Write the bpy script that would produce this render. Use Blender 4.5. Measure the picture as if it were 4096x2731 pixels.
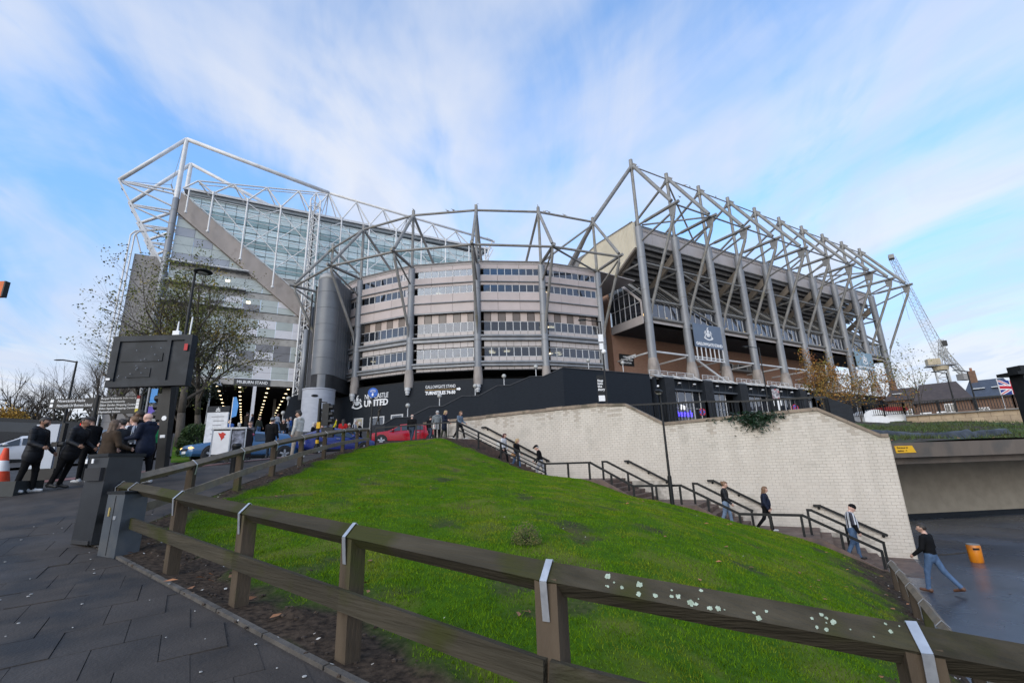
import bpy, math, random
import numpy as np
from mathutils import Vector, Matrix
R = math.radians
C = bpy.context.scene.collection
for _o in list(bpy.data.objects): bpy.data.objects.remove(_o)
sc = bpy.context.scene
# ------------------------------------------------------------------ camera, sky, sun, exposure
# world axes: x along the Gallowgate facade, y into the ground, z up; the lens is the origin
cam = bpy.data.cameras.new('camera'); cam.sensor_width = 36.0; cam.lens = 36*1840/4096
cam.clip_start = .05; cam.clip_end = 4000
camo = bpy.data.objects.new('camera', cam); C.objects.link(camo)
_R = ((0.87123879, 0.10035251, 0.48049177), (-0.48989261, 0.23917497, 0.83833201), (-0.03079288, -0.96577674, 0.25754046))
camo.matrix_world = Matrix([[_R[i][0], -_R[i][1], -_R[i][2], 0] for i in range(3)] + [[0, 0, 0, 1]])
sc.camera = camo
SUN_AZ, SUN_EL = R(238), R(24)          # compass bearing with +y as north: low in the south-west
world = bpy.data.worlds.new('World'); sc.world = world; world.use_nodes = True
nt = world.node_tree; nt.nodes.clear()
def nd(t, typ, **kw):
    n = t.nodes.new(typ)
    for k, v in kw.items():
        if k in n.inputs.keys() if isinstance(k, str) else False: n.inputs[k].default_value = v
        else: setattr(n, k, v)
    return n
out = nt.nodes.new('ShaderNodeOutputWorld'); bg = nt.nodes.new('ShaderNodeBackground'); bg.inputs[1].default_value = .11
sky = nt.nodes.new('ShaderNodeTexSky'); sky.sky_type = 'NISHITA'; sky.sun_disc = False
sky.sun_elevation = SUN_EL; sky.sun_rotation = SUN_AZ; sky.altitude = 60; sky.air_density = 1.0; sky.dust_density = .6; sky.ozone_density = 2.5
def wm(op, a, b=None, c=None):
    n = nt.nodes.new('ShaderNodeMath'); n.operation = op
    for i, v in enumerate((a, b, c)):
        if v is None: continue
        if isinstance(v, (int, float)): n.inputs[i].default_value = v
        else: nt.links.new(v, n.inputs[i])
    return n.outputs[0]
tc = nt.nodes.new('ShaderNodeTexCoord'); sp = nt.nodes.new('ShaderNodeSeparateXYZ'); nt.links.new(tc.outputs['Generated'], sp.inputs[0])
zz = wm("ADD", wm("MAXIMUM", sp.outputs[2], 0.0), .14)
u = wm('DIVIDE', sp.outputs[0], zz); v = wm('DIVIDE', sp.outputs[1], zz)
def cloud(ang, su, sv, scale, det, rough, dist, off):
    # thin high cloud on a flat layer, combed along one wind direction
    ca, sa = math.cos(ang), math.sin(ang)
    a = wm('ADD', wm('MULTIPLY', u, ca*su), wm('MULTIPLY', v, sa*su)); b = wm('ADD', wm('MULTIPLY', u, -sa*sv), wm('MULTIPLY', v, ca*sv))
    cb = nt.nodes.new('ShaderNodeCombineXYZ'); nt.links.new(a, cb.inputs[0]); nt.links.new(b, cb.inputs[1]); cb.inputs[2].default_value = off
    n = nt.nodes.new('ShaderNodeTexNoise'); n.inputs['Scale'].default_value = scale; n.inputs['Detail'].default_value = det
    n.inputs['Roughness'].default_value = rough; n.inputs['Distortion'].default_value = dist
    nt.links.new(cb.outputs[0], n.inputs['Vector']); return n.outputs['Fac']
def ramp(x, a, b, lo=0., hi=1.):
    n = nt.nodes.new('ShaderNodeMapRange'); n.interpolation_type = 'SMOOTHSTEP'
    for i, q in enumerate((a, b, lo, hi)): n.inputs[i+1].default_value = q
    nt.links.new(x, n.inputs[0]); return n.outputs[0]
c1 = cloud(R(70), .62, .85, 1.0, 5, .5, 1.1, 2.9)
c2 = cloud(R(60), .55, 1.1, 1.9, 6, .58, 1.4, 9.2)
c3 = cloud(R(88), .22, .9, 4.2, 5, .6, .5, 4.4)
dens = wm('ADD', wm('MULTIPLY', c1, .62), wm('ADD', wm('MULTIPLY', c2, .34), wm('MULTIPLY', c3, .13)))
hor = ramp(sp.outputs[2], .0, .48, .17, 0.)
m = ramp(wm('ADD', dens, hor), .43, .67)
m = wm('MULTIPLY_ADD', m, .78, .10)
mx = nt.nodes.new('ShaderNodeMixRGB'); nt.links.new(m, mx.inputs[0])
hs = nt.nodes.new('ShaderNodeMixRGB'); hs.blend_type = 'MULTIPLY'; hs.inputs[0].default_value = 1
hm = nt.nodes.new('ShaderNodeMixRGB'); hm.inputs[1].default_value = (1.0, 1.1, 1.25, 1); hm.inputs[2].default_value = (1.75, 2.65, 3.15, 1); nt.links.new(ramp(sp.outputs[2], .02, .55), hm.inputs[0]); nt.links.new(hm.outputs[0], hs.inputs[2])
nt.links.new(sky.outputs[0], hs.inputs[1]); nt.links.new(hs.outputs[0], mx.inputs[1])
warm = nt.nodes.new('ShaderNodeMixRGB'); warm.inputs[1].default_value = (6.7, 6.85, 7.3, 1); warm.inputs[2].default_value = (5.7, 6.15, 7.2, 1)
nt.links.new(ramp(c2, .42, .6), warm.inputs[0]); nt.links.new(warm.outputs[0], mx.inputs[2])
nt.links.new(mx.outputs[0], bg.inputs[0]); nt.links.new(bg.outputs[0], out.inputs[0])
sun = bpy.data.lights.new('sun', 'SUN'); sun.energy = 2.1; sun.angle = R(60); sun.color = (1, .90, .78)
suno = bpy.data.objects.new('sun', sun); C.objects.link(suno)
sdir = Vector((math.sin(SUN_AZ)*math.cos(SUN_EL), math.cos(SUN_AZ)*math.cos(SUN_EL), math.sin(SUN_EL)))
suno.rotation_euler = sdir.to_track_quat('Z', 'Y').to_euler(); suno.location = (-30, -30, 60)
sc.view_settings.view_transform = 'Standard'; sc.view_settings.look = 'None'; sc.view_settings.gamma = 1
sc.view_settings.exposure = 0.25; sc.view_settings.use_curve_mapping = False
sc.cycles.use_denoising = True; sc.cycles.max_bounces = 8; sc.cycles.diffuse_bounces = 3; sc.cycles.glossy_bounces = 3; sc.cycles.transparent_max_bounces = 12

# ------------------------------------------------------------------ materials
MATS = {}
def pm(name, c1, c2=None, scale=6, rough=.6, bump=0., bscale=None, metal=0., spec=.5, det=5, stretch=(1, 1, 1), rvar=0., lo=.35, hi=.65, per_obj=0., c3=None, s3=1, k3=.5, isl=0., rotz=None):
    if name in MATS: return MATS[name]
    m_ = bpy.data.materials.new(name); m_.use_nodes = True; t = m_.node_tree; b = t.nodes['Principled BSDF']
    b.inputs['Roughness'].default_value = rough; b.inputs['Metallic'].default_value = metal; b.inputs['Specular IOR Level'].default_value = spec
    c2 = c2 or tuple(x*.82 for x in c1)
    tcn = t.nodes.new('ShaderNodeTexCoord'); mp = t.nodes.new('ShaderNodeMapping'); mp.inputs['Scale'].default_value = stretch
    if rotz is not None: mp.vector_type = 'TEXTURE'; mp.inputs['Rotation'].default_value = (0, 0, rotz); mp.inputs['Scale'].default_value = tuple(1/q for q in stretch)
    geo = t.nodes.new('ShaderNodeNewGeometry'); t.links.new(geo.outputs['Position'], mp.inputs[0])
    n1 = t.nodes.new('ShaderNodeTexNoise'); n1.inputs['Scale'].default_value = scale; n1.inputs['Detail'].default_value = det; t.links.new(mp.outputs[0], n1.inputs['Vector'])
    mr = t.nodes.new('ShaderNodeMapRange'); mr.inputs[1].default_value = lo; mr.inputs[2].default_value = hi; t.links.new(n1.outputs['Fac'], mr.inputs[0])
    mix = t.nodes.new('ShaderNodeMixRGB'); mix.inputs[1].default_value = (*c1, 1); mix.inputs[2].default_value = (*c2, 1); t.links.new(mr.outputs[0], mix.inputs[0])
    col = mix.outputs[0]
    if c3:
        n3 = t.nodes.new('ShaderNodeTexNoise'); n3.inputs['Scale'].default_value = s3; n3.inputs['Detail'].default_value = 6; t.links.new(geo.outputs['Position'], n3.inputs['Vector'])
        m3 = t.nodes.new('ShaderNodeMapRange'); m3.inputs[1].default_value = k3; m3.inputs[2].default_value = k3+.12; t.links.new(n3.outputs['Fac'], m3.inputs[0])
        x3 = t.nodes.new('ShaderNodeMixRGB'); x3.inputs[2].default_value = (*c3, 1); t.links.new(m3.outputs[0], x3.inputs[0]); t.links.new(col, x3.inputs[1]); col = x3.outputs[0]
    if per_obj or isl:
        hsv = t.nodes.new('ShaderNodeHueSaturation'); mo = t.nodes.new('ShaderNodeMapRange'); k = per_obj or isl
        mo.inputs[3].default_value = 1-k; mo.inputs[4].default_value = 1+k
        if isl: t.links.new(geo.outputs['Random Per Island'], mo.inputs[0])
        else:
            oi = t.nodes.new('ShaderNodeObjectInfo'); t.links.new(oi.outputs['Random'], mo.inputs[0])
        t.links.new(mo.outputs[0], hsv.inputs['Value']); t.links.new(col, hsv.inputs['Color']); col = hsv.outputs[0]
    t.links.new(col, b.inputs['Base Color'])
    if rvar:
        rr = t.nodes.new('ShaderNodeMapRange'); rr.inputs[1].default_value = .3; rr.inputs[2].default_value = .7; rr.inputs[3].default_value = max(0, rough-rvar); rr.inputs[4].default_value = min(1, rough+rvar)
        n4 = t.nodes.new('ShaderNodeTexNoise'); n4.inputs['Scale'].default_value = scale*.4; n4.inputs['Detail'].default_value = 4; t.links.new(geo.outputs['Position'], n4.inputs['Vector'])
        t.links.new(n4.outputs['Fac'], rr.inputs[0]); t.links.new(rr.outputs[0], b.inputs['Roughness'])
    if bump:
        n2 = t.nodes.new('ShaderNodeTexNoise'); n2.inputs['Scale'].default_value = bscale or scale*5; n2.inputs['Detail'].default_value = 4; t.links.new(mp.outputs[0], n2.inputs['Vector'])
        bp = t.nodes.new('ShaderNodeBump'); bp.inputs['Strength'].default_value = bump; bp.inputs['Distance'].default_value = .02
        t.links.new(n2.outputs['Fac'], bp.inputs['Height']); t.links.new(bp.outputs[0], b.inputs['Normal'])
    MATS[name] = m_; return m_
def emit(name, c, s):
    if name in MATS: return MATS[name]
    m_ = bpy.data.materials.new(name); m_.use_nodes = True; b = m_.node_tree.nodes['Principled BSDF']
    b.inputs['Base Color'].default_value = (*[x*.5 for x in c], 1); b.inputs['Emission Color'].default_value = (*c, 1); b.inputs['Emission Strength'].default_value = s
    MATS[name] = m_; return m_
def glass(name, tint, refl, clear, rough=.03):
    # window glass: part clear onto the room behind, part mirror of the sky
    m_ = bpy.data.materials.new(name); m_.use_nodes = True; t = m_.node_tree; t.nodes.clear()
    o = t.nodes.new('ShaderNodeOutputMaterial'); g = t.nodes.new('ShaderNodeBsdfGlossy'); g.inputs['Roughness'].default_value = rough; g.inputs[0].default_value = (*refl, 1)
    d = t.nodes.new('ShaderNodeBsdfDiffuse'); d.inputs[0].default_value = (*tint, 1); tr = t.nodes.new('ShaderNodeBsdfTransparent'); tr.inputs[0].default_value = (.75, .8, .82, 1)
    m1 = t.nodes.new('ShaderNodeMixShader'); m1.inputs[0].default_value = clear; t.links.new(d.outputs[0], m1.inputs[1]); t.links.new(tr.outputs[0], m1.inputs[2])
    lw = t.nodes.new('ShaderNodeLayerWeight'); lw.inputs[0].default_value = .35
    mr = t.nodes.new('ShaderNodeMapRange'); mr.inputs[3].default_value = .07; mr.inputs[4].default_value = .5; t.links.new(lw.outputs['Facing'], mr.inputs[0])
    geo = t.nodes.new('ShaderNodeNewGeometry'); nz = t.nodes.new('ShaderNodeTexNoise'); nz.inputs['Scale'].default_value = .5; t.links.new(geo.outputs['Position'], nz.inputs['Vector'])
    bp = t.nodes.new('ShaderNodeBump'); bp.inputs['Strength'].default_value = .06; bp.inputs['Distance'].default_value = .3; t.links.new(nz.outputs[0], bp.inputs['Height']); t.links.new(bp.outputs[0], g.inputs['Normal'])
    m2 = t.nodes.new('ShaderNodeMixShader'); t.links.new(mr.outputs[0], m2.inputs[0]); t.links.new(m1.outputs[0], m2.inputs[1]); t.links.new(g.outputs[0], m2.inputs[2]); t.links.new(m2.outputs[0], o.inputs[0])
    MATS[name] = m_; return m_

# ------------------------------------------------------------------ mesh helpers
V = Vector
class G:
    def __init__(s): s.v = []; s.f = []; s.m = []; s.mi = 0
    def add(s, vs, fs):
        b = len(s.v); s.v += [tuple(p) for p in vs]; s.f += [tuple(i+b for i in f) for f in fs]; s.m += [s.mi]*len(fs); return s
    def box(s, c, d, rz=0):
        x, y, z = d[0]/2, d[1]/2, d[2]/2; ca, sa = math.cos(rz), math.sin(rz)
        vs = [(c[0]+a*x*ca-b*y*sa, c[1]+a*x*sa+b*y*ca, c[2]+e*z) for e in (-1, 1) for a, b in ((-1, -1), (1, -1), (1, 1), (-1, 1))]
        return s.add(vs, [(3, 2, 1, 0), (4, 5, 6, 7), (0, 1, 5, 4), (1, 2, 6, 5), (2, 3, 7, 6), (3, 0, 4, 7)])
    def bar(s, p, q, w, h, up=(0, 0, 1), roll=0):
        p, q = V(p), V(q); d = (q-p).normalized(); a = d.cross(V(up))
        if a.length < 1e-4: a = d.cross(V((0, 1, 0)))
        a.normalize(); b = a.cross(d)
        if roll: a, b = a*math.cos(roll)+b*math.sin(roll), b*math.cos(roll)-a*math.sin(roll)
        vs = [o+a*i*w/2+b*j*h/2 for o in (p, q) for i, j in ((-1, -1), (1, -1), (1, 1), (-1, 1))]
        return s.add(vs, [(3, 2, 1, 0), (4, 5, 6, 7), (0, 1, 5, 4), (1, 2, 6, 5), (2, 3, 7, 6), (3, 0, 4, 7)])
    def tube(s, p, q, r, r2=None, n=8, cap=True):
        p, q = V(p), V(q); r2 = r if r2 is None else r2; d = (q-p).normalized(); a = d.orthogonal().normalized(); b = d.cross(a)
        vs = [o+(a*math.cos(k*2*math.pi/n)+b*math.sin(k*2*math.pi/n))*rr for o, rr in ((p, r), (q, r2)) for k in range(n)]
        fs = [(k, (k+1) % n, n+(k+1) % n, n+k) for k in range(n)]
        if cap: fs += [tuple(range(n-1, -1, -1)), tuple(range(n, 2*n))]
        return s.add(vs, fs)
    def pipe(s, ps, r, n=6):
        for a, b in zip(ps, ps[1:]): s.tube(a, b, r, None, n)
        return s
    def prism(s, ps, vec):
        n = len(ps); ps = [V(p) for p in ps]; w = V(vec)
        return s.add(ps+[p+w for p in ps], [tuple(range(n-1, -1, -1)), tuple(range(n, 2*n))]+[(k, (k+1) % n, n+(k+1) % n, n+k) for k in range(n)])
    def quad(s, *ps): return s.add(ps, [tuple(range(len(ps)))])
    def ball(s, c, r, n=10, k=6):
        r = r if isinstance(r, (tuple, list)) else (r, r, r); vs = [(c[0], c[1], c[2]-r[2])]
        for i in range(1, k):
            t = -math.pi/2+math.pi*i/k
            vs += [(c[0]+r[0]*math.cos(t)*math.cos(2*math.pi*j/n), c[1]+r[1]*math.cos(t)*math.sin(2*math.pi*j/n), c[2]+r[2]*math.sin(t)) for j in range(n)]
        vs.append((c[0], c[1], c[2]+r[2])); L = len(vs)-1
        fs = [(0, 1+(j+1) % n, 1+j) for j in range(n)]
        for i in range(k-2): fs += [(1+i*n+j, 1+i*n+(j+1) % n, 1+(i+1)*n+(j+1) % n, 1+(i+1)*n+j) for j in range(n)]
        fs += [(1+(k-2)*n+j, 1+(k-2)*n+(j+1) % n, L) for j in range(n)]
        return s.add(vs, fs)
    def lathe(s, prof, c=(0, 0, 0), n=16):
        vs = [(c[0]+r*math.cos(2*math.pi*j/n), c[1]+r*math.sin(2*math.pi*j/n), c[2]+z) for r, z in prof for j in range(n)]; k = len(prof)
        fs = [(i*n+j, i*n+(j+1) % n, (i+1)*n+(j+1) % n, (i+1)*n+j) for i in range(k-1) for j in range(n)]
        fs += [tuple(range(n-1, -1, -1)), tuple(range((k-1)*n, k*n))]
        return s.add(vs, fs)
    def grid(s, P):
        n, k = len(P), len(P[0])
        return s.add([p for row in P for p in row], [(i*k+j, i*k+j+1, (i+1)*k+j+1, (i+1)*k+j) for i in range(n-1) for j in range(k-1)])
def world_of(o):
    mm = Matrix.Translation(o.location) @ o.rotation_euler.to_matrix().to_4x4() @ Matrix.Diagonal((*o.scale, 1))
    return world_of(o.parent) @ mm if o.parent else mm
def mesh(g, mats, smooth=False, M=None):
    me = bpy.data.meshes.new('m'); vs = g.v
    if M is not None: vs = [M @ V(p) for p in vs]
    me.from_pydata(vs, [], g.f)
    for x in (mats if isinstance(mats, (list, tuple)) else [mats]): me.materials.append(x)
    if any(g.m): me.polygons.foreach_set('material_index', g.m)
    if smooth: me.polygons.foreach_set('use_smooth', [True]*len(g.f))
    if smooth and smooth is not True: me.set_sharp_from_angle(angle=R(smooth))
    me.update(); return me
def mk(name, g, mats, parent=None, smooth=False, kind=None, label=None, local=False):
    M = None
    if parent is not None and not local: M = world_of(parent).inverted()
    o = bpy.data.objects.new(name, mesh(g, mats, smooth, M) if isinstance(g, G) else g); o.data.name = name
    C.objects.link(o)
    if parent is not None: o.parent = parent
    if kind: o['kind'] = kind
    if label: o['label'] = label
    return o
def tag(o, label, cat, group=None):
    o['label'] = label; o['category'] = cat
    if group: o['group'] = group
    return o
def thing(name, label, cat, loc=(0, 0, 0), rz=0, group=None):
    o = bpy.data.objects.new(name, None); C.objects.link(o); o.location = loc; o.rotation_euler = (0, 0, rz); o.empty_display_size = .2
    return tag(o, label, cat, group)
def dup(root, loc, rz=0, label=None, scale=None, group=None):
    def rec(o, par):
        c = o.copy(); C.objects.link(c); c.parent = par
        for ch in o.children: rec(ch, c)
        return c
    c = rec(root, None); c.location = loc; c.rotation_euler = (0, 0, rz)
    if scale: c.scale = (scale,)*3 if isinstance(scale, (int, float)) else scale
    if label: c['label'] = label
    if group: c['group'] = group
    return c
def lerp(a, b, t): return tuple(a[i]+(b[i]-a[i])*t for i in range(len(a)))
def poly_at(ps, t):
    # point at arc fraction t of a polyline
    L = [math.dist(a, b) for a, b in zip(ps, ps[1:])]; s = t*sum(L)
    for (a, b), l in zip(zip(ps, ps[1:]), L):
        if s <= l+1e-9: return lerp(a, b, s/l if l else 0)
        s -= l
    return tuple(ps[-1])
rnd = random.Random(7)
def text_mesh(s, size, depth, name='letters', bold=0., align='LEFT', space=1.0):
    cu = bpy.data.curves.new(name, 'FONT'); cu.body = s; cu.size = size; cu.extrude = depth; cu.offset = bold; cu.align_x = align; cu.space_character = space
    cu.resolution_u = 2
    o = bpy.data.objects.new('tmp', cu); me = bpy.data.meshes.new_from_object(o); bpy.data.objects.remove(o); bpy.data.curves.remove(cu); return me
def text(name, s, size, depth, M, mat, parent=None, bold=0., align='LEFT', space=1.0, fit=None):
    # lettering laid in the plane of M (x along the line, y up, z out of the wall)
    me = text_mesh(s, size, depth, name, bold, align, space)
    if fit:
        xs = [v_.co.x for v_ in me.vertices]; k = fit/(max(xs)-min(xs)); me.transform(Matrix.Diagonal((k, 1, 1, 1)))
    me.materials.clear(); me.materials.append(mat)
    me.transform((world_of(parent).inverted() if parent else Matrix()) @ M)
    o = bpy.data.objects.new(name, me); C.objects.link(o)
    if parent: o.parent = parent
    return o
def frame(o, x, out_):
    # matrix with given origin, horizontal x axis, z = outward normal
    x = V(x).normalized(); z = V(out_).normalized(); y = z.cross(x); return Matrix(((x.x, y.x, z.x, o[0]), (x.y, y.y, z.y, o[1]), (x.z, y.z, z.z, o[2]), (0, 0, 0, 1)))

# palette
M_CONC = pm('concrete', (.40, .385, .36), (.31, .30, .285), 1.2, .85, .25, 14, c3=(.24, .225, .205), s3=.55, k3=.56)
M_CONED = pm('weathered_cone_concrete', (.34, .30, .27), (.20, .175, .16), 1.6, .9, .4, 9, stretch=(1, 1, .35))
M_STEEL = pm('grey_painted_steel', (.18, .19, .208), (.245, .25, .258), 1.1, .45, .05, 20, metal=.15, stretch=(1, 1, .2))
M_STRUT = pm('weathered_strut_steel', (.245, .238, .225), (.18, .174, .163), 1.3, .55, .08, 12, metal=.1, c3=(.19, .17, .12), s3=.9, k3=.6)
M_WSTEEL = pm('white_painted_steel', (.66, .66, .66), (.55, .55, .55), 1.0, .4, .03, 10)
M_PANEL = pm('grey_cladding_panel', (.46, .415, .395), (.42, .38, .36), .7, .5, .02, 6, per_obj=.035)
M_PANELW = pm('white_cladding_panel', (.66, .65, .68), (.6, .6, .63), .7, .4, per_obj=.04)
M_PANELD = pm('dark_cladding_panel', (.20, .20, .215), (.17, .17, .18), .7, .45, per_obj=.08)
M_CREAM = pm('cream_ribbed_sheet', (.60, .545, .43), (.53, .48, .375), .5, .55, .03, 8, stretch=(1, 1, .4))
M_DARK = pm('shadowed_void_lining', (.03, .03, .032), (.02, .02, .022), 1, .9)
M_BLACKW = pm('black_painted_brick', (.013, .017, .023), (.009, .012, .017), 3, .65, .25, 24, stretch=(1, 1, 4), spec=.25)
M_BLACK = pm('black_gloss_paint', (.007, .008, .009), (.012, .013, .014), 5, .45, spec=.3)
M_WHITE = pm('white_paint', (.8, .8, .8), (.74, .74, .74), 4, .5)
M_SIGNB = pm('slate_blue_sign_face', (.115, .15, .205), (.095, .125, .18), .4, .35)
M_SIGNT = pm('pale_blue_sign_face', (.20, .31, .38), (.17, .27, .33), .4, .4)
M_GLASS = glass('office_glass', (.03, .035, .045), (.74, .76, .84), .55)
M_FRAME = pm('pale_window_frame', (.55, .55, .55), (.48, .48, .48), 3, .4)
M_ALU = pm('galvanised_steel', (.55, .57, .60), (.42, .44, .47), 14, .38, .06, 50, metal=.7)
M_SKIN = pm('skin_fair', (.60, .37, .28), (.52, .31, .24), 9, .5)
M_SKINB = pm('skin_brown', (.34, .19, .125), (.28, .15, .10), 9, .5)
M_LIT = emit('lit_ceiling_panel', (1, .86, .62), 2.6)
M_RUBBER = pm('tyre_rubber', (.02, .02, .02), (.03, .03, .03), 9, .8)
# ------------------------------------------------------------------ terrain
def rbf(pts):
    P = np.array(pts, float); n = len(P); d = np.hypot(P[:, None, 0]-P[None, :, 0], P[:, None, 1]-P[None, :, 1])
    K = np.where(d > 0, d*d*np.log(d+1e-9), 0.)+np.eye(n)*.02; A = np.c_[np.ones(n), P[:, :2]]
    w = np.linalg.solve(np.block([[K, A], [A.T, np.zeros((3, 3))]]), np.r_[P[:, 2], 0, 0, 0])
    def f(x, y):
        x = np.asarray(x, float); y = np.asarray(y, float); r = np.hypot(x[..., None]-P[:, 0], y[..., None]-P[:, 1])
        return np.where(r > 0, r*r*np.log(r+1e-9), 0.) @ w[:n] + w[n] + w[n+1]*x + w[n+2]*y
    return f
SD = V((-.475, .88, 0)).normalized(); SN = V((SD.y, -SD.x, 0)); SQ = V((21.49, 8.63, 0))
def st(t, off=0., z=0.): p = SQ+SD*t+SN*off; return (p.x, p.y, z)       # along the white wall, off < 0 towards the stairs
FENCE = [(-1.41, 9.28, -1.05), (-.66, 7.56, -1.16), (.09, 5.83, -1.27), (.83, 4.11, -1.38), (1.57, 2.39, -1.49), (2.62, 1.13, -1.68), (3.95, -.2, -1.95), (5.3, -1.5, -2.25)]
UP = [(-1.72, 10.15, -1.0), (-.93, 11.85, -.72), (-.1, 13.65, -.40), (.72, 15.4, -.12), (1.62, 17.35, .17), (2.65, 19.55, .47), (3.72, 21.85, .76), (4.75, 24.05, .98), (5.75, 26.2, 1.17)]
EDGE = [st(19.2, -3.2, 1.5), st(17.6, -3.2, .93), st(15.5, -3.2, .17), st(13.3, -3.2, -.52), st(11.2, -3.2, -.80), st(9.2, -3.2, -1.45), st(7.3, -3.2, -1.80), st(5.2, -3.2, -2.38), st(3.3, -3.2, -2.82), st(1.0, -3.2, -3.72)]
LOW = [(17.6, 7.7, -3.75), (15.7, 6.75, -3.62), (13.2, 5.45, -3.52), (10.9, 4.3, -3.45), (8.2, 2.4, -3.4), (6.2, .2, -3.35), (5.6, -1.9, -3.0)]
FAR = [(0, 0, -1.5), (-3, 3, -1.5), (-6, 6, -1.45), (-2.3, 15.4, -.18), (-4.8, 17.2, -.19), (-12, 14, -.9), (-14, 20, -.3), (-10.5, 34.4, .92), (-6.8, 33.3, 1.22), (-8.3, 27.8, .52), (-1.3, 26, .56), (4.3, 27.2, .9), (-2.65, 21.8, .26), (1.7, 20, .48), (8, 29, 1.4), (14, 31, 1.7), (10.5, 25.6, 1.52), (20, 38, 2.7), (32, 36, 3.6), (48, 36, 4.0), (1, 72, 4.8), (13, 52, 4.0), (-30, 72, 5), (-25, 34, .8), (-40, 20, .2), (0, 45, 3.1), (-12, 50, 3.2), (75, 34, 3.4), (100, 30, 3.2), (4, -6, -2.3), (-6, -6, -1.9), (0, 110, 7), (-40, 110, 7.5)]
H = rbf(FAR+FENCE[:6]+UP)
HM = rbf(FENCE+UP+EDGE+LOW+[(9.4, 25.2, 1.5), (7.4, 26.0, 1.36), (6, 15, -.42), (9.5, 14.5, -.72), (5, 8, -1.15), (11.5, 9.2, -1.9), (8.5, 5.5, -2.15), (4.2, 4.2, -1.62)])
def gz(x, y): return float(H(x, y))
def mz(x, y): return float(HM(x, y))
def coons(A, B, Cc, D, n, k, zf, dz=0.):
    # patch between four polylines: A from corner 0 to 1, B 1 to 2, Cc 3 to 2, D 0 to 3
    rows = []
    for i in range(n+1):
        s = i/n; a = poly_at(A, s); c = poly_at(Cc, s); row = []
        for j in range(k+1):
            t = j/k; d = poly_at(D, t); b = poly_at(B, t)
            row.append([(1-t)*a[q]+t*c[q]+(1-s)*d[q]+s*b[q]-((1-s)*(1-t)*A[0][q]+s*(1-t)*A[-1][q]+(1-s)*t*Cc[0][q]+s*t*Cc[-1][q]) for q in (0, 1)])
        rows.append(row)
    P = np.array(rows); Z = zf(P[..., 0], P[..., 1])+dz
    return np.concatenate([P, Z[..., None]], -1)
M_TARM = pm('old_tarmac', (.062, .059, .060), (.046, .044, .045), 2.5, .8, .3, 60, rvar=.1, spec=.2)
M_WET = pm('wet_tarmac', (.046, .058, .078), (.030, .039, .055), .7, .26, .2, 90, rvar=.14, c3=(.07, .083, .108), s3=.35, k3=.48)
M_SLAB = pm('dark_paving_slab', (.062, .053, .047), (.042, .037, .034), 2.2, .7, .35, 40, per_obj=.07, rvar=.12, c3=(.030, .030, .032), s3=1.1, k3=.52, spec=.2)
M_SLABB = pm('brown_paving_slab', (.10, .07, .058), (.078, .055, .046), 5, .8, .3, 40, spec=.2)
M_GROUT = pm('paving_bed', (.03, .03, .03), (.022, .022, .022), 6, .9)
M_RED = pm('red_tactile_paving', (.20, .085, .075), (.15, .065, .06), 3, .7, .3, 30)
M_KERB = pm('kerb_stone', (.20, .19, .175), (.14, .135, .125), 5, .75, .3, 30, per_obj=.1)
M_EDGE = pm('dark_edging_stone', (.10, .088, .075), (.06, .053, .046), 6, .85, .4, 30, per_obj=.12)
M_STEP = pm('brown_brick_steps', (.135, .085, .068), (.085, .056, .047), 4, .6, .4, 22, per_obj=.08, rvar=.15, c3=(.06, .045, .042), s3=1.4, k3=.55)
M_BLOCK = pm('white_painted_block', (.57, .515, .445), (.51, .46, .395), 2.2, .7, .35, 40, per_obj=.035, stretch=(1, 1, .22), c3=(.45, .41, .35), s3=.7, k3=.60)
M_BLOCKM = pm('weathered_block_joint', (.52, .47, .41), (.25, .225, .19), 3, .85, .3, 30)
M_COPE = pm('brown_stone_coping', (.27, .21, .155), (.19, .15, .115), 4, .85, .4, 25, per_obj=.12, c3=(.12, .10, .07), s3=1.3, k3=.54)
M_WOOD = pm('weathered_rail_timber', (.064, .055, .039), (.034, .030, .021), 9, .9, .7, 30, stretch=(.09, 1.6, 1.6), rotz=math.atan2(-.92, .4), lo=.3, hi=.72, per_obj=.14, c3=(.040, .042, .014), s3=1.6, k3=.50, spec=.15)
M_WOODL = pm('pale_rail_timber', (.20, .155, .105), (.13, .10, .07), 6, .8, .4, 40, per_obj=.18, c3=(.17, .15, .12), s3=1.5, k3=.52)
M_LICHEN = pm('pale_green_lichen', (.43, .50, .40), (.28, .34, .25), 40, .95, .5, 120)
# ground sheet to the horizon
g = G(); xs = sorted(set([-600, -400, -250, -160, -110, -80, -60]+list(range(-50, 121, 5))+[150, 200, 300, 450, 700])); ys = sorted(set([-80, -50, -30, -20, -12]+list(range(-6, 121, 4))+[130, 150, 180, 220, 300, 450, 700]))
def far_z(x, y):
    cx_, cy_ = min(max(x, -40), 100), min(max(y, -6), 110)
    if x >= 4 and y <= 28 and x < 70: return -4.5
    z = gz(cx_, cy_)+(max(0, y-110))*.012-.35
    return min(z, 2.0) if x >= 70 else z
g.grid([[(x, y, far_z(x, y)) for x in xs] for y in ys]); mk('ground', g, M_TARM, kind='structure', smooth=True)
# lower plaza: wet tarmac
g = G(); g.grid([[(x, y, -3.75) for x in np.linspace(5.5, 60, 24)] for y in np.linspace(-14, 24, 20)]); mk('wet_plaza', g, M_WET, kind='structure')
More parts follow.
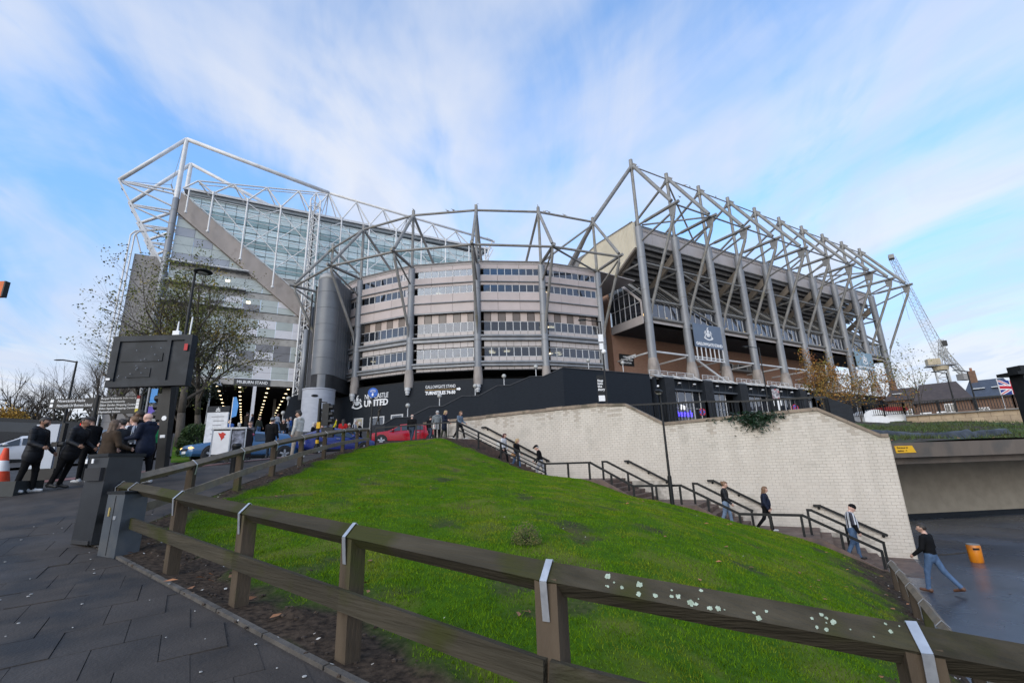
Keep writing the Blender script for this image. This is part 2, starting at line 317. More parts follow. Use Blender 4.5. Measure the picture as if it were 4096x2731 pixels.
# pavement bed and the road
CURB = [(6.4, -4.2), (3.75, -.5), (2.45, .95), (1.41, 2.31), (.67, 4.03), (-.07, 5.75), (-.82, 7.48), (-1.57, 9.2), (-2.0, 10.2), (-1.15, 11.95), (-.32, 13.75), (.5, 15.5), (1.4, 17.45), (2.43, 19.65), (3.5, 21.95), (4.55, 24.15), (5.6, 26.5)]
KERB = [(-40, 15.5), (-14, 17.8), (-8, 19.2), (-3, 20.6), (0, 22.2), (3, 24.8), (5.6, 27.4), (9, 29.4), (13, 31.2), (19, 33.4), (30, 35.2), (60, 35.6), (110, 33)]
g = G(); P = coons(CURB, KERB[6::-1][:1]+[(5.6, 27.4)], [(-9, -8), (-16, 0), (-24, 9), (-40, 15.5)], [(6.4, -4.2), (0, -8), (-9, -8)], 90, 40, H) if False else None
rows = []
for i in range(91):
    a = poly_at(CURB, i/90); b = poly_at([(2, -9), (-9, -7), (-18, 0), (-28, 10), (-40, 15.5), (-14, 17.8), (-8, 19.2), (-3, 20.6), (0, 22.2), (3, 24.8), (5.5, 27.3)], min(1, i/90)**.8)
    rows.append([(lambda q: (q[0], q[1], gz(*q)-.012))(lerp(a, b, (j/40)**1.3)) for j in range(41)])
g.grid(rows); mk('pavement', g, M_GROUT if False else M_SLAB, kind='structure', smooth=True)
g = G()
def strip(g, A, off0, off1, n, zf, dz):
    for_rows = []
    L = len(A)
    for i in range(n+1):
        p = poly_at(A, i/n); q = poly_at(A, min(1, i/n+.004)); o = poly_at(A, max(0, i/n-.004)); d = V((q[0]-o[0], q[1]-o[1], 0)).normalized(); nn = V((-d.y, d.x, 0))
        for_rows.append([(p[0]+nn.x*o_, p[1]+nn.y*o_, zf(p[0]+nn.x*o_, p[1]+nn.y*o_)+dz) for o_ in np.linspace(off0, off1, 5)])
    g.grid(for_rows)
strip(g, KERB, 0, 8.5, 150, gz, -.11); mk('road', g, M_TARM, kind='structure', smooth=True)
g = G(); strip(g, KERB, -1.5, -.32, 150, gz, .004); mk('red_paving_band', g, M_RED, kind='structure', smooth=True)
g = G(); strip(g, KERB, 8.3, 60, 120, gz, .0); mk('forecourt_pavement', g, M_TARM, kind='structure', smooth=True)
kb = thing('road_kerb', 'pale stone kerb between the red paving and the road', 'kerb')
for i in range(26):
    a = poly_at(KERB, .19+.016*i); b = poly_at(KERB, .19+.016*(i+.97)); g = G()
    g.bar((a[0], a[1], gz(a[0], a[1])-.06), (b[0], b[1], gz(b[0], b[1])-.06), .3, .14); mk('kerb_stone', g, M_KERB, kb)
# paving slabs by the fence: each one its own piece
pv = thing('slab_paving', 'dark square paving slabs filling the footpath in the lower corner', 'paving'); rs = random.Random(3)
def inside(x, y): # west of the curb
    for (x0, y0), (x1, y1) in zip(CURB[1:15], CURB[2:15]):
        if (min(y0, y1) <= y <= max(y0, y1)): return x < x0+(x1-x0)*(y-y0)/(y1-y0)-.02
    return True
def clip(poly, a, b):
    out_ = []; f = lambda p: (b[0]-a[0])*(p[1]-a[1])-(b[1]-a[1])*(p[0]-a[0])
    for p, q in zip(poly, poly[1:]+poly[:1]):
        fp, fq = f(p), f(q)
        if fp >= 0: out_.append(p)
        if (fp >= 0) != (fq >= 0): t = fp/(fp-fq); out_.append((p[0]+(q[0]-p[0])*t, p[1]+(q[1]-p[1])*t))
    return out_
ca, sa = math.cos(R(5)), math.sin(R(5)); slabs = []
for r_ in range(-1, 19):
    for c_ in range(-24, 10):
        x0 = c_*.45+(.2 if r_ % 2 else 0)+rs.uniform(-.002, .002); y0 = 1.2+r_*.60; wj = .0028
        ql = [(x0+wj, y0+wj), (x0+.45-wj, y0+wj), (x0+.45-wj, y0+.60-wj), (x0+wj, y0+.60-wj)]
        ql = [(x*ca-y*sa, x*sa+y*ca) for x, y in ql]; cxm = sum(p[0] for p in ql)/4; cym = sum(p[1] for p in ql)/4
        for a, b in zip(CURB[1:8], CURB[2:9]):
            if min(a[1], b[1])-.5 <= cym <= max(a[1], b[1])+.5 and ql:
                e = ((b[0]-a[0]), (b[1]-a[1])); l = math.hypot(*e); o_ = (-e[1]/l*.06, e[0]/l*.06)
                ql = clip(ql, (a[0]+o_[0], a[1]+o_[1]), (b[0]+o_[0], b[1]+o_[1]))
        if len(ql) < 3 or cym > 12.2 or not inside(cxm, cym): continue
        fw = cxm*.48+cym*.838; rt = cxm*.871-cym*.49
        if fw < 1.5 or abs(rt) > fw*1.22: continue
        slabs.append((fw, ql))
slabs.sort(key=lambda s: s[0]); rest = G()
for i, (fw, ql) in enumerate(slabs):
    dz = rs.uniform(-.004, .006); tx, ty = rs.uniform(-.006, .006), rs.uniform(-.006, .006); c0 = ql[0]
    top = [(x, y, gz(x, y)-.004+dz+(x-c0[0])*tx+(y-c0[1])*ty) for x, y in ql]
    if i < 298:
        g = G(); g.prism([(x, y, z-.05) for x, y, z in top], (0, 0, .05)); brown = abs(sum(p[0] for p in ql)/len(ql)-.04) < .24 and abs(sum(p[1] for p in ql)/len(ql)-5.66) < .32
        mk('paving_slab', g, M_SLABB if brown else M_SLAB, pv, label='single brown slab beside the edging' if brown else None)
    else: rest.prism([(x, y, z-.05) for x, y, z in top], (0, 0, .05))
if rest.v: mk('paving_slab', rest, M_SLAB, pv, kind='stuff')
ed = thing('path_edging', 'thin stone edging between dark slabs and planting soil', 'edging')
for a, b in zip(CURB[1:8], CURB[2:9]):
    for k in range(2):
        p, q = lerp(a, b, k/2+.006), lerp(a, b, k/2+.494); g = G(); g.bar((*p, gz(*p)-.03), (*q, gz(*q)-.03), .055, .10); mk('edging_stone', g, M_EDGE, ed)
# chewing gum, cigarette ends and paper on the path
g = G()
for i in range(150):
    x, y = rs.uniform(-5, 1.5), rs.uniform(2.2, 12)
    if not inside(x+.1, y): continue
    r_ = rs.uniform(.006, .017); g.lathe([(r_, -.002), (r_, .0025), (r_*.5, .004)], (x, y, gz(x, y)+.004), 7)
mk('path_litter', g, pm('chewing_gum', (.5, .49, .47), (.3, .3, .29), 30, .8), kind='stuff')

# ------------------------------------------------------------------ grass mound
SIDE_A = [(p[0], p[1]) for p in CURB[8:0:-1]]; SIDE_A = SIDE_A[:-1]+[(3.75, -.5), (5.6, -1.9)]
SIDE_B = [(-2.0, 10.2)]+[(p[0]-.16, p[1]+.07) for p in UP[1:]]+[(7.4, 26.3), (9.45, 25.55)]
SIDE_C = [(5.6, -1.9)]+[(p[0], p[1]) for p in LOW[5::-1]][0:0]+[(p[0], p[1]) for p in reversed(LOW[:6])]+[st(.7, -3.17)[:2]]
SIDE_D = [(9.45, 25.55)]+[(p[0], p[1]) for p in EDGE[:-1]]+[st(.7, -3.17)[:2]]
# patch: s along A (corner post -> foot of fence), t towards the stairs
P = coons(SIDE_A, SIDE_C, SIDE_D, SIDE_B, 150, 150, HM)
rng = np.random.default_rng(5)
def vnoise(x, y, sc_, seed):
    r = np.random.default_rng(seed); T = r.random((64, 64)); x = x/sc_+100; y = y/sc_+100; xi = np.floor(x).astype(int); yi = np.floor(y).astype(int); fx = x-xi; fy = y-yi
    fx = fx*fx*(3-2*fx); fy = fy*fy*(3-2*fy); g_ = lambda a, b: T[a % 64, b % 64]
    return (g_(xi, yi)*(1-fx)+g_(xi+1, yi)*fx)*(1-fy)+(g_(xi, yi+1)*(1-fx)+g_(xi+1, yi+1)*fx)*fy
def dpoly(x, y, ps):
    d = np.full(np.shape(x), 1e9)
    for (x0, y0), (x1, y1) in zip(ps, ps[1:]):
        l = (x1-x0)**2+(y1-y0)**2+1e-9; t = np.clip(((x-x0)*(x1-x0)+(y-y0)*(y1-y0))/l, 0, 1); d = np.minimum(d, np.hypot(x-x0-t*(x1-x0), y-y0-t*(y1-y0)))
    return d
FL = [p[:2] for p in FENCE]; UL = [p[:2] for p in UP]; EL = [p[:2] for p in EDGE]; LL = [p[:2] for p in LOW]
def soil(x, y):
    n = vnoise(x, y, .5, 1)*.55+vnoise(x, y, .16, 2)*.3+vnoise(x, y, 1.7, 3)*.5
    dA = dpoly(x, y, [(-1.7, 10)]+FL); dB = dpoly(x, y, UL); dC = dpoly(x, y, [(7.5, 26)]+EL[:4]); dD = dpoly(x, y, LL)
    wA = .75+.25*np.clip((y-2)/6, 0, 1); b = np.maximum.reduce([1.25-dA/wA, 1.2-dB/(.62), 1.25-dC/.85, 1.25-dD/np.where(x > 12.5, 1.7, 1.15)])
    worn = np.clip((vnoise(x, y, 1.15, 31)*.6+vnoise(x, y, .3, 32)*.4-.66)*4.0, 0, .62)
    return np.maximum(np.clip((b-n*.85+.15)*2.2, 0, 1), worn)
X, Y = P[..., 0], P[..., 1]; S = soil(X, Y)
edge = np.minimum(1, np.minimum.reduce([dpoly(X, Y, SIDE_A), dpoly(X, Y, SIDE_B), dpoly(X, Y, SIDE_D)])/.4)
P[..., 2] += edge*((vnoise(X, Y, .9, 4)-.5)*.09+(vnoise(X, Y, .28, 5)-.5)*.05*(1+S)-S*.03)
g = G(); g.grid(P.tolist()); me = mesh(g, M_BLACK, True); at = me.attributes.new('bare', 'FLOAT', 'POINT'); at.data.foreach_set('value', S.reshape(-1).astype(np.float32))
m_ = pm('mound_turf', (.055, .125, .003), (.034, .088, .003), 5.5, .9, .5, 30, c3=(.105, .125, .02), s3=.8, k3=.5, spec=.1); t = m_.node_tree; b_ = t.nodes['Principled BSDF']
lk = [l for l in t.links if l.to_socket == b_.inputs['Base Color']][0]; src = lk.from_socket
aN = t.nodes.new('ShaderNodeAttribute'); aN.attribute_name = 'bare'; geo = t.nodes.new('ShaderNodeNewGeometry'); nz = t.nodes.new('ShaderNodeTexNoise'); nz.inputs['Scale'].default_value = 16; nz.inputs['Detail'].default_value = 8; t.links.new(geo.outputs['Position'], nz.inputs['Vector'])
cr = t.nodes.new('ShaderNodeValToRGB'); cr.color_ramp.elements[0].color = (.018, .013, .010, 1); cr.color_ramp.elements[0].position = .32; cr.color_ramp.elements[1].color = (.085, .06, .042, 1); cr.color_ramp.elements[1].position = .72
t.links.new(nz.outputs['Fac'], cr.inputs[0]); mxx = t.nodes.new('ShaderNodeMixRGB'); t.links.new(aN.outputs['Fac'], mxx.inputs[0]); t.links.new(src, mxx.inputs[1]); t.links.new(cr.outputs[0], mxx.inputs[2]); t.links.new(mxx.outputs[0], b_.inputs['Base Color'])
me.materials.clear(); me.materials.append(m_); o = bpy.data.objects.new('grass_mound', me); C.objects.link(o); o['kind'] = 'structure'
# blades of grass
def blades(n, seed, hmin, hmax, wid, near):
    r = np.random.default_rng(seed); s = r.random(n)*150; t_ = r.random(n)*150
    i = np.minimum(s.astype(int), 149); j = np.minimum(t_.astype(int), 149); fs = (s-i)[:, None]; ft = (t_-j)[:, None]
    q = P[i, j]*(1-fs)*(1-ft)+P[i+1, j]*fs*(1-ft)+P[i, j+1]*(1-fs)*ft+P[i+1, j+1]*fs*ft
    d = q[:, 0]*.48+q[:, 1]*.838; sl = soil(q[:, 0], q[:, 1]); tuft = vnoise(q[:, 0], q[:, 1], .33, 8)
    keep = (sl < .55*r.random(n)+.12) & (d > .8) & ((r.random(n) < np.clip(6/np.maximum(d, 1), .25, 1)) if near else True); q = q[keep]; d = d[keep]; tuft = tuft[keep]; n = len(q)
    h = (hmin+(hmax-hmin)*r.random(n))*(.65+.7*tuft); w = wid*(.7+.6*r.random(n))*(1+d*.05); a = r.random(n)*6.283; ln = r.normal(0, .45, (n, 2))*h[:, None]
    dx = np.c_[np.cos(a), np.sin(a)]*w[:, None]; z0 = q[:, 2]-.006
    v_ = np.zeros((n, 3, 3)); v_[:, 0, :2] = q[:, :2]-dx; v_[:, 1, :2] = q[:, :2]+dx; v_[:, 0, 2] = z0; v_[:, 1, 2] = z0; v_[:, 2, :2] = q[:, :2]+ln; v_[:, 2, 2] = z0+h
    return v_.reshape(-1, 3)
def tri_mesh(name, vv, m, kind='stuff'):
    me = bpy.data.meshes.new(name); n = len(vv)//3; me.vertices.add(n*3); me.vertices.foreach_set('co', vv.astype(np.float32).reshape(-1)); me.loops.add(n*3); me.loops.foreach_set('vertex_index', np.arange(n*3, dtype=np.int32))
    me.polygons.add(n); me.polygons.foreach_set('loop_start', np.arange(0, n*3, 3, dtype=np.int32)); me.materials.append(m); me.update(); me.validate(); o = bpy.data.objects.new(name, me); C.objects.link(o); o['kind'] = kind; return o
M_BLADE = pm('grass_blade', (.115, .21, .005), (.072, .152, .003), 2.2, .8, 0, isl=.42, c3=(.155, .20, .012), s3=.9, k3=.5, spec=.08)
tri_mesh('grass', np.concatenate([blades(330000, 11, .016, .042, .0042, False), blades(160000, 12, .02, .05, .0036, True)]), M_BLADE)
# fallen leaves, twigs and paper scraps on the turf and the soil
def scatter(n, seed, pred):
    r = random.Random(seed); out_ = []
    while len(out_) < n:
        i, j = r.randrange(150), r.randrange(150); q = P[i, j]
        if pred(float(q[0]), float(q[1]), float(S[i, j]), r): out_.append((float(q[0])+r.uniform(-.05, .05), float(q[1])+r.uniform(-.05, .05), float(q[2]), r.uniform(0, 6.28), r))
    return out_
g = G()
for x, y, z, a, r in scatter(230, 21, lambda x, y, s, r: s > .4 or r.random() < .22):
    l = r.uniform(.03, .075); c, s_ = math.cos(a), math.sin(a); up = r.uniform(.005, .03); zl = z+.035
    g.add([(x-c*l, y-s_*l, zl), (x-s_*l*.5, y+c*l*.5, zl+up), (x+c*l, y+s_*l, zl+up*.5), (x+s_*l*.5, y-c*l*.5, zl+.003)], [(0, 1, 2, 3)])
mk('fallen_leaves', g, pm('fallen_leaf', (.30, .12, .045), (.20, .10, .05), 2, .8, isl=.45), kind='stuff')
g = G()
for x, y, z, a, r in scatter(330, 22, lambda x, y, s, r: s > .6 or r.random() < .03):
    l = r.uniform(.008, .03); c, s_ = math.cos(a), math.sin(a); zl = z+.02
    g.add([(x-c*l, y-s_*l, zl), (x-s_*l*.6, y+c*l*.6, zl+.008), (x+c*l, y+s_*l, zl+.01), (x+s_*l*.6, y-c*l*.6, zl)], [(0, 1, 2, 3)])
mk('soil_litter', g, pm('pale_litter', (.5, .48, .44), (.25, .21, .17), 3, .8, isl=.5), kind='stuff')
g = G()
for x, y, z, a, r in scatter(900, 23, lambda x, y, s, r: s > .55):
    k = r.uniform(.006, .026); g.ball((x, y, z+k*.2), (k, k*r.uniform(.6, 1), k*.7), 5, 3)
mk('soil_clods', g, pm('soil_clod', (.075, .052, .037), (.035, .026, .02), 6, .95, isl=.4), kind='stuff')
# small shrub on the lawn
t = thing('small_bush', 'small round yellow green shrub growing alone on the lawn', 'shrub', (1.02+3.05, 6.85, mz(4.07, 6.85)))
g = G(); rr = random.Random(4)
for i in range(900):
    a, b, k = rr.uniform(0, 6.28), math.asin(rr.uniform(-.2, 1)), rr.uniform(.55, 1.05); q = V((math.cos(a)*math.cos(b)*.25, math.sin(a)*math.cos(b)*.25, math.sin(b)*.27+.05))*k
    d = V((rr.uniform(-1, 1), rr.uniform(-1, 1), rr.uniform(-.2, 1))).normalized()*.03; e = d.orthogonal().normalized()*.011; p = V(t.location)+q; g.add([p-e, p+d, p+e], [(0, 1, 2)])
mk('foliage', g, pm('yellow_shrub_leaf', (.13, .12, .02), (.07, .075, .015), 8, .7, isl=.4), t, kind='stuff')
g = G()
for i in range(9): a = i*.7; g.tube(V(t.location), V(t.location)+V((math.cos(a)*.13, math.sin(a)*.13, .2)), .006, .003, 4)
mk('stem', g, M_WOOD, t)

# ------------------------------------------------------------------ staircase
sw = 3.12
stairs = thing('staircase', 'brown brick stairs stepping down between the white wall and the lawn', 'staircase', st(8, -1.5, -3.75))
def block(name, t0, t1, z, zb, o0=-.02, o1=-sw, m=M_STEP, par=stairs):
    g = G(); g.prism([st(t0, o0, zb), st(t1, o0, zb), st(t1, o1, zb), st(t0, o1, zb)], (0, 0, z-zb)); return mk(name, g, m, par)
def flight(t0, z0, n, going, rise, o1=-sw):
    for k in range(n):
        block('step', t0-k*going+.0, t0-(k+1)*going-.018, z0-(k+1)*rise, z0-(k+1)*rise-.6, -.02, o1)
block('landing', 26.5, 19.25, 1.48, .6, -.02, -sw-.6)
flight(19.25, 1.48, 14, .335, .1643); block('landing', 14.56-.0, 10.55, -.82, -1.6)
flight(10.55, -.82, 6, .30, .165); block('landing', 8.75, 6.75, -1.81, -2.6)
flight(6.75, -1.81, 6, .30, .165); block('landing', 4.95, 2.8, -2.80, -3.6)
flight(2.8, -2.80, 5, .33, .165); block('landing', 1.15, .1, -3.738, -4.0, -.02, -sw-.1)
g = G()
for (ta, za), (tb, zb) in zip([(19.3, 1.56), (14.5, -.74), (10.5, -.74), (8.7, -1.73), (6.7, -1.73), (4.9, -2.72), (2.8, -2.72)], [(14.5, -.74), (10.5, -.74), (8.7, -1.73), (6.7, -1.73), (4.9, -2.72), (2.8, -2.72), (1.1, -3.68)]):
    g.prism([st(ta, -sw-.004, za-.9), st(tb, -sw-.004, zb-.9), st(tb, -sw-.004, zb-.03), st(ta, -sw-.004, za-.03)], SN*-.12)
mk('stringer', g, M_STEP, stairs)
# handrails: square black steel
def rail_thing(label, off, pts, posts, wall=False, extra=None):
    h = thing('handrail', label, 'handrail', st(pts[0][0], off, pts[0][1]-.8), group='black handrails on the stairs'); g = G()
    for (ta, za), (tb, zb) in zip(pts, pts[1:]): g.bar(st(ta, off, za), st(tb, off, zb), .07, .088)
    for (ta, za) in pts[1:-1]: g.box(st(ta, off, za), (.072, .072, .09), math.atan2(SD.y, SD.x))
    mk('rail', g, M_BLACK, h)
    for tp, zt, zb in posts:
        g = G()
        if wall: g.tube(st(tp, off, zt-.02), st(tp, off, zt-.1), .018, n=6); g.tube(st(tp, off, zt-.1), st(tp, -.0, zt-.1), .018, n=6); g.tube(st(tp, -.035, zt-.1), st(tp, -.005, zt-.1), .05, n=10); mk('bracket', g, M_BLACK, h)
        else: g.prism([st(tp+.04, off-.032, zb), st(tp-.04, off-.032, zb), st(tp-.04, off+.032, zb), st(tp+.04, off+.032, zb)], (0, 0, zt-zb)); mk('post', g, M_BLACK, h)
    return h
FR = [(18.75, 2.34), (13.4, -.03), (11.1, -.03), (9.22, -1.05), (7.25, -1.03), (5.24, -2.06), (3.22, -2.05), (1.17, -3.1)]
def fz(t):
    for (a, za), (b, zb) in zip(FR, FR[1:]):
        if b <= t <= a: return za+(zb-za)*(a-t)/(a-b)
h = rail_thing('long black handrail along the grass edge of the stairs', -3.0, FR, [(t_, fz(t_), fz(t_)-(1.0 if 0 else .86)) for t_ in (18.7, 17.3, 15.9, 14.9, 13.4, 12.2, 11.15, 10.15, 9.2, 8.25, 7.3, 6.3, 5.25, 4.25, 3.27, 2.2, 1.19)])
g = G(); pts = [(18.75, 2.12), (13.4, -.25)]
for (ta, za), (tb, zb) in zip(pts, pts[1:]): g.bar(st(ta, -3.0, za), st(tb, -3.0, zb), .035, .035); g.bar(st(ta, -2.93, za-.2), st(tb, -2.93, zb-.2), .05, .06)
mk('lower_rail', g, M_BLACK, h)
rail_thing('inner black rail with posts halfway up on the second flight', -2.1, [(10.9, -.01), (10.65, -.02), (8.72, -1.03), (8.62, -1.06)], [(10.86, -.02, -.82), (9.7, -.5, -1.3), (8.68, -1.03, -1.83)])
rail_thing('inner black rail behind the two women on the third flight', -2.1, [(7.0, -1.0), (6.8, -1.01), (4.95, -2.0), (4.86, -2.03)], [(6.96, -1.02, -1.81), (5.9, -1.5, -2.3), (4.92, -2.0, -2.85)])
rail_thing('inner black rail beside the man in the striped shirt', -2.1, [(3.1, -1.95), (2.95, -1.96), (1.0, -2.97)], [(3.06, -1.97, -2.80), (2.0, -2.45, -3.3), (1.03, -2.96, -3.75)])
for l_, p0 in (('wall mounted rail above the second flight, by the lamp post', [(10.5, -.02), (10.3, -.02), (8.45, -1.01)]), ('wall mounted rail above the third flight behind the women', [(6.75, -.98), (6.5, -.98), (4.6, -2.02)]), ('wall mounted rail above the lowest flight, at the plaza end', [(2.88, -1.97), (2.65, -1.97), (.7, -2.98)])):
    rail_thing(l_, -.1, p0, [(p0[1][0]+.05, p0[1][1], 0), ((p0[1][0]+p0[2][0])/2, (p0[1][1]+p0[2][1])/2, 0), (p0[2][0]+.12, p0[2][1]+.06, 0)], True)
rail_thing('wall mounted rail above the top flight', -.1, [(19.2, 2.2), (18.9, 2.2), (14.7, 0.1)], [(18.8, 2.15, 0), (16.8, 1.1, 0), (14.9, .2, 0)], True)

# ------------------------------------------------------------------ white block wall with brown coping
TOPZ = [(24, 2.70), (11.7, 2.82), (10.22, 2.70), (8.39, 1.60), (2.11, 1.76), (.22, .57), (-.02, .57)]
def topz(t):
    for (a, za), (b, zb) in zip(TOPZ, TOPZ[1:]):
        if b <= t <= a: return za+(zb-za)*(a-t)/(a-b)
    return .57
ww = thing('block_wall', 'long white painted block wall beside the stairs', 'wall', st(8, .2, -3.75))
g = G(); prof = [(24.0, -3.9), (24.0, 2.70)]+TOPZ[1:]+[(-.02, -3.9)]
g.prism([st(t_, .012, z) for t_, z in prof], SN*.36); mk('wall_core', g, M_BLOCKM, ww)
L_, Hh = .255, .118; rest = G(); cells = []
for r_ in range(56):
    z0 = -3.80+r_*Hh; tt = -.02+(L_/2 if r_ % 2 else 0)-L_/2; k = 0
    while tt < 23.8:
        a, b = max(tt, -.015), min(tt+L_, 23.9); za_, zb_ = min(z0+Hh, topz(a)), min(z0+Hh, topz(b))
        if max(za_, zb_)-z0 > .03 and b-a > .04: cells.append((a+.004, b-.004, z0+.004, max(z0+.006, za_-.004), max(z0+.006, zb_-.004)))
        tt += L_
rb = random.Random(12)
def stair_z(t):
    return -3.8 if t < 1.2 else -2.9 if t < 4.9 else -1.95 if t < 8.7 else -.95 if t < 14.5 else -.95+(t-14.5)*.5
def dist_of(c): p = st((c[0]+c[1])/2, 0, (c[2]+c[3])/2); return V(p).length
vis = [c for c in cells if c[3] > stair_z((c[0]+c[1])/2)]; vis.sort(key=dist_of)
BM = [pm('white_painted_block'+q, c_, tuple(x*.89 for x in c_), 2.2, .75, .4, 40, isl=.05, per_obj=.04 if 0 else 0, stretch=(1, 1, .22), c3=tuple(x*.8 for x in c_), s3=.7, k3=.6) for q, c_ in (('', (.60, .545, .475)), ('_worn', (.575, .522, .452)), ('_stained', (.44, .385, .32)), ('_dirty', (.53, .48, .41)))]
cn = [rb.random() for _ in range(400)]
def tone(a, b, z0):
    # rain streaks run down from under the coping; grime along the foot; the odd repainted block
    m_ = (a+b)/2; dpt = topz(m_)-z0; k = cn[int(m_/.13) % 400]; low = z0-stair_z(m_)
    if dpt < .10+.7*k**5+(.25 if m_ < 2 else 0): return 2 if k > .7 or rb.random() < .2 else 3
    if dpt < .2+1.2*k**4 and rb.random() < .5: return 3
    if low < .4 and rb.random() < .3: return 3
    return 1 if rb.random() < .22 else 0
for i, (a, b, z0, z1, z2) in enumerate(vis):
    d = rb.uniform(.0, .004); tn_ = tone(a, b, z0)
    if i < 298:
        g = G(); g.prism([st(a, .012, z0), st(b, .012, z0), st(b, .012, z2), st(a, .012, z1)], SN*-(.012+d)); mk('block', g, BM[tn_], ww)
    else:
        p0, p1, p2, p3 = (V(st(a, 0, z0)), V(st(b, 0, z0)), V(st(b, 0, z2)), V(st(a, 0, z1))); f = SN*-d; k = SN*.012; rest.mi = tn_
        rest.add([p0+f, p1+f, p2+f, p3+f, p0+k, p1+k, p2+k, p3+k], [(0, 1, 2, 3), (1, 0, 4, 5), (2, 1, 5, 6), (3, 2, 6, 7), (0, 3, 7, 4)])
mb = BM[0]
mk('block', rest, BM, ww, kind='stuff')
# end face of the wall
g = G()
for r_ in range(37):
    z0 = -3.80+r_*Hh; g.add([st(-.02, .0, z0+.004), st(-.02, .36, z0+.004), st(-.02, .36, z0+Hh-.004), st(-.02, .0, z0+Hh-.004), st(-.035, .0, z0+.004), st(-.035, .36, z0+.004), st(-.035, .36, z0+Hh-.004), st(-.035, .0, z0+Hh-.004)], [(4, 5, 6, 7), (0, 1, 5, 4), (2, 3, 7, 6), (1, 2, 6, 5), (3, 0, 4, 7)])
mk('end_course', g, mb, ww, kind='stuff')
# coping stones, one by one
segs = list(zip(TOPZ, TOPZ[1:]))
for (ta, za), (tb, zb) in segs:
    n = max(1, round(abs(ta-tb)/1.0))
    for k in range(n):
        a, b = ta+(tb-ta)*k/n, ta+(tb-ta)*(k+1)/n; z0_, z1_ = za+(zb-za)*k/n, za+(zb-za)*(k+1)/n; dz = rb.uniform(-.006, .006) if ta < 11 else rb.uniform(-.03, .03); g_ = .004; th = .13 if ta < 11.8 else .17
        g = G(); g.prism([st(a-g_, -.06, z0_+dz), st(b+g_, -.06, z1_+dz), st(b+g_, -.06, z1_+th+dz), st(a-g_, -.06, z0_+th+dz)], SN*.48); mk('coping_stone', g, M_COPE, ww)
# ------------------------------------------------------------------ underpass at the far right
UD = V((math.cos(R(-23)), math.sin(R(-23)), 0)); UN = V((-UD.y, UD.x, 0)); UO = V((29.13, 10.76, 0))
def ud(s, n, z): p = UO+UD*s+UN*n; return (p.x, p.y, z)
M_UND = pm('stained_bridge_concrete', (.155, .125, .10), (.105, .085, .07), .8, .8, .3, 12, stretch=(1, 1, .3), c3=(.09, .08, .07), s3=.7, k3=.5)
M_BEIGE = pm('beige_underpass_wall', (.30, .265, .21), (.25, .22, .175), 2, .7, .15, 30)
br = thing('footbridge', 'dark concrete bridge deck over the lower plaza', 'bridge', ud(0, .3, -.28))
g = G(); g.prism([ud(-8, 0, -.28), ud(24, 0, -.28), ud(24, 0, .44), ud(-8, 0, .44)], UN*.35); mk('edge_beam', g, M_UND, br)
g = G(); g.prism([ud(-8, .352, -.6), ud(24, .352, -.6), ud(24, 9, -.6), ud(-8, 9, -.6)], V((0, 0, .9))); mk('deck', g, M_DARK if False else M_UND, br)
g = G(); bw = thing('underpass_wall', 'beige wall under the bridge with a dark skirting band', 'wall', ud(6, 4.4, -3.75)); g.prism([ud(-8, 4.3, -3.48), ud(24, 4.3, -3.48), ud(24, 4.3, -.6), ud(-8, 4.3, -.6)], UN*.3); mk('wall_face', g, M_BEIGE, bw)
g = G(); g.prism([ud(-8, 4.28, -3.76), ud(24, 4.28, -3.76), ud(24, 4.28, -3.484), ud(-8, 4.28, -3.484)], UN*.3); mk('skirting', g, M_BLACKW, bw)
for s_ in (1.8, 4.4, 7, 9.6): pass
sg = thing('direction_sign', 'small yellow direction sign fixed to the bridge beam', 'sign', ud(-.7, -.02, .08)); g = G(); g.prism([ud(-1.0, -.03, -.05), ud(.1, -.03, -.05), ud(-.05, -.03, .29), ud(-1.03, -.03, .29)], UN*.025); mk('plate', g, pm('yellow_sign', (.75, .42, .01), (.7, .38, .01), 3, .4), sg)
for k, s_ in enumerate(('Entrance to', 'station  →')): text('lettering', s_, .13, .002, frame(ud(-.93, -.034, .16-.15*k), UD, -UN), M_BLACK, sg, .003)
# planted bank behind the beam
M_BANK = pm('rough_bank_soil', (.05, .038, .028), (.032, .026, .02), 3, .95, .5, 20, c3=(.03, .055, .014), s3=.9, k3=.46)
def bank_z(s, n): return .45+max(0, n-.3)*.135+.18*math.sin(s*.7+n)*min(1, n/3)+.1*math.sin(n*1.7+s*.3)
g = G(); g.grid([[ud(s_, n_, bank_z(s_, n_)) for s_ in np.linspace(-9, 30, 60)] for n_ in np.linspace(.05, 19, 40)]); mk('planted_bank', g, M_BANK, kind='structure', smooth=True)
vv = []; r = np.random.default_rng(8)
for i in range(34000):
    s_, n_ = r.uniform(-7, 24), abs(r.normal(4.5, 3.6))+.5; q = V(ud(s_, n_, bank_z(s_, n_)))
    if math.sin(s_*.9+1)*.5+math.sin(n_*1.3+s_*.5)*.6+r.normal(0, .35) < -.15: continue
    h = r.uniform(.08, .3); d = V((r.normal(0, .5)*h, r.normal(0, .5)*h, h)); e = V((r.normal(), r.normal(), 0)).normalized()*r.uniform(.012, .03); vv += [q-e, q+e, q+d]
tri_mesh('bank_groundcover', np.array([tuple(p) for p in vv]), pm('bank_weeds', (.05, .09, .018), (.07, .08, .022), 1.2, .8, isl=.45))
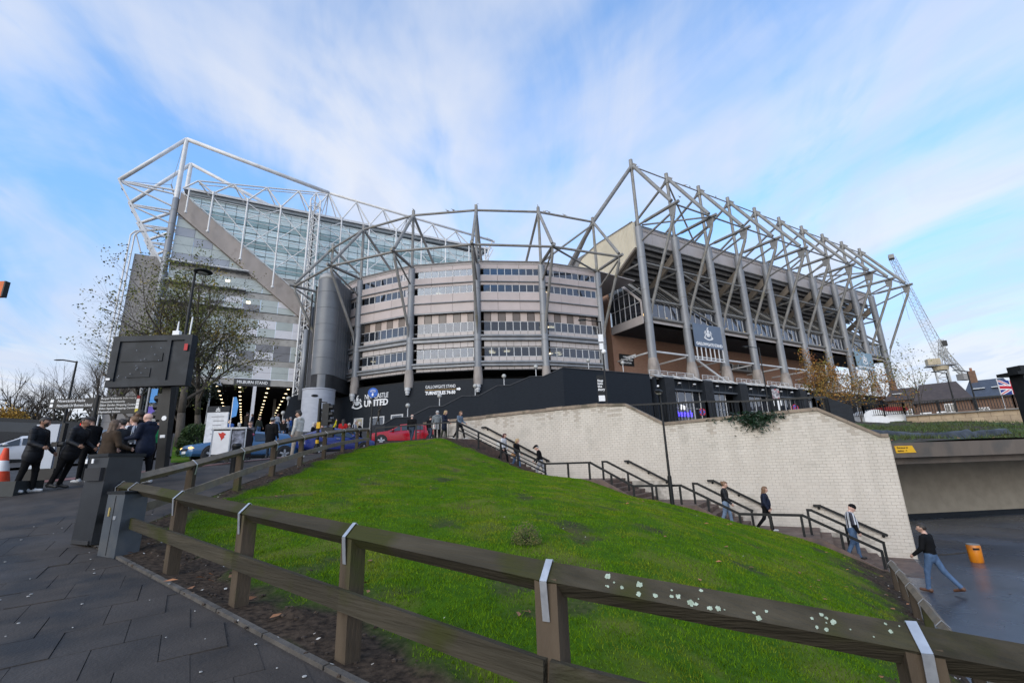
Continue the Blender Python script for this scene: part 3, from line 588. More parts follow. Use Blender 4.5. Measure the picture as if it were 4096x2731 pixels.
g = G(); rq = random.Random(44); g.grid([[ud(-.6+.25*i, 2.0+.3*math.sin(i*.5)*.3+j*.12, bank_z(-.6+.25*i, 2.0)+(.05, .22, .42, .52, .50)[j]*(1-.3*(i > 28))*min(1, i*.3)+rq.uniform(-.03, .03)) for i in range(38)] for j in range(5)]); o = mk('black_membrane', g, pm('black_membrane_sheet', (.012, .013, .015), (.045, .047, .05), 2.5, .5, .4, 6), smooth=True); tag(o, 'rumpled black sheeting strip lying across the planted bank above the bridge', 'sheeting')
g = G(); rr = random.Random(31)
for i in range(60):
    s_, n_ = rr.uniform(-6, 14), rr.uniform(.3, 2); q = V(ud(s_, n_, bank_z(s_, n_)+.03)); a = rr.uniform(0, 6); l = rr.uniform(.05, .12); e = V((math.cos(a), math.sin(a), .3))*l; f = V((-math.sin(a), math.cos(a), .1))*l*.6; g.add([q-e, q+f, q+e, q-f], [(0, 1, 2, 3)])
mk('bank_leaves', g, MATS['fallen_leaf'], kind='stuff')
# ------------------------------------------------------------------ Gallowgate stand
Y0 = 42.5
def cx_(i): return 45.77+7.459*i
gs = thing('stadium_stand', 'long stand of grey columns and open tube trusses with a cream ribbed end', 'stand', (79, 45, 4))
def P(name, g, m, par=gs, smooth=False, **k): return mk(name, g, m, par, smooth, **k)
def T(name, p, q, r, m=M_STRUT, par=gs, r2=None, n=8): return P(name, G().tube(p, q, r, r2, n), m, par, True if n > 8 else 40)
def column(par, x, y, zc, zj, zt, rc=.80, rs=.565, joints=3, m=M_STEEL):
    g = G().lathe([(rs, zj), (rs, zt-.05), (rs-.06, zt)], (x, y, 0), 20); c = P('column', g, m, par, 40)
    P('cone_base', G().lathe([(rc*.97, zc), (rc*1.06, zc+(zj-zc)*.35), (rc*.98, zc+(zj-zc)*.6), (rs+.04, zj-.01)], (x, y, 0), 20), M_CONED, c, 40)
    for k in range(joints):
        z = zj+(zt-zj)*(k+1)/(joints+1); P('joint_band', G().lathe([(rs+.004, z-.03), (rs+.022, z-.02), (rs+.022, z+.02), (rs+.004, z+.03)], (x, y, 0), 20), M_STRUT, c)
    return c
for i in range(10):
    x = cx_(i); column(gs, x, Y0, 10.2, 12.98, 32.2)
    g = G().tube((x, Y0, 32.2), (x, Y0, 42.3), .25, .23, 10); g.tube((x, Y0, 41.6), (x, Y0, 43.35), .31, .29, 10); P('mast', g, M_STRUT, gs, 40)
    g = G(); g.prism([(x-.03, Y0-1.1, 41.9), (x-.03, Y0, 41.2), (x-.03, Y0+1.0, 41.9), (x-.03, Y0+.3, 42.6), (x-.03, Y0-.4, 42.6)], (.06, 0, 0)); P('gusset_plate', g, M_STRUT)
    T('fore_stay', (x, Y0-.45, 41.95), (x, 36.3, 33.0), .265)
    g = G().tube((x, 42.1, 32.5), (x, 41.0, 32.5), .16, None, 8).tube((x, 41.2, 32.5), (x, 35.15, 32.36), .235, None, 10); P('outrigger', g, M_STRUT, gs, 40)
    g = G(); g.prism([(x-.035, 35.6, 32.2), (x-.035, 36.9, 32.2), (x-.035, 36.75, 31.0), (x-.035, 36.0, 30.7)], (.07, 0, 0)); P('gusset_plate', g, M_STRUT)
    g = G().tube((x, 36.2, 31.1), (x, 36.28, 30.4), .16, None, 8).tube((x, 36.25, 30.7), (x, 41.35, 20.5), .215, None, 10).tube((x, 41.2, 20.8), (x, 41.75, 19.0), .2, .05, 8); P('tie_tube', g, M_STRUT, gs, 40)
    T('short_brace', (x, 36.7, 31.3), (x, 41.95, 29.95), .15)
    T('back_stay', (x, Y0+.4, 41.9), (x, 53.3, 37.0), .2)
    T('soffit_brace', (x, 43.0, 26.75), (x, 46.6, 26.75), .16)
    T('soffit_brace', (x, 43.0, 22.15), (x, 47.3, 26.3), .2)
    T('wall_brace', (x, 43.0, 13.9), (x, 49.1 if i < 8 else 46, 13.9), .13, M_WSTEEL)
    P('raker', G().prism([(x-.22, 43.2, 29.9), (x-.22, 49.0, 26.0), (x-.22, 49.0, 25.0), (x-.22, 43.2, 28.6)], (.44, 0, 0)), pm('brown_raker_beam', (.21, .175, .14), (.16, .135, .11), 1, .7))
    if i < 9:
        x2 = cx_(i+1)
        T('ridge_tube', (x+.2, Y0, 42.35), (x2-.2, Y0, 42.35), .11, n=6)
        T('outrigger_tube', (x+.2, 35.9, 32.35), (x2-.2, 35.9, 32.35), .13, n=6)
        for z, r_, m_ in ((26.8, .16, M_STRUT), (21.35, .19, M_STRUT), (18.72, .22, M_STRUT), (13.94, .14, M_WSTEEL)): T('bay_tube', (x+.5, Y0, z), (x2-.5, Y0, z), r_, m_)
for i in (1, 7): T('bay_diagonal', (cx_(i)+.5, Y0, 26.5), (cx_(i+1)-.4, Y0, 24.4 if i == 1 else 23.5), .15); T('bay_diagonal', (cx_(i)+.6, Y0, 21.4), (cx_(i+1)-.4, Y0, 19.2), .15)
for i in (0, 6): T('ring_diagonal', (cx_(i)+.3, 42, 32.4), (cx_(i+1)-.1, 36.0, 32.4), .13, n=6)
T('mast_diagonal', (cx_(1), Y0, 41.8), (cx_(2)+3, 46.0, 32.4), .14, n=6)
T('wall_brace', (cx_(1)+.4, 42.3, 13.7), (cx_(2)-.6, 42.2, 10.5), .16, M_WSTEEL); T('wall_brace', (cx_(7)+.6, 42.3, 10.5), (cx_(8)-.2, 42.2, 13.6), .2, M_WSTEEL)
XE = 113.3
# fascia: ribbed gutter band over flat panels
g = G(); xs = np.arange(45.2, XE, .16)
for k, x in enumerate(xs): g.box((x, 43.42, 32.80), (.075, .05, .5))
P('gutter_rib', g, M_PANEL, kind='stuff')
P('gutter', G().box(((45.1+XE)/2, 43.6, 32.8), (XE-45.1, .3, .62)), M_PANEL); P('roof_edge', G().tube((45.0, 43.3, 33.15), (XE, 43.3, 33.15), .11), M_STRUT)
for i in range(9):
    for k in range(2):
        a = cx_(i)+7.459*k/2; P('fascia_panel', G().box((a+3.73/2, 43.55, 31.45), (3.70, .12, 1.98)), M_PANEL)
P('fascia_panel', G().box((45.45, 43.55, 31.45), (.55, .12, 1.98)), M_PANEL)
P('fascia_rail', G().tube((45.1, 43.3, 30.38), (XE, 43.3, 30.38), .13), M_STRUT)
# stepped underside of the seating
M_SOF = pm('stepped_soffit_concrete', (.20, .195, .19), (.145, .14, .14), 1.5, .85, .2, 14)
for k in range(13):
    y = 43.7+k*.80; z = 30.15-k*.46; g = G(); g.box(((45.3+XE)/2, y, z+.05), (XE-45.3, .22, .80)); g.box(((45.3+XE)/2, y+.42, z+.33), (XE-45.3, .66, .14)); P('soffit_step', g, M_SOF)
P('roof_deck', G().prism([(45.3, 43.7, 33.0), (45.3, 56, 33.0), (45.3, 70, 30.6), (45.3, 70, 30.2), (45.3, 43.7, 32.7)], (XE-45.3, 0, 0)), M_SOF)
# cream ribbed west end: standing ribs, top edge level, lower edge on the rake
g = G(); lo = [(42.75, 28.98), (50.2, 24.7), (53.3, 22.9), (60.0, 20.5)]; hi = [(42.75, 32.95), (50.5, 33.0), (54.5, 32.2), (60, 27.5)]
def pl(ps, y):
    for (a, za), (b, zb) in zip(ps, ps[1:]):
        if a <= y <= b: return za+(zb-za)*(y-a)/(b-a)
ys = np.arange(42.75, 60, .28)
for k, y in enumerate(ys[:-1]):
    yb = float(ys[k+1]); y = float(y); q = y+.19
    for (a, b, xo) in ((y, q, 45.0), (q, yb, 44.925)): g.add([(xo, a, pl(lo, a)), (xo, b, pl(lo, b)), (xo, b, pl(hi, b)), (xo, a, pl(hi, a))], [(3, 2, 1, 0)])
    g.add([(45.0, q, pl(lo, q)), (44.925, q, pl(lo, q)), (44.925, q, pl(hi, q)), (45.0, q, pl(hi, q)), (44.925, yb, pl(lo, yb)), (45.0, yb, pl(lo, yb)), (45.0, yb, pl(hi, yb)), (44.925, yb, pl(hi, yb))], [(0, 1, 2, 3), (4, 5, 6, 7)])
cw = P('ribbed_end_wall', g, M_CREAM)
g = G(); g.bar((44.9, 42.7, 33.0), (44.9, 50.5, 33.05), .14, .12).bar((44.9, 50.5, 33.05), (44.9, 54.5, 32.25), .14, .12).bar((44.9, 54.5, 32.25), (44.9, 60, 27.55), .14, .12); P('verge_trim', g, M_STRUT, cw)
g = G()
for (a, b) in zip(lo, lo[1:]): g.bar((45.1, a[0], a[1]-.14), (45.1, b[0], b[1]-.14), .4, .28)
P('rake_trim', g, pm('brown_raker_beam', (.2,)*3), cw); P('corner_return', G().box((45.15, 42.72, 31.0), (.42, .06, 4.0)), M_CREAM, cw)
for k in range(11): P('louvre', G().bar((44.86, 51.6, 27.3-.17*k), (44.86, 53.6, 27.3-.17*k+.0), .1, .05), pm('pale_louvre', (.42, .40, .33)), cw)
# gallery: glazed front, sloping glass roof, beam and soffit
M_GSLOPE = glass('sloping_roof_glass', (.03, .03, .033), (.35, .37, .4), .35, .15)
for i in range(9):
    a = cx_(i); n = 6
    for k in range(n):
        x0, x1 = a+7.459*k/n, a+7.459*(k+1)/n; P('gallery_pane', G().box(((x0+x1)/2, 42.86, 19.95), (x1-x0-.09, .03, 2.0)), M_GLASS)
        P('gallery_mullion', G().box((x1, 42.82, 19.95), (.07, .10, 2.1)), M_FRAME)
    P('gallery_beam', G().box((a+3.73, 42.95, 18.25), (7.44, .5, .86)), M_PANEL); 
    P('roof_glazing', G().add([(a, 42.9, 21.0), (a+7.459, 42.9, 21.0), (a+7.459, 47.3, 25.6), (a, 47.3, 25.6)], [(0, 1, 2, 3)]), M_GSLOPE)
    for k in range(8): x0 = a+7.459*(k+.5)/8; P('glazing_bar', G().bar((x0, 42.85, 21.05), (x0, 47.3, 25.68), .05, .09), M_STRUT)
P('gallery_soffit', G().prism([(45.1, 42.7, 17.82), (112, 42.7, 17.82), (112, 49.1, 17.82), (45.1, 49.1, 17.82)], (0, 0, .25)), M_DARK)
P('gallery_back', G().box((78.5, 48.9, 21.5), (66.5, .2, 7.4)), pm('gallery_inside', (.10, .095, .09), (.07, .066, .06), .6))
g = G(); 
for k in range(15):
    x = 48+4.6*k; P('gallery_lamp', G().ball((x, 45.3, 20.2), (.16, .16, .2), 8, 5), emit('amber_lamp', (1, .62, .22), 3.0))
# glazed pentagonal gable end of the gallery (x = 45)
gb = P('gallery_gable', G().prism([(45.02, 42.8, 17.8), (45.02, 49.1, 17.8), (45.02, 49.1, 19.0), (45.02, 42.8, 19.0)], (.16, 0, 0)), M_PANEL)
yb = [42.9+6.2*k/6 for k in range(7)]; zt = lambda y: 20.98+(y-42.8)*1.02 if y < 47.14 else 25.4-(y-47.14)*.42
zr = [19.05, 20.95, 22.9, 24.6, 26]
for k in range(6):
    for j in range(4):
        a, b = yb[k]+.035, yb[k+1]-.035; z0 = zr[j]+.03; za, zb_ = min(zr[j+1]-.03, zt(a)-.06), min(zr[j+1]-.03, zt(b)-.06)
        if max(za, zb_) < z0+.1: continue
        ps = [(45.08, a, z0), (45.08, b, max(z0, zb_)), (45.08, b, max(z0+.01, zb_)), (45.08, a, max(z0, za))]
        P('gable_pane', G().add([(45.08, b, z0), (45.08, a, z0), (45.08, a, max(z0+.005, za)), (45.08, b, max(z0+.005, zb_))], [(0, 1, 2, 3)]), M_GLASS, gb)
    P('gable_mullion', G().bar((45.05, yb[k], 19.0), (45.05, yb[k], zt(yb[k])), .09, .07, (0, 1, 0)), M_FRAME, gb)
for z in zr[1:3]: P('gable_transom', G().bar((45.05, 42.8, z), (45.05, min(49.1, 49.1), z), .08, .07), M_FRAME, gb)
P('gable_verge', G().bar((45.0, 42.75, 21.0), (45.0, 47.2, 25.5), .22, .28), M_PANEL, gb); P('gable_post', G().box((45.05, 42.82, 19.4), (.2, .16, 3.2)), M_PANEL, gb)
P('gable_room', G().box((48.5, 46, 21), (.1, 6, 5.5)), M_DARK, gb)
# brick wall under the gallery and the terrace in front
M_BRICK = bpy.data.materials.new('orange_brick'); M_BRICK.use_nodes = True; t = M_BRICK.node_tree; b_ = t.nodes['Principled BSDF']; b_.inputs['Roughness'].default_value = .85
geo = t.nodes.new('ShaderNodeNewGeometry'); sp_ = t.nodes.new('ShaderNodeSeparateXYZ'); t.links.new(geo.outputs['Position'], sp_.inputs[0]); ad = t.nodes.new('ShaderNodeMath'); t.links.new(sp_.outputs[0], ad.inputs[0]); t.links.new(sp_.outputs[1], ad.inputs[1])
cb = t.nodes.new('ShaderNodeCombineXYZ'); t.links.new(ad.outputs[0], cb.inputs[0]); t.links.new(sp_.outputs[2], cb.inputs[1]); bt = t.nodes.new('ShaderNodeTexBrick'); t.links.new(cb.outputs[0], bt.inputs[0])
for k, v_ in (('Color1', (.40, .22, .14, 1)), ('Color2', (.33, .175, .115, 1)), ('Mortar', (.20, .13, .095, 1)), ('Scale', 1.0), ('Mortar Size', .018), ('Brick Width', .42), ('Row Height', .15), ('Bias', -.1)): bt.inputs[k].default_value = v_
t.links.new(bt.outputs['Color'], b_.inputs['Base Color'])
P('brick_wall', G().box((73.6, 49.25, 14.0), (57.2, .3, 7.7)), M_BRICK); P('brick_return', G().box((45.15, 52.5, 17.6), (.3, 6.3, 15.0)), M_BRICK)
P('terrace_slab', G().prism([(41, 41.2, 9.9), (113, 41.2, 9.9), (113, 49.2, 9.9), (41, 49.2, 9.9)], (0, 0, .3)), M_CONC)
for x, w in ((69.6, 2.4), (73.4, 2.9), (76.2, 1.4)): 
    g = G().box((x, 48.6, 14.9), (w*.9, .9, 1.0)); c = P('cooling_unit', g, pm('cooling_unit_grey', (.28, .28, .28))); P('unit_grille', G().box((x, 48.14, 14.9), (w*.7, .04, .8)), M_DARK, c)
P('unit_shelf', G().box((73, 48.5, 14.25), (9.5, 1.1, .1)), M_STRUT); P('wall_window', G().box((72.4, 49.08, 15.0), (1.6, .06, .95)), M_FRAME)
for x in (51.3, 58.5, 62.2, 66): 
    P('wall_fan', G().tube((x, 49.1, 12.2), (x, 48.7, 12.2), .22, .3, 12), M_STRUT)
# terrace rail and low lean-to glazing along its edge
for i in range(9):
    a = cx_(i)+.9 if i else 44.0; b = cx_(i+1)-.9; rl = P('terrace_rail', G().box(((a+b)/2, 41.7, 11.15), (b-a, .05, .06)), M_WSTEEL)
    for z in (10.9, 10.65): P('rail_bar', G().box(((a+b)/2, 41.7, z), (b-a, .03, .04)), M_WSTEEL, rl)
    n = 5
    for k in range(n+1): P('rail_post', G().box((a+(b-a)*k/n, 41.7, 10.75), (.05, .05, .85)), M_WSTEEL, rl)
    for k in range(4):
        x0, x1 = a+(b-a)*k/4+.06, a+(b-a)*(k+1)/4-.06; P('lean_to_pane', G().add([(x0, 40.45, 10.0), (x1, 40.45, 10.0), (x1, 41.55, 10.62), (x0, 41.55, 10.62)], [(0, 1, 2, 3)]), pm('wired_glass', (.42, .42, .41), (.33, .33, .33), 2, .3)); P('lean_to_bar', G().bar((x1+.06, 40.4, 10.02), (x1+.06, 41.6, 10.68), .09, .1), M_WSTEEL)
# ------------------------------------------------------------------ black bar front under the columns
bf = thing('bar_shopfront', 'black bar frontage with ribbed piers and tall windows under the stand', 'shopfront', (79, 41.3, 4))
M_RIBB = pm('black_ribbed_pier', (.014, .016, .02), (.022, .024, .028), 2, .5); M_HEAD = pm('dark_slate_header', (.06, .066, .075), (.045, .05, .057), 1, .5)
for i in range(10):
    x = cx_(i); p = P('pier', G().box((x+.15, 41.0, 7.0), (1.75, 1.3, 6.1)), M_BLACKW, bf); P('pier_cap', G().box((x+.1, 41.4, 10.12), (1.95, 1.9, .16)), M_STEEL, bf)
    for k in range(9): P('pier_rib', G().box((x-.62+.19*k, 40.31, 7.0), (.09, .08, 6.0)), M_RIBB, p)
for i in range(9):
    a, b = cx_(i)+1.03, cx_(i+1)-.72; w = b-a; door = i in (1, 4, 6)
    P('upper_panel', G().box(((a+b)/2, 41.25, 9.42), (w, .3, 1.3)), M_BLACKW, bf); P('window_header', G().box(((a+b)/2, 41.0, 8.66), (w, .5, .22)), M_HEAD, bf)
    for k in range(4): P('panel_rib', G().box((a+w*(k+.5)/4, 41.08, 9.42), (.14, .1, 1.28)), M_RIBB, bf)
    for k in (.25, .75):
        l_ = P('flood_lamp', G().ball((a+w*k, 40.75, 9.5), (.30, .16, .10), 10, 6), M_WHITE, bf); P('lamp_arm', G().tube((a+w*k, 40.8, 9.5), (a+w*k, 41.1, 9.3), .04), M_STEEL, l_)
    nn_ = 4 if not door else 3; wb = w if not door else w*.62
    for k in range(nn_):
        x0, x1 = a+wb*k/nn_, a+wb*(k+1)/nn_
        for z0, z1 in ((6.38, 8.52), (4.3, 6.32)): P('window_pane', G().box(((x0+x1)/2, 41.35, (z0+z1)/2), (x1-x0-.09, .03, z1-z0)), M_GLASS, bf)
        P('window_mullion', G().box((x1, 41.3, 6.4), (.07, .1, 4.3)), M_FRAME, bf)
    P('window_transom', G().box((a+wb/2, 41.3, 6.35), (wb, .1, .07)), M_FRAME, bf)
    if door: P('door_recess', G().box((a+w*.81, 42.6, 6.5), (w*.38, .2, 4.2)), M_BLACKW, bf); P('door', G().box((a+w*.72, 42.4, 5.4), (1.1, .08, 2.3)), M_GLASS, bf)
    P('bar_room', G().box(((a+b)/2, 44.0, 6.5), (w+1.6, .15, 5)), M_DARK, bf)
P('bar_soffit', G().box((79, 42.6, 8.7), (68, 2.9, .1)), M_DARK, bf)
# illuminated script sign over the first window: letters only
sg = thing('bar_sign', 'glowing blue script lettering with white figures across the first bar window', 'sign', (48.6, 40.9, 6.0))
text('lettering', "Shearer's", 1.1, .03, frame((46.95, 40.95, 5.25), (1, 0, 0), (0, -1, 0)), emit('blue_neon', (.09, .06, 1.0), 2.2), sg, .02, fit=3.2)
for k in range(3): P('figure', G().tube((48.15+.3*k, 40.9, 6.1), (48.25+.3*k, 40.9, 6.75-.08*k), .06), emit('white_neon', (1, 1, 1), 1.0), sg)
# ------------------------------------------------------------------ club crest, built as a flat relief
def crest(M, s, m1, par, m2=None):
    # two sea horses either side of a striped shield, tower above, ribbon below; unit height about 1
    g = G(); d = .02
    def pg(ps): g.prism([(x, y, 0) for x, y in ps], (0, 0, d))
    def ribbon(pts, w0, w1):
        n = len(pts)
        for i in range(n-1):
            (x0, y0), (x1, y1) = pts[i], pts[i+1]; l = math.hypot(x1-x0, y1-y0); nx, ny = -(y1-y0)/l, (x1-x0)/l; a = w0+(w1-w0)*i/(n-1); b = w0+(w1-w0)*(i+1)/(n-1)
            pg([(x0+nx*a, y0+ny*a), (x0-nx*a, y0-ny*a), (x1-nx*b, y1-ny*b), (x1+nx*b, y1+ny*b)])
    for k in range(4):                                             # shield stripes
        x = -.13+.087*k; yb_ = .20+abs(x+.02)*.35; pg([(x-.026, yb_), (x+.026, yb_-.01), (x+.026, .52), (x-.026, .52)])
    for sx in (-1, 1):                                             # sea horses
        ribbon([(sx*x, y) for x, y in [(.20, .60), (.27, .66), (.32, .62), (.30, .54), (.24, .48), (.235, .40), (.29, .33), (.36, .27), (.38, .20), (.33, .14), (.26, .16)]], .035, .03)
        ribbon([(sx*x, y) for x, y in [(.33, .50), (.39, .54), (.42, .47)]], .02, .01); ribbon([(sx*x, y) for x, y in [(.28, .36), (.35, .41), (.40, .38)]], .018, .01)
    pg([(-.10, .55), (.10, .55), (.09, .72), (-.09, .72)])
    for x in (-.085, -.03, .03, .085): pg([(x-.018, .725), (x+.018, .725), (x+.018, .765), (x-.018, .765)])
    ribbon([(-.05, .77), (-.02, .86), (.05, .90), (.10, .96)], .035, .02); ribbon([(.05, .9), (-.03, .95)], .02, .015)
    n = 13; ribbon([(-.42+.84*i/(n-1), .10-.10*math.sin(math.pi*i/(n-1))) for i in range(n)], .045, .045)
    ribbon([(-.36, .22), (-.47, .16), (-.43, .07)], .03, .03); ribbon([(.36, .22), (.47, .16), (.43, .07)], .03, .03)
    o = bpy.data.objects.new('crest', mesh(g, m1, False, world_of(par).inverted() @ M @ Matrix.Diagonal((s, s, s, 1)))); C.objects.link(o); o.parent = par; return o
M_LET = pm('white_sign_letters', (.82, .82, .82), (.78, .78, .78), 2, .5)
for (xa, xb, m_, lab) in ((53.35, 59.35, M_SIGNB, 'slate blue stand sign with white crest, nearer one between the columns'), (cx_(7)+.1, cx_(8)-1.0, M_SIGNT, 'pale blue stand sign with white crest, far one near the crane')):
    sg = thing('stand_sign', lab, 'sign', ((xa+xb)/2, 41.6, 15.1)); yq = 41.55
    P('sign_face', G().box(((xa+xb)/2, yq, 16.87), (xb-xa, .14, 3.45)), m_, sg)
    fr = frame(((xa+xb)/2, yq-.075, 16.35), (1, 0, 0), (0, -1, 0)); crest(fr, 1.95, M_LET, sg)
    text('lettering', 'GALLOWGATE STAND', .62, .012, frame((xa+.2, yq-.085, 15.42), (1, 0, 0), (0, -1, 0)), M_LET, sg, .018, fit=xb-xa-.4)
    for k in range(7): P('stay_bar', G().bar((xa+.25+(xb-xa-.4)*k/6, yq, 15.15), (xa+.25+(xb-xa-.4)*k/6, yq, 13.35), .16, .08), M_WSTEEL, sg)
    P('bottom_bar', G().box(((xa+xb)/2+.05, yq, 13.3), (xb-xa-.1, .12, .14)), M_WSTEEL, sg)
sg = thing('ticket_sign', 'black ticket collection board on the orange brick wall', 'sign', (47.4, 49.05, 13.4)); P('board', G().box((47.4, 49.02, 14.23), (2.75, .1, 1.68)), M_BLACK, sg)
for k, s_ in enumerate(('TURNSTILES', 'MATCH DAY TICKET', 'COLLECTION')): text('lettering', s_, .32, .01, frame((47.4, 48.95, 14.55-.42*k), (1, 0, 0), (0, -1, 0)), M_LET, sg, .008, 'CENTER', fit=(1.5, 2.3, 1.6)[k])
sg = thing('height_sign', 'narrow white notice hung on the white brace by the first column', 'sign', (45.5, 46.2, 13.6)); P('board', G().box((45.55, 46.2, 13.92), (.05, 1.8, .48)), M_WHITE, sg)
for k in range(3): P('symbol', G().box((45.515, 45.6+.6*k, 13.82), (.01, .14, .18)), M_BLACK, sg)
# ------------------------------------------------------------------ timber fences round the lawn
def diamond(g, p, q, s, off=0):
    p, q = V(p), V(q); d = (q-p).normalized(); side = d.cross(V((0, 0, 1))).normalized(); up = side.cross(d); h = s*.7071
    vs = [o_+k for o_ in (p, q) for k in (up*h, side*h, -up*h, -side*h)]
    return g.add(vs, [(3, 2, 1, 0), (4, 5, 6, 7), (0, 1, 5, 4), (1, 2, 6, 5), (2, 3, 7, 6), (3, 0, 4, 7)])
M_POST = pm('fence_post_timber', (.095, .072, .05), (.055, .042, .030), 5, .9, .5, 30, stretch=(1, 1, .25), per_obj=.1, c3=(.06, .065, .022), s3=1.3, k3=.53, spec=.15)
def fence(label, pts, top, m_rail, m_post, psz, rs_, low_z, strap_r=True, low=True, skip_low=()):
    f = thing('timber_fence', label, 'fence', pts[0]); n = len(pts)
    for i, p in enumerate(pts):
        a = pts[max(0, i-1)]; b = pts[min(n-1, i+1)]; d = V((b[0]-a[0], b[1]-a[1], 0)).normalized(); an = math.atan2(d.y, d.x); zt_ = p[2]+top-rs_*.62
        P('post', G().box((p[0], p[1], (p[2]-.3+zt_)/2), (psz, psz, zt_-p[2]+.3), an), m_post, f)
        s = d.cross(V((0, 0, 1))); k = rs_*.72; bd = V((p[0], p[1], p[2]+top-rs_*.71)); w = d*.021; slope = (b[2]-a[2])/max(.01, math.dist(a[:2], b[:2]))
        up = V((0, 0, 1)); poly = [bd-s*(psz/2+.006)-up*.20, bd-s*(k+.008), bd+up*(k+.008), bd+s*(k+.008), bd+s*(psz/2+.006)-up*.20]
        g = G()
        for q0, q1 in zip(poly, poly[1:]): dd = (q1-q0).normalized(); nrm = dd.cross(d)*.004; g.prism([q0-w, q0+w, q1+w, q1-w], nrm)
        so = P('strap', g, M_ALU, f)
        for q in (bd-s*(psz/2+.010)-up*.17, bd-s*(psz/2*.75+k*.25+.012)-up*.08, bd+(up-s)*(k*.5+.012)): P('screw', G().ball(q, .007, 6, 4), M_STEEL, so)
        if i < n-1:
            q = pts[i+1]; g = G(); diamond(g, (p[0], p[1], p[2]+top-rs_*.7071), (q[0], q[1], q[2]+top-rs_*.7071), rs_); P('rail', g, m_rail, f)
            if low and i not in skip_low:
                dd = V((q[0]-p[0], q[1]-p[1], 0)).normalized(); s2 = dd.cross(V((0, 0, -1)))*-(psz/2+.022); e = .0
                g = G(); g.bar(V((p[0], p[1], p[2]+low_z))+s2, V((q[0], q[1], q[2]+low_z))+s2, .042, .145); P('lower_rail', g, m_rail, f)
    return f
f = fence('dark weathered timber fence with lichen along the paved path', [(-1.68, 9.92, -1.03)]+FENCE, .95, M_WOOD, M_POST, .135, .118, .42)
fence('paler timber fence climbing the upper edge of the lawn', UP, 1.0, M_WOODL, M_POST, .13, .12, .40)
rl = random.Random(9)
for i in (4, 5, 6):                                                # lichen rosettes on the nearest rails
    a, b = V(FENCE[i]), V(FENCE[i+1]); a.z += .95-.0835; b.z += .95-.0835; d = (b-a).normalized(); side = d.cross(V((0, 0, 1))).normalized(); up = side.cross(d)
    w_ = -side if (-side).dot(V((-1, -.4, 0))) > 0 else side; nrm = (w_+up).normalized(); tg = (up-w_).normalized()
    for k in range((34, 34, 20)[i-4]):
        s_ = rl.uniform(.18, .97) if rl.random() < .4 else min(.97, max(.05, rl.choice((.5, .62, .8, .9))+rl.gauss(0, .035))); c = a.lerp(b, s_)+nrm*.0592+tg*rl.uniform(-.045, .045); r_ = rl.choice((.004, .006, .008, .010, .014, .018)); n = 17; vs = [c+nrm*.0025]
        vs += [c+(d*math.cos(j*2*math.pi/n)+tg*math.sin(j*2*math.pi/n))*r_*rl.uniform(.62, 1.12)+nrm*.002 for j in range(n)]
        g = G().add(vs, [(0, 1+j, 1+(j+1) % n) for j in range(n)]); P('lichen', g, M_LICHEN, f)
fence('low timber rail beside the wet plaza at the foot of the lawn', [(15.9, 7.0, -3.68), (14.5, 6.25, -3.62), (13.1, 5.5, -3.58), (11.7, 4.75, -3.54), (10.3, 4.0, -3.5), (8.9, 3.2, -3.48), (7.5, 2.3, -3.45), (6.4, .6, -3.4)], .78, M_WOODL, M_POST, .13, .12, .3, low=False)
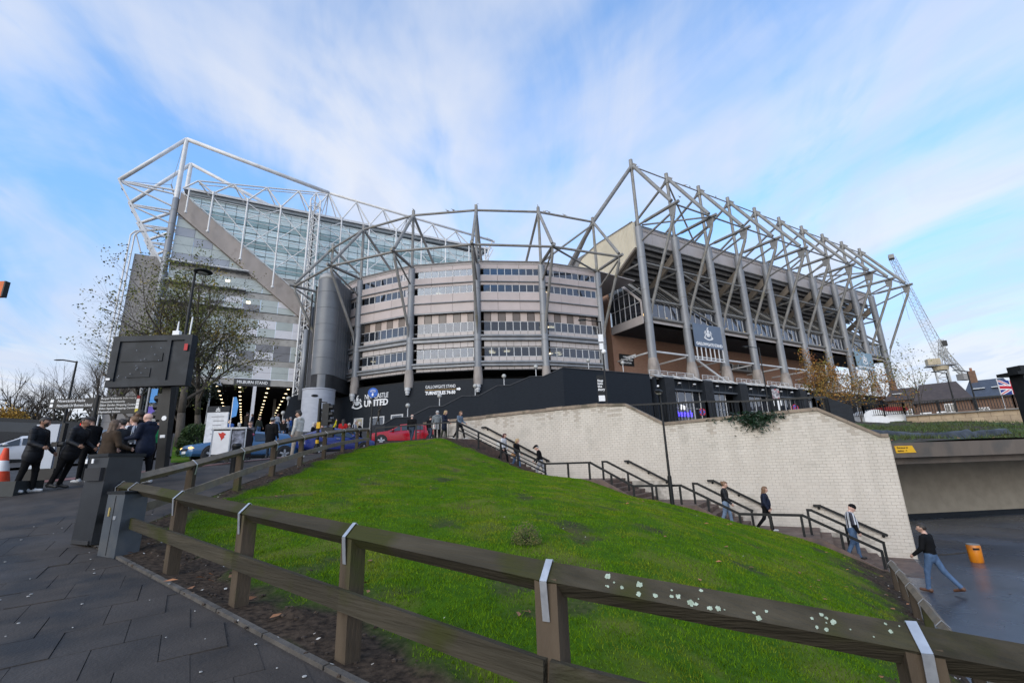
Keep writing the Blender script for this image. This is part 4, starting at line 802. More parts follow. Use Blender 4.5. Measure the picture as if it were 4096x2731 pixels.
# ------------------------------------------------------------------ curved corner building between the two stands
CB = [(8.06, 65.3), (10.8, 57.8), (15.6, 51.4), (22.2, 46.75), (29.45, 43.6), (37.4, 42.5), (44.9, 51.0)]
ND = [(3.5, 63.9, 23.8), (6.75, 54.9, 23.7), (12.5, 48.21, 23.87), (19.7, 42.6, 23.8), (28.24, 39.27, 23.88), (36.72, 37.57, 23.64)]
cb_ = thing('corner_building', 'curved grey office corner with bands of windows between the two stands', 'building', (24, 52, 4))
M_SPAN = pm('pinkish_grey_panel', (.47, .40, .38), (.425, .365, .345), .7, .55, .02, 6, per_obj=.03)
M_BROWNP = pm('brown_tinted_panel', (.15, .115, .095), (.115, .09, .075), .8, .35, per_obj=.1)
M_PINKP = pm('pale_pink_panel', (.46, .375, .33), (.42, .345, .305), .8, .45, per_obj=.06)
def bay(k, t0, t1, panes=True):
    a, b = V((*CB[k], 0)), V((*CB[k+1], 0)); d = (b-a).normalized(); L = (b-a).length; nrm = V((d.y, -d.x, 0))
    def pt(t, o, z): q = a+d*t+nrm*o; return (q.x, q.y, z)
    def pan(name, ta, tb, za, zb, o, m, th=.08, par=cb_): g = G(); g.prism([pt(ta, o, za), pt(tb, o, za), pt(tb, o, zb), pt(ta, o, zb)], nrm*-th); return P(name, g, m, par)
    mu = [x for x in (.12, .75, 1.6, 2.48, 3.36, 4.24, 5.12, 6.0, 6.86, 7.55, L-.05) if t0 <= x <= t1]
    if len(mu) > 1 and mu[-1]-mu[-2] < .35: mu.pop(-2)
    j3 = [x for x in (.1, 2.48, 5.12, L-.1) if t0-.2 <= x <= t1+.2]; j3 = [max(t0, min(t1, x)) for x in j3] if len(j3) > 1 else [t0, t1]
    if j3[0] > t0+.3: j3 = [t0]+j3
    if j3[-1] < t1-.3: j3.append(t1)
    for za, zb in ((23.06, 23.56), (20.97, 22.17), (18.9, 20.0), (17.72, 18.86)):
        for x0, x1 in zip(j3, j3[1:]): pan('spandrel_panel', x0+.015, x1-.015, za, zb, .06, M_SPAN, .14)
    for zz_, o in ((21.33, .16), (18.88, .16)): P('ledge_tube', G().tube(pt(t0, o, zz_), pt(t1, o, zz_), .085), M_STEEL, cb_, 40)
    for zz_ in (14.56, 11.43): P('ledge_tube', G().tube(pt(t0, .12, zz_), pt(t1, .12, zz_), .16, None, 10), M_STEEL, cb_, 40)
    for za, zb in ((14.04, 14.36), (11.0, 11.26)): pan('floor_beam', t0, t1, za, zb, .1, M_STEEL, .3)
    for x0, x1 in zip(mu, mu[1:]):
        i = mu.index(x0)
        for za, zb, o in ((22.22, 23.02, .0), (20.05, 20.93, .0), (15.30, 16.37, -.34), (12.18, 13.2, -.22)):
            pan('window_pane', x0+.045, x1-.045, za, zb, o, M_GLASS, .02)
            pan('window_post', x1-.04, x1+.04, za-.03, zb+.03, o+.04, M_FRAME, .08)
        pan('recess_panel', x0+.03, x1-.03, 16.45, 17.5, -.34, M_BROWNP if (i+k) % 2 else M_PINKP)
        for za, zb, o in ((14.66, 15.24, -.33), (13.36, 13.98, -.21), (11.56, 12.12, -.21), (10.64, 10.96, -.2)): pan('apron_panel', x0+.02, x1-.02, za, zb, o, M_PANEL)
    for za, o in ((22.2, .03), (23.04, .03), (20.03, .03), (20.95, .03), (15.27, -.31), (16.41, -.31), (12.15, -.19), (13.23, -.19)): pan('window_rail', t0, t1, za-.025, za+.025, o, M_FRAME, .08)
    pan('overhang', t0, t1, 17.56, 17.70, .06, M_STEEL, .5)
    for zs in (23.0, 20.9, 16.4, 13.2): pan('room_ceiling', t0, t1, zs+.02, zs+.1, -.1 if zs > 17 else -.45, M_PANEL, 4.2)
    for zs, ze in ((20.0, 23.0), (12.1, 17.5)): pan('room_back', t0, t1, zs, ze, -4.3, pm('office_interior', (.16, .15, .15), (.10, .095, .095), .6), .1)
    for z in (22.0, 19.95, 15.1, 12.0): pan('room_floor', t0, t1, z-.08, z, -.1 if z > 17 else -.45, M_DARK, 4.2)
    # roof gutter with ribs
    pan('gutter', t0, t1, 23.58, 23.92, .05, M_PANEL, .3); P('roof_edge', G().tube(pt(t0, .2, 23.95), pt(t1, .2, 23.95), .07), M_STRUT, cb_)
    g = G()
    for x in np.arange(t0+.05, t1, .15): g.prism([pt(x, .06, 23.6), pt(x+.07, .06, 23.6), pt(x+.07, .06, 23.9), pt(x, .06, 23.9)], nrm*.045)
    P('gutter_rib', g, M_PANEL, cb_, kind='stuff')
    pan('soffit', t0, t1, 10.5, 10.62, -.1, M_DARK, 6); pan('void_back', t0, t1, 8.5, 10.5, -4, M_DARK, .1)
    return pt, nrm, d
BAYS = {}
for k in range(1, 5): BAYS[k] = bay(k, .25, math.dist(CB[k], CB[k+1])-.25)
BAYS[0] = bay(0, 4.5, math.dist(CB[0], CB[1])-.3); BAYS[5] = bay(5, .3, 8.5)
rl = random.Random(17)
for k, zs, t_, w in ((3, 20.86, 1.2, .5), (3, 20.86, 4.0, .6), (2, 20.86, 6.1, .7), (2, 20.86, 2.6, .5), (1, 20.86, .8, .5), (1, 20.86, 2.7, .5), (3, 13.12, 1.5, .7), (3, 13.12, 3.2, .7), (3, 13.12, 1.4, .5), (4, 20.86, 1.2, .5), (4, 20.86, 3.6, .5), (4, 16.35, 1.6, .8), (4, 16.35, .6, .5), (4, 13.12, 2.4, .6), (4, 13.12, 1.9, .4), (2, 13.12, 7.2, .5), (1, 13.12, .6, .5), (4, 13.12, 3.2, .4)):
    pt, nrm, d = BAYS[k]; o = -1.4-rl.random()*1.2; g = G(); g.prism([pt(t_, o, zs-.03), pt(t_+w, o, zs-.03), pt(t_+w, o-.5, zs-.03), pt(t_, o-.5, zs-.03)], (0, 0, .04)); P('ceiling_light', g, M_LIT, cb_)
g = G(); g.prism([(x, y, 23.9) for x, y in CB[:6]]+[(44.5, 43, 23.9), (44.5, 70, 23.9), (12, 70, 23.9)], (0, 0, .1)); P('roof', g, M_PANEL, cb_)
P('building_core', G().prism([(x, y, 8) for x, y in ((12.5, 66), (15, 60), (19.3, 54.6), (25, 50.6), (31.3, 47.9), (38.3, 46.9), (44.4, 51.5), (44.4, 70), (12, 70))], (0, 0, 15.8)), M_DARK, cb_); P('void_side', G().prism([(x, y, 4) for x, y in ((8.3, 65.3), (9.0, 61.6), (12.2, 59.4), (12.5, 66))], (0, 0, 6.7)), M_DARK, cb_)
for k in range(6):
    x, y = CB[k]; n_ = V(ND[k]); c = V((x, y, 23.8)); o = (n_-c); o.z = 0; o.normalize()
    column(cb_, x, y, 8.79, 10.85, 23.55, .52, .42, 3)
    for q, (za, zb, r_) in enumerate(((8.45, 8.78, .34), (8.15, 8.43, .27), (7.95, 8.13, .2))): P('pale_collar', G().lathe([(r_, za), (r_, zb)], (x+o.x*.3, y+o.y*.3, 0), 12), M_FRAME, cb_, 40)
    g = G().tube((x, y, 23.5), (x, y, 31.0), .19, .17, 8).tube((x, y, 30.5), (x, y, 31.6), .23, .21, 8); P('mast', g, M_STRUT, cb_, 40)
    T('fore_stay', V((x, y, 30.7))+o*.2, n_+V((0, 0, .4)), .19, par=cb_)
    tip = n_+o*.7; g = G().tube(c+o*.3, c+o*.9, .12).tube(c+o*.8, tip, .19); P('outrigger', g, M_STRUT, cb_, 40)
    g = G().tube(n_+V((0, 0, -.1)), n_-o*.15+V((0, 0, -.9)), .12).tube(n_-o*.1+V((0, 0, -.7)), c+o*.75+V((0, 0, -7.7)), .17).tube(c+o*.8+V((0, 0, -7.5)), c+o*.5+V((0, 0, -9.0)), .15, .05); P('tie_tube', g, M_STRUT, cb_, 40)
    T('short_brace', n_-o*.3+V((0, 0, -.4)), c+o*.45+V((0, 0, -2.3)), .11, par=cb_)
    T('back_stay', V((x, y, 30.8))-o*.2, V((x, y, 24.0))-o*11, .17, par=cb_)
    if k < 5:
        x2, y2 = CB[k+1]; T('ring_tube', (x, y, 30.95), (x2, y2, 30.95), .15, par=cb_); T('ring_tube', n_, V(ND[k+1]), .15, par=cb_)
T('ring_tube', (37.4, 42.5, 31.0), (45.77, 42.5, 42.3), .23, par=cb_); T('ring_tube', (37.4, 42.5, 30.8), (37.8, 52, 25), .28, par=cb_); T('ring_tube', (29.45, 43.6, 23.9), (37.4, 42.5, 30.6), .13, par=cb_)
T('ring_tube', V(ND[4]), (37.4, 42.5, 23.7), .12, par=cb_)
# ------------------------------------------------------------------ stair tower with rounded nose
tw = thing('stair_tower', 'grey rounded stair tower on a fat pale drum beside the lattice mast', 'tower', (6.9, 57.2, 4)); td = V((.55, .835, 0)).normalized(); tn = V((td.y, -td.x, 0)); tc_ = V((7.05, 57.3, 0)); tr = 1.32
M_TOWER = pm('slate_grey_cladding', (.135, .145, .158), (.115, .122, .135), .8, .4, .02, 8, per_obj=.05)
def nose(rr_, z, z2, ext):
    ps = [tc_+td*ext-tn*rr_]+[tc_-tn*rr_*math.cos(a)-td*rr_*math.sin(a) for a in np.linspace(0, math.pi, 19)]+[tc_+td*ext+tn*rr_]; return G().prism([(p.x, p.y, z) for p in ps], (0, 0, z2-z))
zs = [10.7, 12.7, 14.75, 16.8, 18.85, 20.9, 22.6]
for a, b in zip(zs, zs[1:]): P('cladding_band', nose(tr, a+.015, b-.015, 4.6), M_TOWER, tw, 30)
P('core', nose(tr-.03, 9.0, 22.55, 4.5), M_DARK, tw); P('cladding_band', G().lathe([(1.1, 9.06), (1.1, 10.68)], (7.0, 57.1, 0), 28), M_TOWER, tw, 30)
g = G().lathe([(tr, 0), (tr*.97, .35), (tr*.85, .7), (tr*.6, .98), (tr*.3, 1.1), (.01, 1.13)], (tc_.x, tc_.y, 22.58), 28); P('dome', g, pm('pale_dome', (.33, .335, .34), (.29, .295, .3)), tw, True)
g = G()
for k in range(7): p = tc_+tn*(tr+.01)+td*(k*.7); g.bar((p.x, p.y, 10.8), (p.x, p.y, 22.5), .02, .02, (0, 1, 0))
P('seam', g, M_STRUT, tw, kind='stuff')
p = tc_-tn*(tr+.01)-td*.2; P('slot_window', G().box((p.x, p.y, 17.5), (.14, .5, 8.2), math.atan2(td.y, td.x)), M_BLACK, tw); P('slot_frame', G().box((p.x-.06, p.y-.5, 17.0), (.1, .09, 11.0), math.atan2(td.y, td.x)), M_PANEL, tw)
P('drum', G().lathe([(1.78, 3.0), (1.78, 8.9), (1.84, 8.92), (1.84, 9.05), (1.1, 9.06)], (6.75, 57.3, 0), 36), pm('pale_blue_block_drum', (.40, .415, .46), (.35, .365, .41), 1.2, .6, .25, 12, stretch=(1, 1, 3)), tw, 40)
T('service_pipe', (5.25, 58.3, 8), (5.25, 58.3, 21), .09, M_BLACK, tw); T('service_pipe', (4.95, 58.6, 8), (4.95, 58.6, 16.5), .28, M_STEEL, tw, n=12)
# ------------------------------------------------------------------ tall stand behind, its glazed end turned to the camera
ms = thing('tall_stand', 'tall stand with raking concrete beam, glazed end and white roof trusses', 'stand', (-2, 74, 4.8)); YM = 72.0
M_GPALE = pm('pale_green_glass_panel', (.42, .46, .44), (.36, .40, .385), .5, .16, per_obj=.05, spec=.7)
M_GTEAL = pm('blue_green_reflection_glass', (.60, .70, .71), (.50, .62, .64), .4, .12, per_obj=.08, spec=.8)  # blue-green glass; its bright reflections are put into the pale colour
M_GDEEP = pm('deep_teal_glass', (.27, .385, .40), (.22, .33, .345), .4, .1, per_obj=.1, spec=.8)
M_BEAM = pm('raking_beam_concrete', (.36, .315, .285), (.30, .265, .24), .9, .85, .25, 9, stretch=(1, 1, .4), c3=(.26, .225, .20), s3=.5, k3=.56)
def mp(name, x0, x1, z0, z1, m, y=YM, th=.15, par=ms): return P(name, G().box(((x0+x1)/2, y+th/2, (z0+z1)/2), (x1-x0, th, z1-z0)), m, par)
rt = lambda x: 38.05-.79*(x+11.4)
P('raking_beam', G().prism([(-11.5, YM-.5, rt(-11.5)-3.15), (6.6, YM-.5, rt(6.6)-3.15), (6.6, YM-.5, rt(6.6)), (-11.5, YM-.5, rt(-11.5))], (0, 1.1, 0)), M_BEAM)
g = G(); g.bar((-11.4, YM-.55, 38.2), (6.6, YM-.55, rt(6.6)+.12), .12, .1); P('beam_flashing', g, M_WSTEEL)
rr = random.Random(23); XG = [-11.45+2.24*k for k in range(9)]
def panel_clip(x0, x1, z0, z1, m, name='facade_panel'):
    # cut to the underside of the raking beam
    f = lambda x: rt(x)-3.2
    if f(x1) >= z1: mp(name, x0+.02, x1-.02, z0+.02, z1-.02, m); return
    if f(x0) <= z0+.05: return
    ps = [(x0+.02, z0+.02)]; xc = lambda z: -11.4+(38.05-3.2-z)/.79
    ps.append((min(x1-.02, xc(z0)), z0+.02)); 
    if f(x1) > z0+.02: ps.append((x1-.02, f(x1)))
    if f(x0) > z1: ps += [(xc(z1), z1-.02), (x0+.02, z1-.02)]
    else: ps.append((x0+.02, f(x0)))
    P(name, G().prism([(x, YM, z) for x, z in ps], (0, .15, 0)), m)
for j in range(6):
    for x0, x1 in zip(XG, XG[1:]): panel_clip(x0, x1, 27.95+j*1.27, 27.95+(j+1)*1.27, M_GPALE if rr.random() < .72 else pm('blue_grey_panel', (.30, .32, .36), (.27, .29, .33), .6, .3, per_obj=.06))
storeys = [(27.75, 24.96), (24.96, 22.15), (22.15, 18.5), (18.5, 15.2), (15.2, 12.5)]
for si, (zt_, zb) in enumerate(storeys):
    hs_ = min(1.15, (zt_-zb)*.32); xr = 5.4
    mp('spandrel_band', -11.45, xr, zt_-hs_, zt_-.06, M_CONC); mp('shadow_joint', -11.45, xr, zt_-.06, zt_, M_DARK, YM-.03, .1)
    n = 2; h = (zt_-hs_-zb-.04)/n
    for j in range(n):
        for i, (x0, x1) in enumerate(zip(XG, XG[1:])):
            x1 = min(x1, xr); q = rr.random(); low = si >= 3 or (si == 2 and i > 4)
            m_ = (M_PANELW if q < .45 else M_PANELD if q < .7 else M_GPALE) if low and i > 3 else (M_PANELD if q < .1 else M_GPALE if q < .85 else M_PANELW)
            mp('facade_panel', x0+.02, x1-.02, zb+.04+j*h+.015, zb+.04+(j+1)*h-.015, m_)
for zc in (27.75, 24.96, 22.15):                                   # sun canopies
    c = P('canopy', G().box((-6.9, YM-.75, zc+.12), (9.4, .12, .12)), M_WSTEEL)
    for k in range(14): P('canopy_bracket', G().bar((-11.4+.7*k, YM, zc-.35), (-11.4+.7*k, YM-.8, zc+.05), .07, .16), M_STEEL, c)
    P('canopy_blade', G().box((-6.9, YM-.4, zc-.05), (9.4, .75, .04)), M_STEEL, c)
mp('sign_band', -11.45, 5.4, 11.42, 12.46, M_CONC); sg = thing('entrance_sign', 'white stand name lettering above the lit underpass', 'sign', (-.2, YM-.1, 11.6)); P('sign_board', G().box((-.2, YM-.06, 11.95), (4.3, .1, .98)), pm('dark_grey_board', (.06, .06, .062)), sg)
text('lettering', 'MILBURN STAND', .56, .02, frame((-2.0, YM-.13, 11.77), (1, 0, 0), (0, -1, 0)), M_LET, sg, .012, fit=3.7)
for z, x in ((26.2, -4.6), (23.4, -1.8), (13.6, -6.5), (13.8, -4.2)): P('lit_window', G().box((x, YM-.01, z), (.5, .04, .35)), M_LIT)
# underpass: ceiling with rows of small lights, piers, floor
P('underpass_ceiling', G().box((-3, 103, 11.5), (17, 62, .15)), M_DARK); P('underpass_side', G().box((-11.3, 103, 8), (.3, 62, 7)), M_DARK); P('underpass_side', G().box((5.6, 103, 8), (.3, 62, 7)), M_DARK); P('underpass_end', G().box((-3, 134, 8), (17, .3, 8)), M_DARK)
for x in (-4.2, -1.6, 1.85, 4.45):
    for k in range(13): P('ceiling_spot', G().lathe([(.17, 0), (.17, .03)], (x, 73+4.4*k, 11.38), 10), emit('warm_spot_light', (1, .78, .46), 5.0))
P('pier', G().box((.22, YM+.1, 8.0), (.42, .42, 6.9)), M_PANELW); P('pier', G().box((.3, 90, 8.0), (.4, .4, 6.9)), M_CONC); P('pier', G().box((-10.6, YM+.2, 8.0), (.9, .6, 6.9)), M_CONC); P('pier', G().box((3.3, 84, 8.0), (.4, .4, 6.9)), M_CONC)
# left wing with two white pipes down its corner
for j in range(20):
    z0 = 4+1.25*j
    for x0, x1 in ((-15.72, -13.5), (-13.5, -12.6)): mp('wing_panel', x0+.015, x1-.015, z0+.015, min(28.95, z0+1.235), pm('taupe_wing_panel', (.27, .25, .235), (.235, .22, .205), .6, .5, per_obj=.05), 74, .2)
P('wing_core', G().box((-14.15, 78, 16.4), (3.0, 7.5, 25)), M_PANELD)
for x in (-16.0, -16.4): P('down_pipe', G().pipe([(x, 73.6, 5), (x, 73.6, 31.4), (x+.4, 73.6, 32.0), (x+3.6, 73.6, 33.2)], .11), M_WSTEEL)
T('pipe_brace', (-16, 73.6, 32), (-15, 73.8, 29), .09, M_WSTEEL, ms)
for k in range(5):
    y = YM-.1+6.4*k; x = -11.95; hd = V((-18.4, y, 38.05))
    c = P('mast_column', G().lathe([(.41, 4.5), (.41, 37.1), (.3, 37.25)], (x, y, 0), 18), M_STEEL, ms, 40)
    for j in range(14): P('joint_band', G().lathe([(.42, -.03), (.435, 0), (.42, .03)], (x, y, 8+2.1*j), 18), M_STRUT, c)
    if k < 2: P('upper_mast', G().tube((x, y, 37.2), (x, y, 46.9), .33, .29, 12), M_WSTEEL, ms, 40); T('top_stay', (x, y, 46.85), hd+V((.1, 0, .1)), .27, M_WSTEEL, ms, n=10)
    else: T('top_stay', (-11.6, y, 43.2), hd, .25, M_WSTEEL, ms, n=10)
    for dz in (.25, -.35): T('head_tube', hd+V((.3, 0, dz*.2)), (x, y, 38.15+dz), .14, M_WSTEEL, ms)
    for j in range(1, 4): q = hd.lerp(V((x, y, 38.15)), j/4); T('head_link', q+V((0, 0, .24*j/4+.03)), q-V((0, 0, .33*j/4)), .07, M_STRUT, ms)
    T('lower_brace', hd+V((.5, 0, -.2)), (x, y, 35.8), .14, M_WSTEEL, ms)
    g = G()
    for dy in (-.28, .28): g.bar(hd+V((.1, dy, 0)), (x-.4, y+dy, 27.4), .14, .2, (1, 0, 0))
    for j in range(5): q = hd.lerp(V((x-.4, y, 27.4)), .1+.2*j); g.box(q, (.16, .6, .2))
    P('raking_leg', g, M_WSTEEL)
T('cable', (-18.4, YM, 38.1), (-12.8, YM, 39.1), .03, M_STRUT, ms); T('strut', (-12.8, YM, 39.2), (-12.2, YM, 37.4), .09, M_STRUT, ms); T('cable', (-12.2, YM, 46), (-12.8, YM, 39.1), .025, M_STRUT, ms)
# roof and its front truss
P('roof_slab', G().prism([(-11.3, 71.8, 38.9), (36.8, 71.8, 39.8), (36.8, 110, 39.8), (-11.3, 110, 38.9)], (0, 0, .3)), M_WSTEEL); P('roof_fascia', G().bar((-11.4, 71.7, 38.95), (36.9, 71.7, 39.85), .16, .34), M_WSTEEL); P('roof_shadow_band', G().bar((-10.8, 72.0, 38.45), (36.4, 72.0, 39.3), .3, .4), pm('roof_shadow_grey', (.22, .24, .25)))  # last bar is coloured grey to stand in for shade under the roof edge
YT = 70.5; top = [(-9.6, 39.84), (-5.38, 40.57), (-1.12, 41.28), (3.16, 41.96), (7.44, 42.8), (11.77, 42.38), (16.16, 42.14), (20.46, 41.89), (24.89, 41.6), (29.37, 41.26), (36.8, 41.0)]
botx = [-11.0, -7.65, -3.4, .97, 5.3, 9.7, 14.1, 18.5, 22.95, 27.4, 31.95, 35.2]; bz = lambda x: 38.35+.019*(x+11.2)
main = [(-11.95, YM-.1, 46.85), (7.44, YT, 42.85), (36.8, YT, 41.05)]
for a, b in zip(main, main[1:]): T('main_stay', a, b, .3 if a[0] < 0 else .21, M_WSTEEL, ms, n=10)
T('main_stay', (-11.95, 78.3, 46.85), (6.0, 78.3, 40.2), .27, M_WSTEEL, ms, n=10); T('top_chord', (-9.6, YT, 39.84), (7.44, YT, 42.7), .11, M_WSTEEL, ms); T('top_chord', (-9.6, YT+1, 39.84), (7.44, YT+.6, 42.7), .08, M_WSTEEL, ms)
for i, (x, z) in enumerate(top[:-1]):
    for xb in (botx[i], botx[i+1]):
        T('truss_diagonal', (x, YT, z), (xb, YT, bz(xb)), .12, M_WSTEEL, ms, n=6)
        if xb == botx[i+1]: T('truss_diagonal', (x, YT+.15, z), (xb-.35, YT+1.6, bz(xb)), .09, M_WSTEEL, ms, n=6)
    if i in (4, 7): T('truss_diagonal', (x, YT, z), (x-.9, 78, bz(x)), .08, M_WSTEEL, ms, n=6); T('truss_diagonal', (x, YT, z), (x+.4, 78, bz(x)), .08, M_WSTEEL, ms, n=6)
for x in botx[1:]: T('node_collar', (x, YT, bz(x)-.25), (x, YT, bz(x)+.25), .17, M_WSTEEL, ms)
rl_ = P('roof_rail', G().tube((-10.5, 73, 39.4), (36, 73, 40.3), .035, n=5), M_FRAME)
for k in range(24): x = -10.5+2*k; P('rail_post', G().tube((x, 73, bz(x)+.1), (x, 73, 39.4+.019*(x+10.5)), .03, n=5), M_FRAME, rl_)
for x, z in ((36.2, 40.2), (36.9, 39.3)): T('end_frame', (35.2, YT, 36), (x, YT, z), .1, M_WSTEEL, ms)
T('end_frame', (36.8, YT, 41.0), (35.4, YT, 37.2), .12, M_WSTEEL, ms); T('end_frame', (33, YT, 38.9), (36.6, YT, 39.5), .12, M_WSTEEL, ms); P('crane_arm', G().bar((35.5, YT, 41.3), (37.3, YT, 40.9), .25, .35), M_FRAME)
for x in (35.0, 35.8, 36.4): T('end_frame', (x, YT+1, 39), (x-.2, YT+1, 24), .09, M_WSTEEL, ms)
# glazed end: rows of panes, tubes in front
rows = [38.75-1.13*j for j in range(14)]; dx = 1.4567
xs = [-10.56+dx*k for k in range(32)]
for j, (zt_, zb) in enumerate(zip(rows, rows[1:])):
    m_ = M_GDEEP if j % 3 == 2 else M_GTEAL
    for x0, x1 in zip(xs, xs[1:]):
        if zt_ < rt(x1) or (x0 > 6 and zt_ < 27.5-.0): continue
        za = max(zb, rt(x0)) if False else zb; sk = rr.uniform(-.05, .05)
        g = G(); yt, yb = YM+.35+(.0 if m_ is M_GDEEP else .05)+sk, YM+.35-sk; xx = rt(x0)
        if zb >= rt(x0): ps = [(x0+.03, yb, zb+.03), (x1-.03, yb, zb+.03), (x1-.03, yt, zt_-.03), (x0+.03, yt, zt_-.03)]
        else:
            xc = lambda z: -11.4+(38.05-z)/.79; ps = [(min(x1-.03, max(x0, xc(max(zb, rt(x1))))), yb, max(zb, rt(x1))+.03), (x1-.03, yb, max(zb, rt(x1))+.03), (x1-.03, yt, zt_-.03), (min(x1-.1, max(x0+.03, xc(zt_))), yt, zt_-.03)]
        g.prism(ps, (0, .04, 0)); P('end_pane', g, m_)
    x0 = max(-10.5, -11.4+(38.05-zb)/.79); T('transom_tube', (x0, YT+.5, zb+.0), (36, YT+.5, zb+.02*(36-x0)*.3), .055, M_WSTEEL, ms, n=6)
P('side_panel', G().box((9.2, 73.3, 14.2), (7.6, .3, 20.5)), M_PANELD)
P('end_back', G().prism([(-10.5, YM+1.2, 37.6), (6.5, YM+1.2, 24.2), (36, YM+1.2, 24.2), (36, YM+1.2, 38.3)], (0, .1, 0)), pm('stand_interior', (.22, .3, .31), (.18, .25, .26)))
for i, x in enumerate(botx[1:]):
    T('end_post', (x, YT, bz(x)), (x, YT, max(24, rt(x)-2.6 if x < 5 else 24)), .11, M_WSTEEL, ms)
    if x < 5: P('post_foot', G().ball((x, YT, rt(x)-2.6), .22, 8, 5), M_WSTEEL)
T('end_post', (-10.45, YT, 38.2), (-10.45, YT, 34.7), .1, M_WSTEEL, ms); P('post_foot', G().ball((-10.45, YT, 34.7), .2, 8, 5), M_WSTEEL)
for i in range(1, len(botx)-2):
    x0, x1 = botx[i], botx[i+1]
    for zt_, zb in ((37.9, 33.2), (33.2, 28.5)) if i % 2 else ((35.5, 30.8), (38.1, 35.5), (30.8, 26.0)):
        if zb < rt(x1)-1.2: continue
        T('wind_brace', (x0, YT+.1, zt_) if rt(x0) < zt_ else (x0, YT+.1, rt(x0)), (x1, YT+.1, zb), .07, M_WSTEEL, ms, n=6)
        if zb > rt(x0)-1: T('wind_brace', (x0, YT+.1, zb), (x1, YT+.1, zt_), .07, M_WSTEEL, ms, n=6)
# lattice mast standing in front of the glazed end
lm = thing('lattice_mast', 'slim white triangular lattice mast from the ground to the truss roof', 'mast', (5.6, 69.3, 4.6)); lp = [(4.85, 69.0), (6.25, 69.0), (5.55, 70.1)]
for x, y in lp: T('mast_leg', (x, y, 4.6), (x, y, 40.2), .13, M_WSTEEL, lm); T('mast_leg', (x, y, 40.2), (5.55, 69.3, 41.6), .1, M_WSTEEL, lm)
for j in range(27):
    z = 4.8+1.32*j
    for a, b in ((0, 1), (1, 2), (2, 0)):
        p, q = lp[a], lp[b]; p, q = (p, q) if j % 2 else (q, p); T('mast_lacing', (*p, z), (*q, z+1.32), .075, M_WSTEEL, lm, n=6); T('mast_lacing', (*p, z), (*q, z), .055, M_WSTEEL, lm, n=5)
g = G(); 
for k in range(14): a, b = k*.449, (k+1)*.449; g.tube((5.55+.95*math.cos(a), 69.3+.95*math.sin(a), 38.8), (5.55+.95*math.cos(b), 69.3+.95*math.sin(b), 38.8), .05, n=5)
P('mast_ring', g, M_WSTEEL, lm); T('mast_cable', (5.6, 69.5, 5), (5.6, 69.5, 38), .07, M_BLACK, lm)
# ------------------------------------------------------------------ black walls below the corner
bw = thing('black_wall', 'high black painted brick wall with white club lettering under the curved offices', 'wall', (20, 48.5, 3.5))
def slab(name, a, b, z0, ztop, th, m, par, out_=0.):
    a, b = V((*a, 0)), V((*b, 0)); d = (b-a).normalized(); n_ = V((d.y, -d.x, 0)); a += n_*out_; b += n_*out_
    zt0, zt1 = ztop if isinstance(ztop, tuple) else (ztop, ztop); return P(name, G().prism([(a.x, a.y, z0), (b.x, b.y, z0), (b.x, b.y, zt1), (a.x, a.y, zt0)], n_*-th), m, par)
slab('wall_face', (8.6, 61.2), CB[1], 2.5, 8.6, .4, M_BLACKW, bw, .06)
for k in range(1, 5): slab('wall_face', CB[k], CB[k+1], 2.5, 9.46, .4, M_BLACKW, bw, .06); 
for k in (1, 2): slab('wall_cap', CB[k], CB[k+1], 9.462, 9.54, .46, M_BLACK, bw, .09)
a, b = CB[1], CB[2]; pt, nrm, d = BAYS[1]
for t0, t1, z0, z1 in ((.3, 1.67, 4.3, 5.85), (2.7, 4.77, 3.9, 5.85), (5.7, 7.4, 3.9, 5.9)):
    w = P('opening_frame', G().prism([pt(t0, .075, z0), pt(t1, .075, z0), pt(t1, .075, z1), pt(t0, .075, z1)], nrm*.05), M_FRAME, bw); P('opening_pane', G().prism([pt(t0+.16, .13, z0+.1), pt(t1-.16, .13, z0+.1), pt(t1-.16, .13, z1-.12), pt(t0+.16, .13, z1-.12)], nrm*.01), M_GLASS if t0 > 2 else pm('cream_blind', (.42, .36, .24)), w)
pt0, nrm0, d0 = BAYS[0]
P('opening_frame', G().prism([pt0(5.4, .08, 4.6), pt0(6.8, .08, 4.6), pt0(6.8, .08, 5.8), pt0(5.4, .08, 5.8)], nrm0*.05), M_FRAME, bw)
cs = thing('club_sign', 'white crest and two lines of club name on the black wall', 'sign', pt(3, .1, 7)); text('lettering', 'NEWCASTLE', .82, .03, frame(pt(1.72, .10, 8.02), d, nrm), M_LET, cs, .0, fit=3.45); text('lettering', 'UNITED', 1.05, .03, frame(pt(1.68, .10, 7.14), d, nrm), M_LET, cs, .03, fit=3.5); crest(frame(pt(.62, .08, 7.02), d, nrm), 1.62, M_LET, cs)
pt, nrm, d = BAYS[2]; cs = thing('turnstile_sign', 'white wayfinding lettering and arrow on the black wall', 'sign', pt(4, .1, 8))
text('lettering', 'GALLOWGATE STAND', .52, .03, frame(pt(1.98, .1, 8.62), d, nrm), M_LET, cs, .0, fit=3.5); text('lettering', 'TURNSTILES 74-50', .52, .03, frame(pt(1.98, .1, 7.92), d, nrm), M_LET, cs, .022, fit=3.5)
P('gold_line', G().prism([pt(1.95, .1, 8.42), pt(5.6, .1, 8.42), pt(5.6, .1, 8.47), pt(1.95, .1, 8.47)], nrm*.02), pm('gold_line', (.45, .28, .08)), cs)
P('arrow', G().prism([pt(t_, .1, z) for t_, z in ((5.62, 8.32), (5.88, 8.32), (5.88, 8.22), (6.12, 8.43), (5.88, 8.64), (5.88, 8.54), (5.62, 8.54))], nrm*.03), M_LET, cs)
sw_ = thing('stair_parapet', 'stepped black stair wall rising to the terrace beside the brick stand', 'wall', (30, 41.5, 3.5))
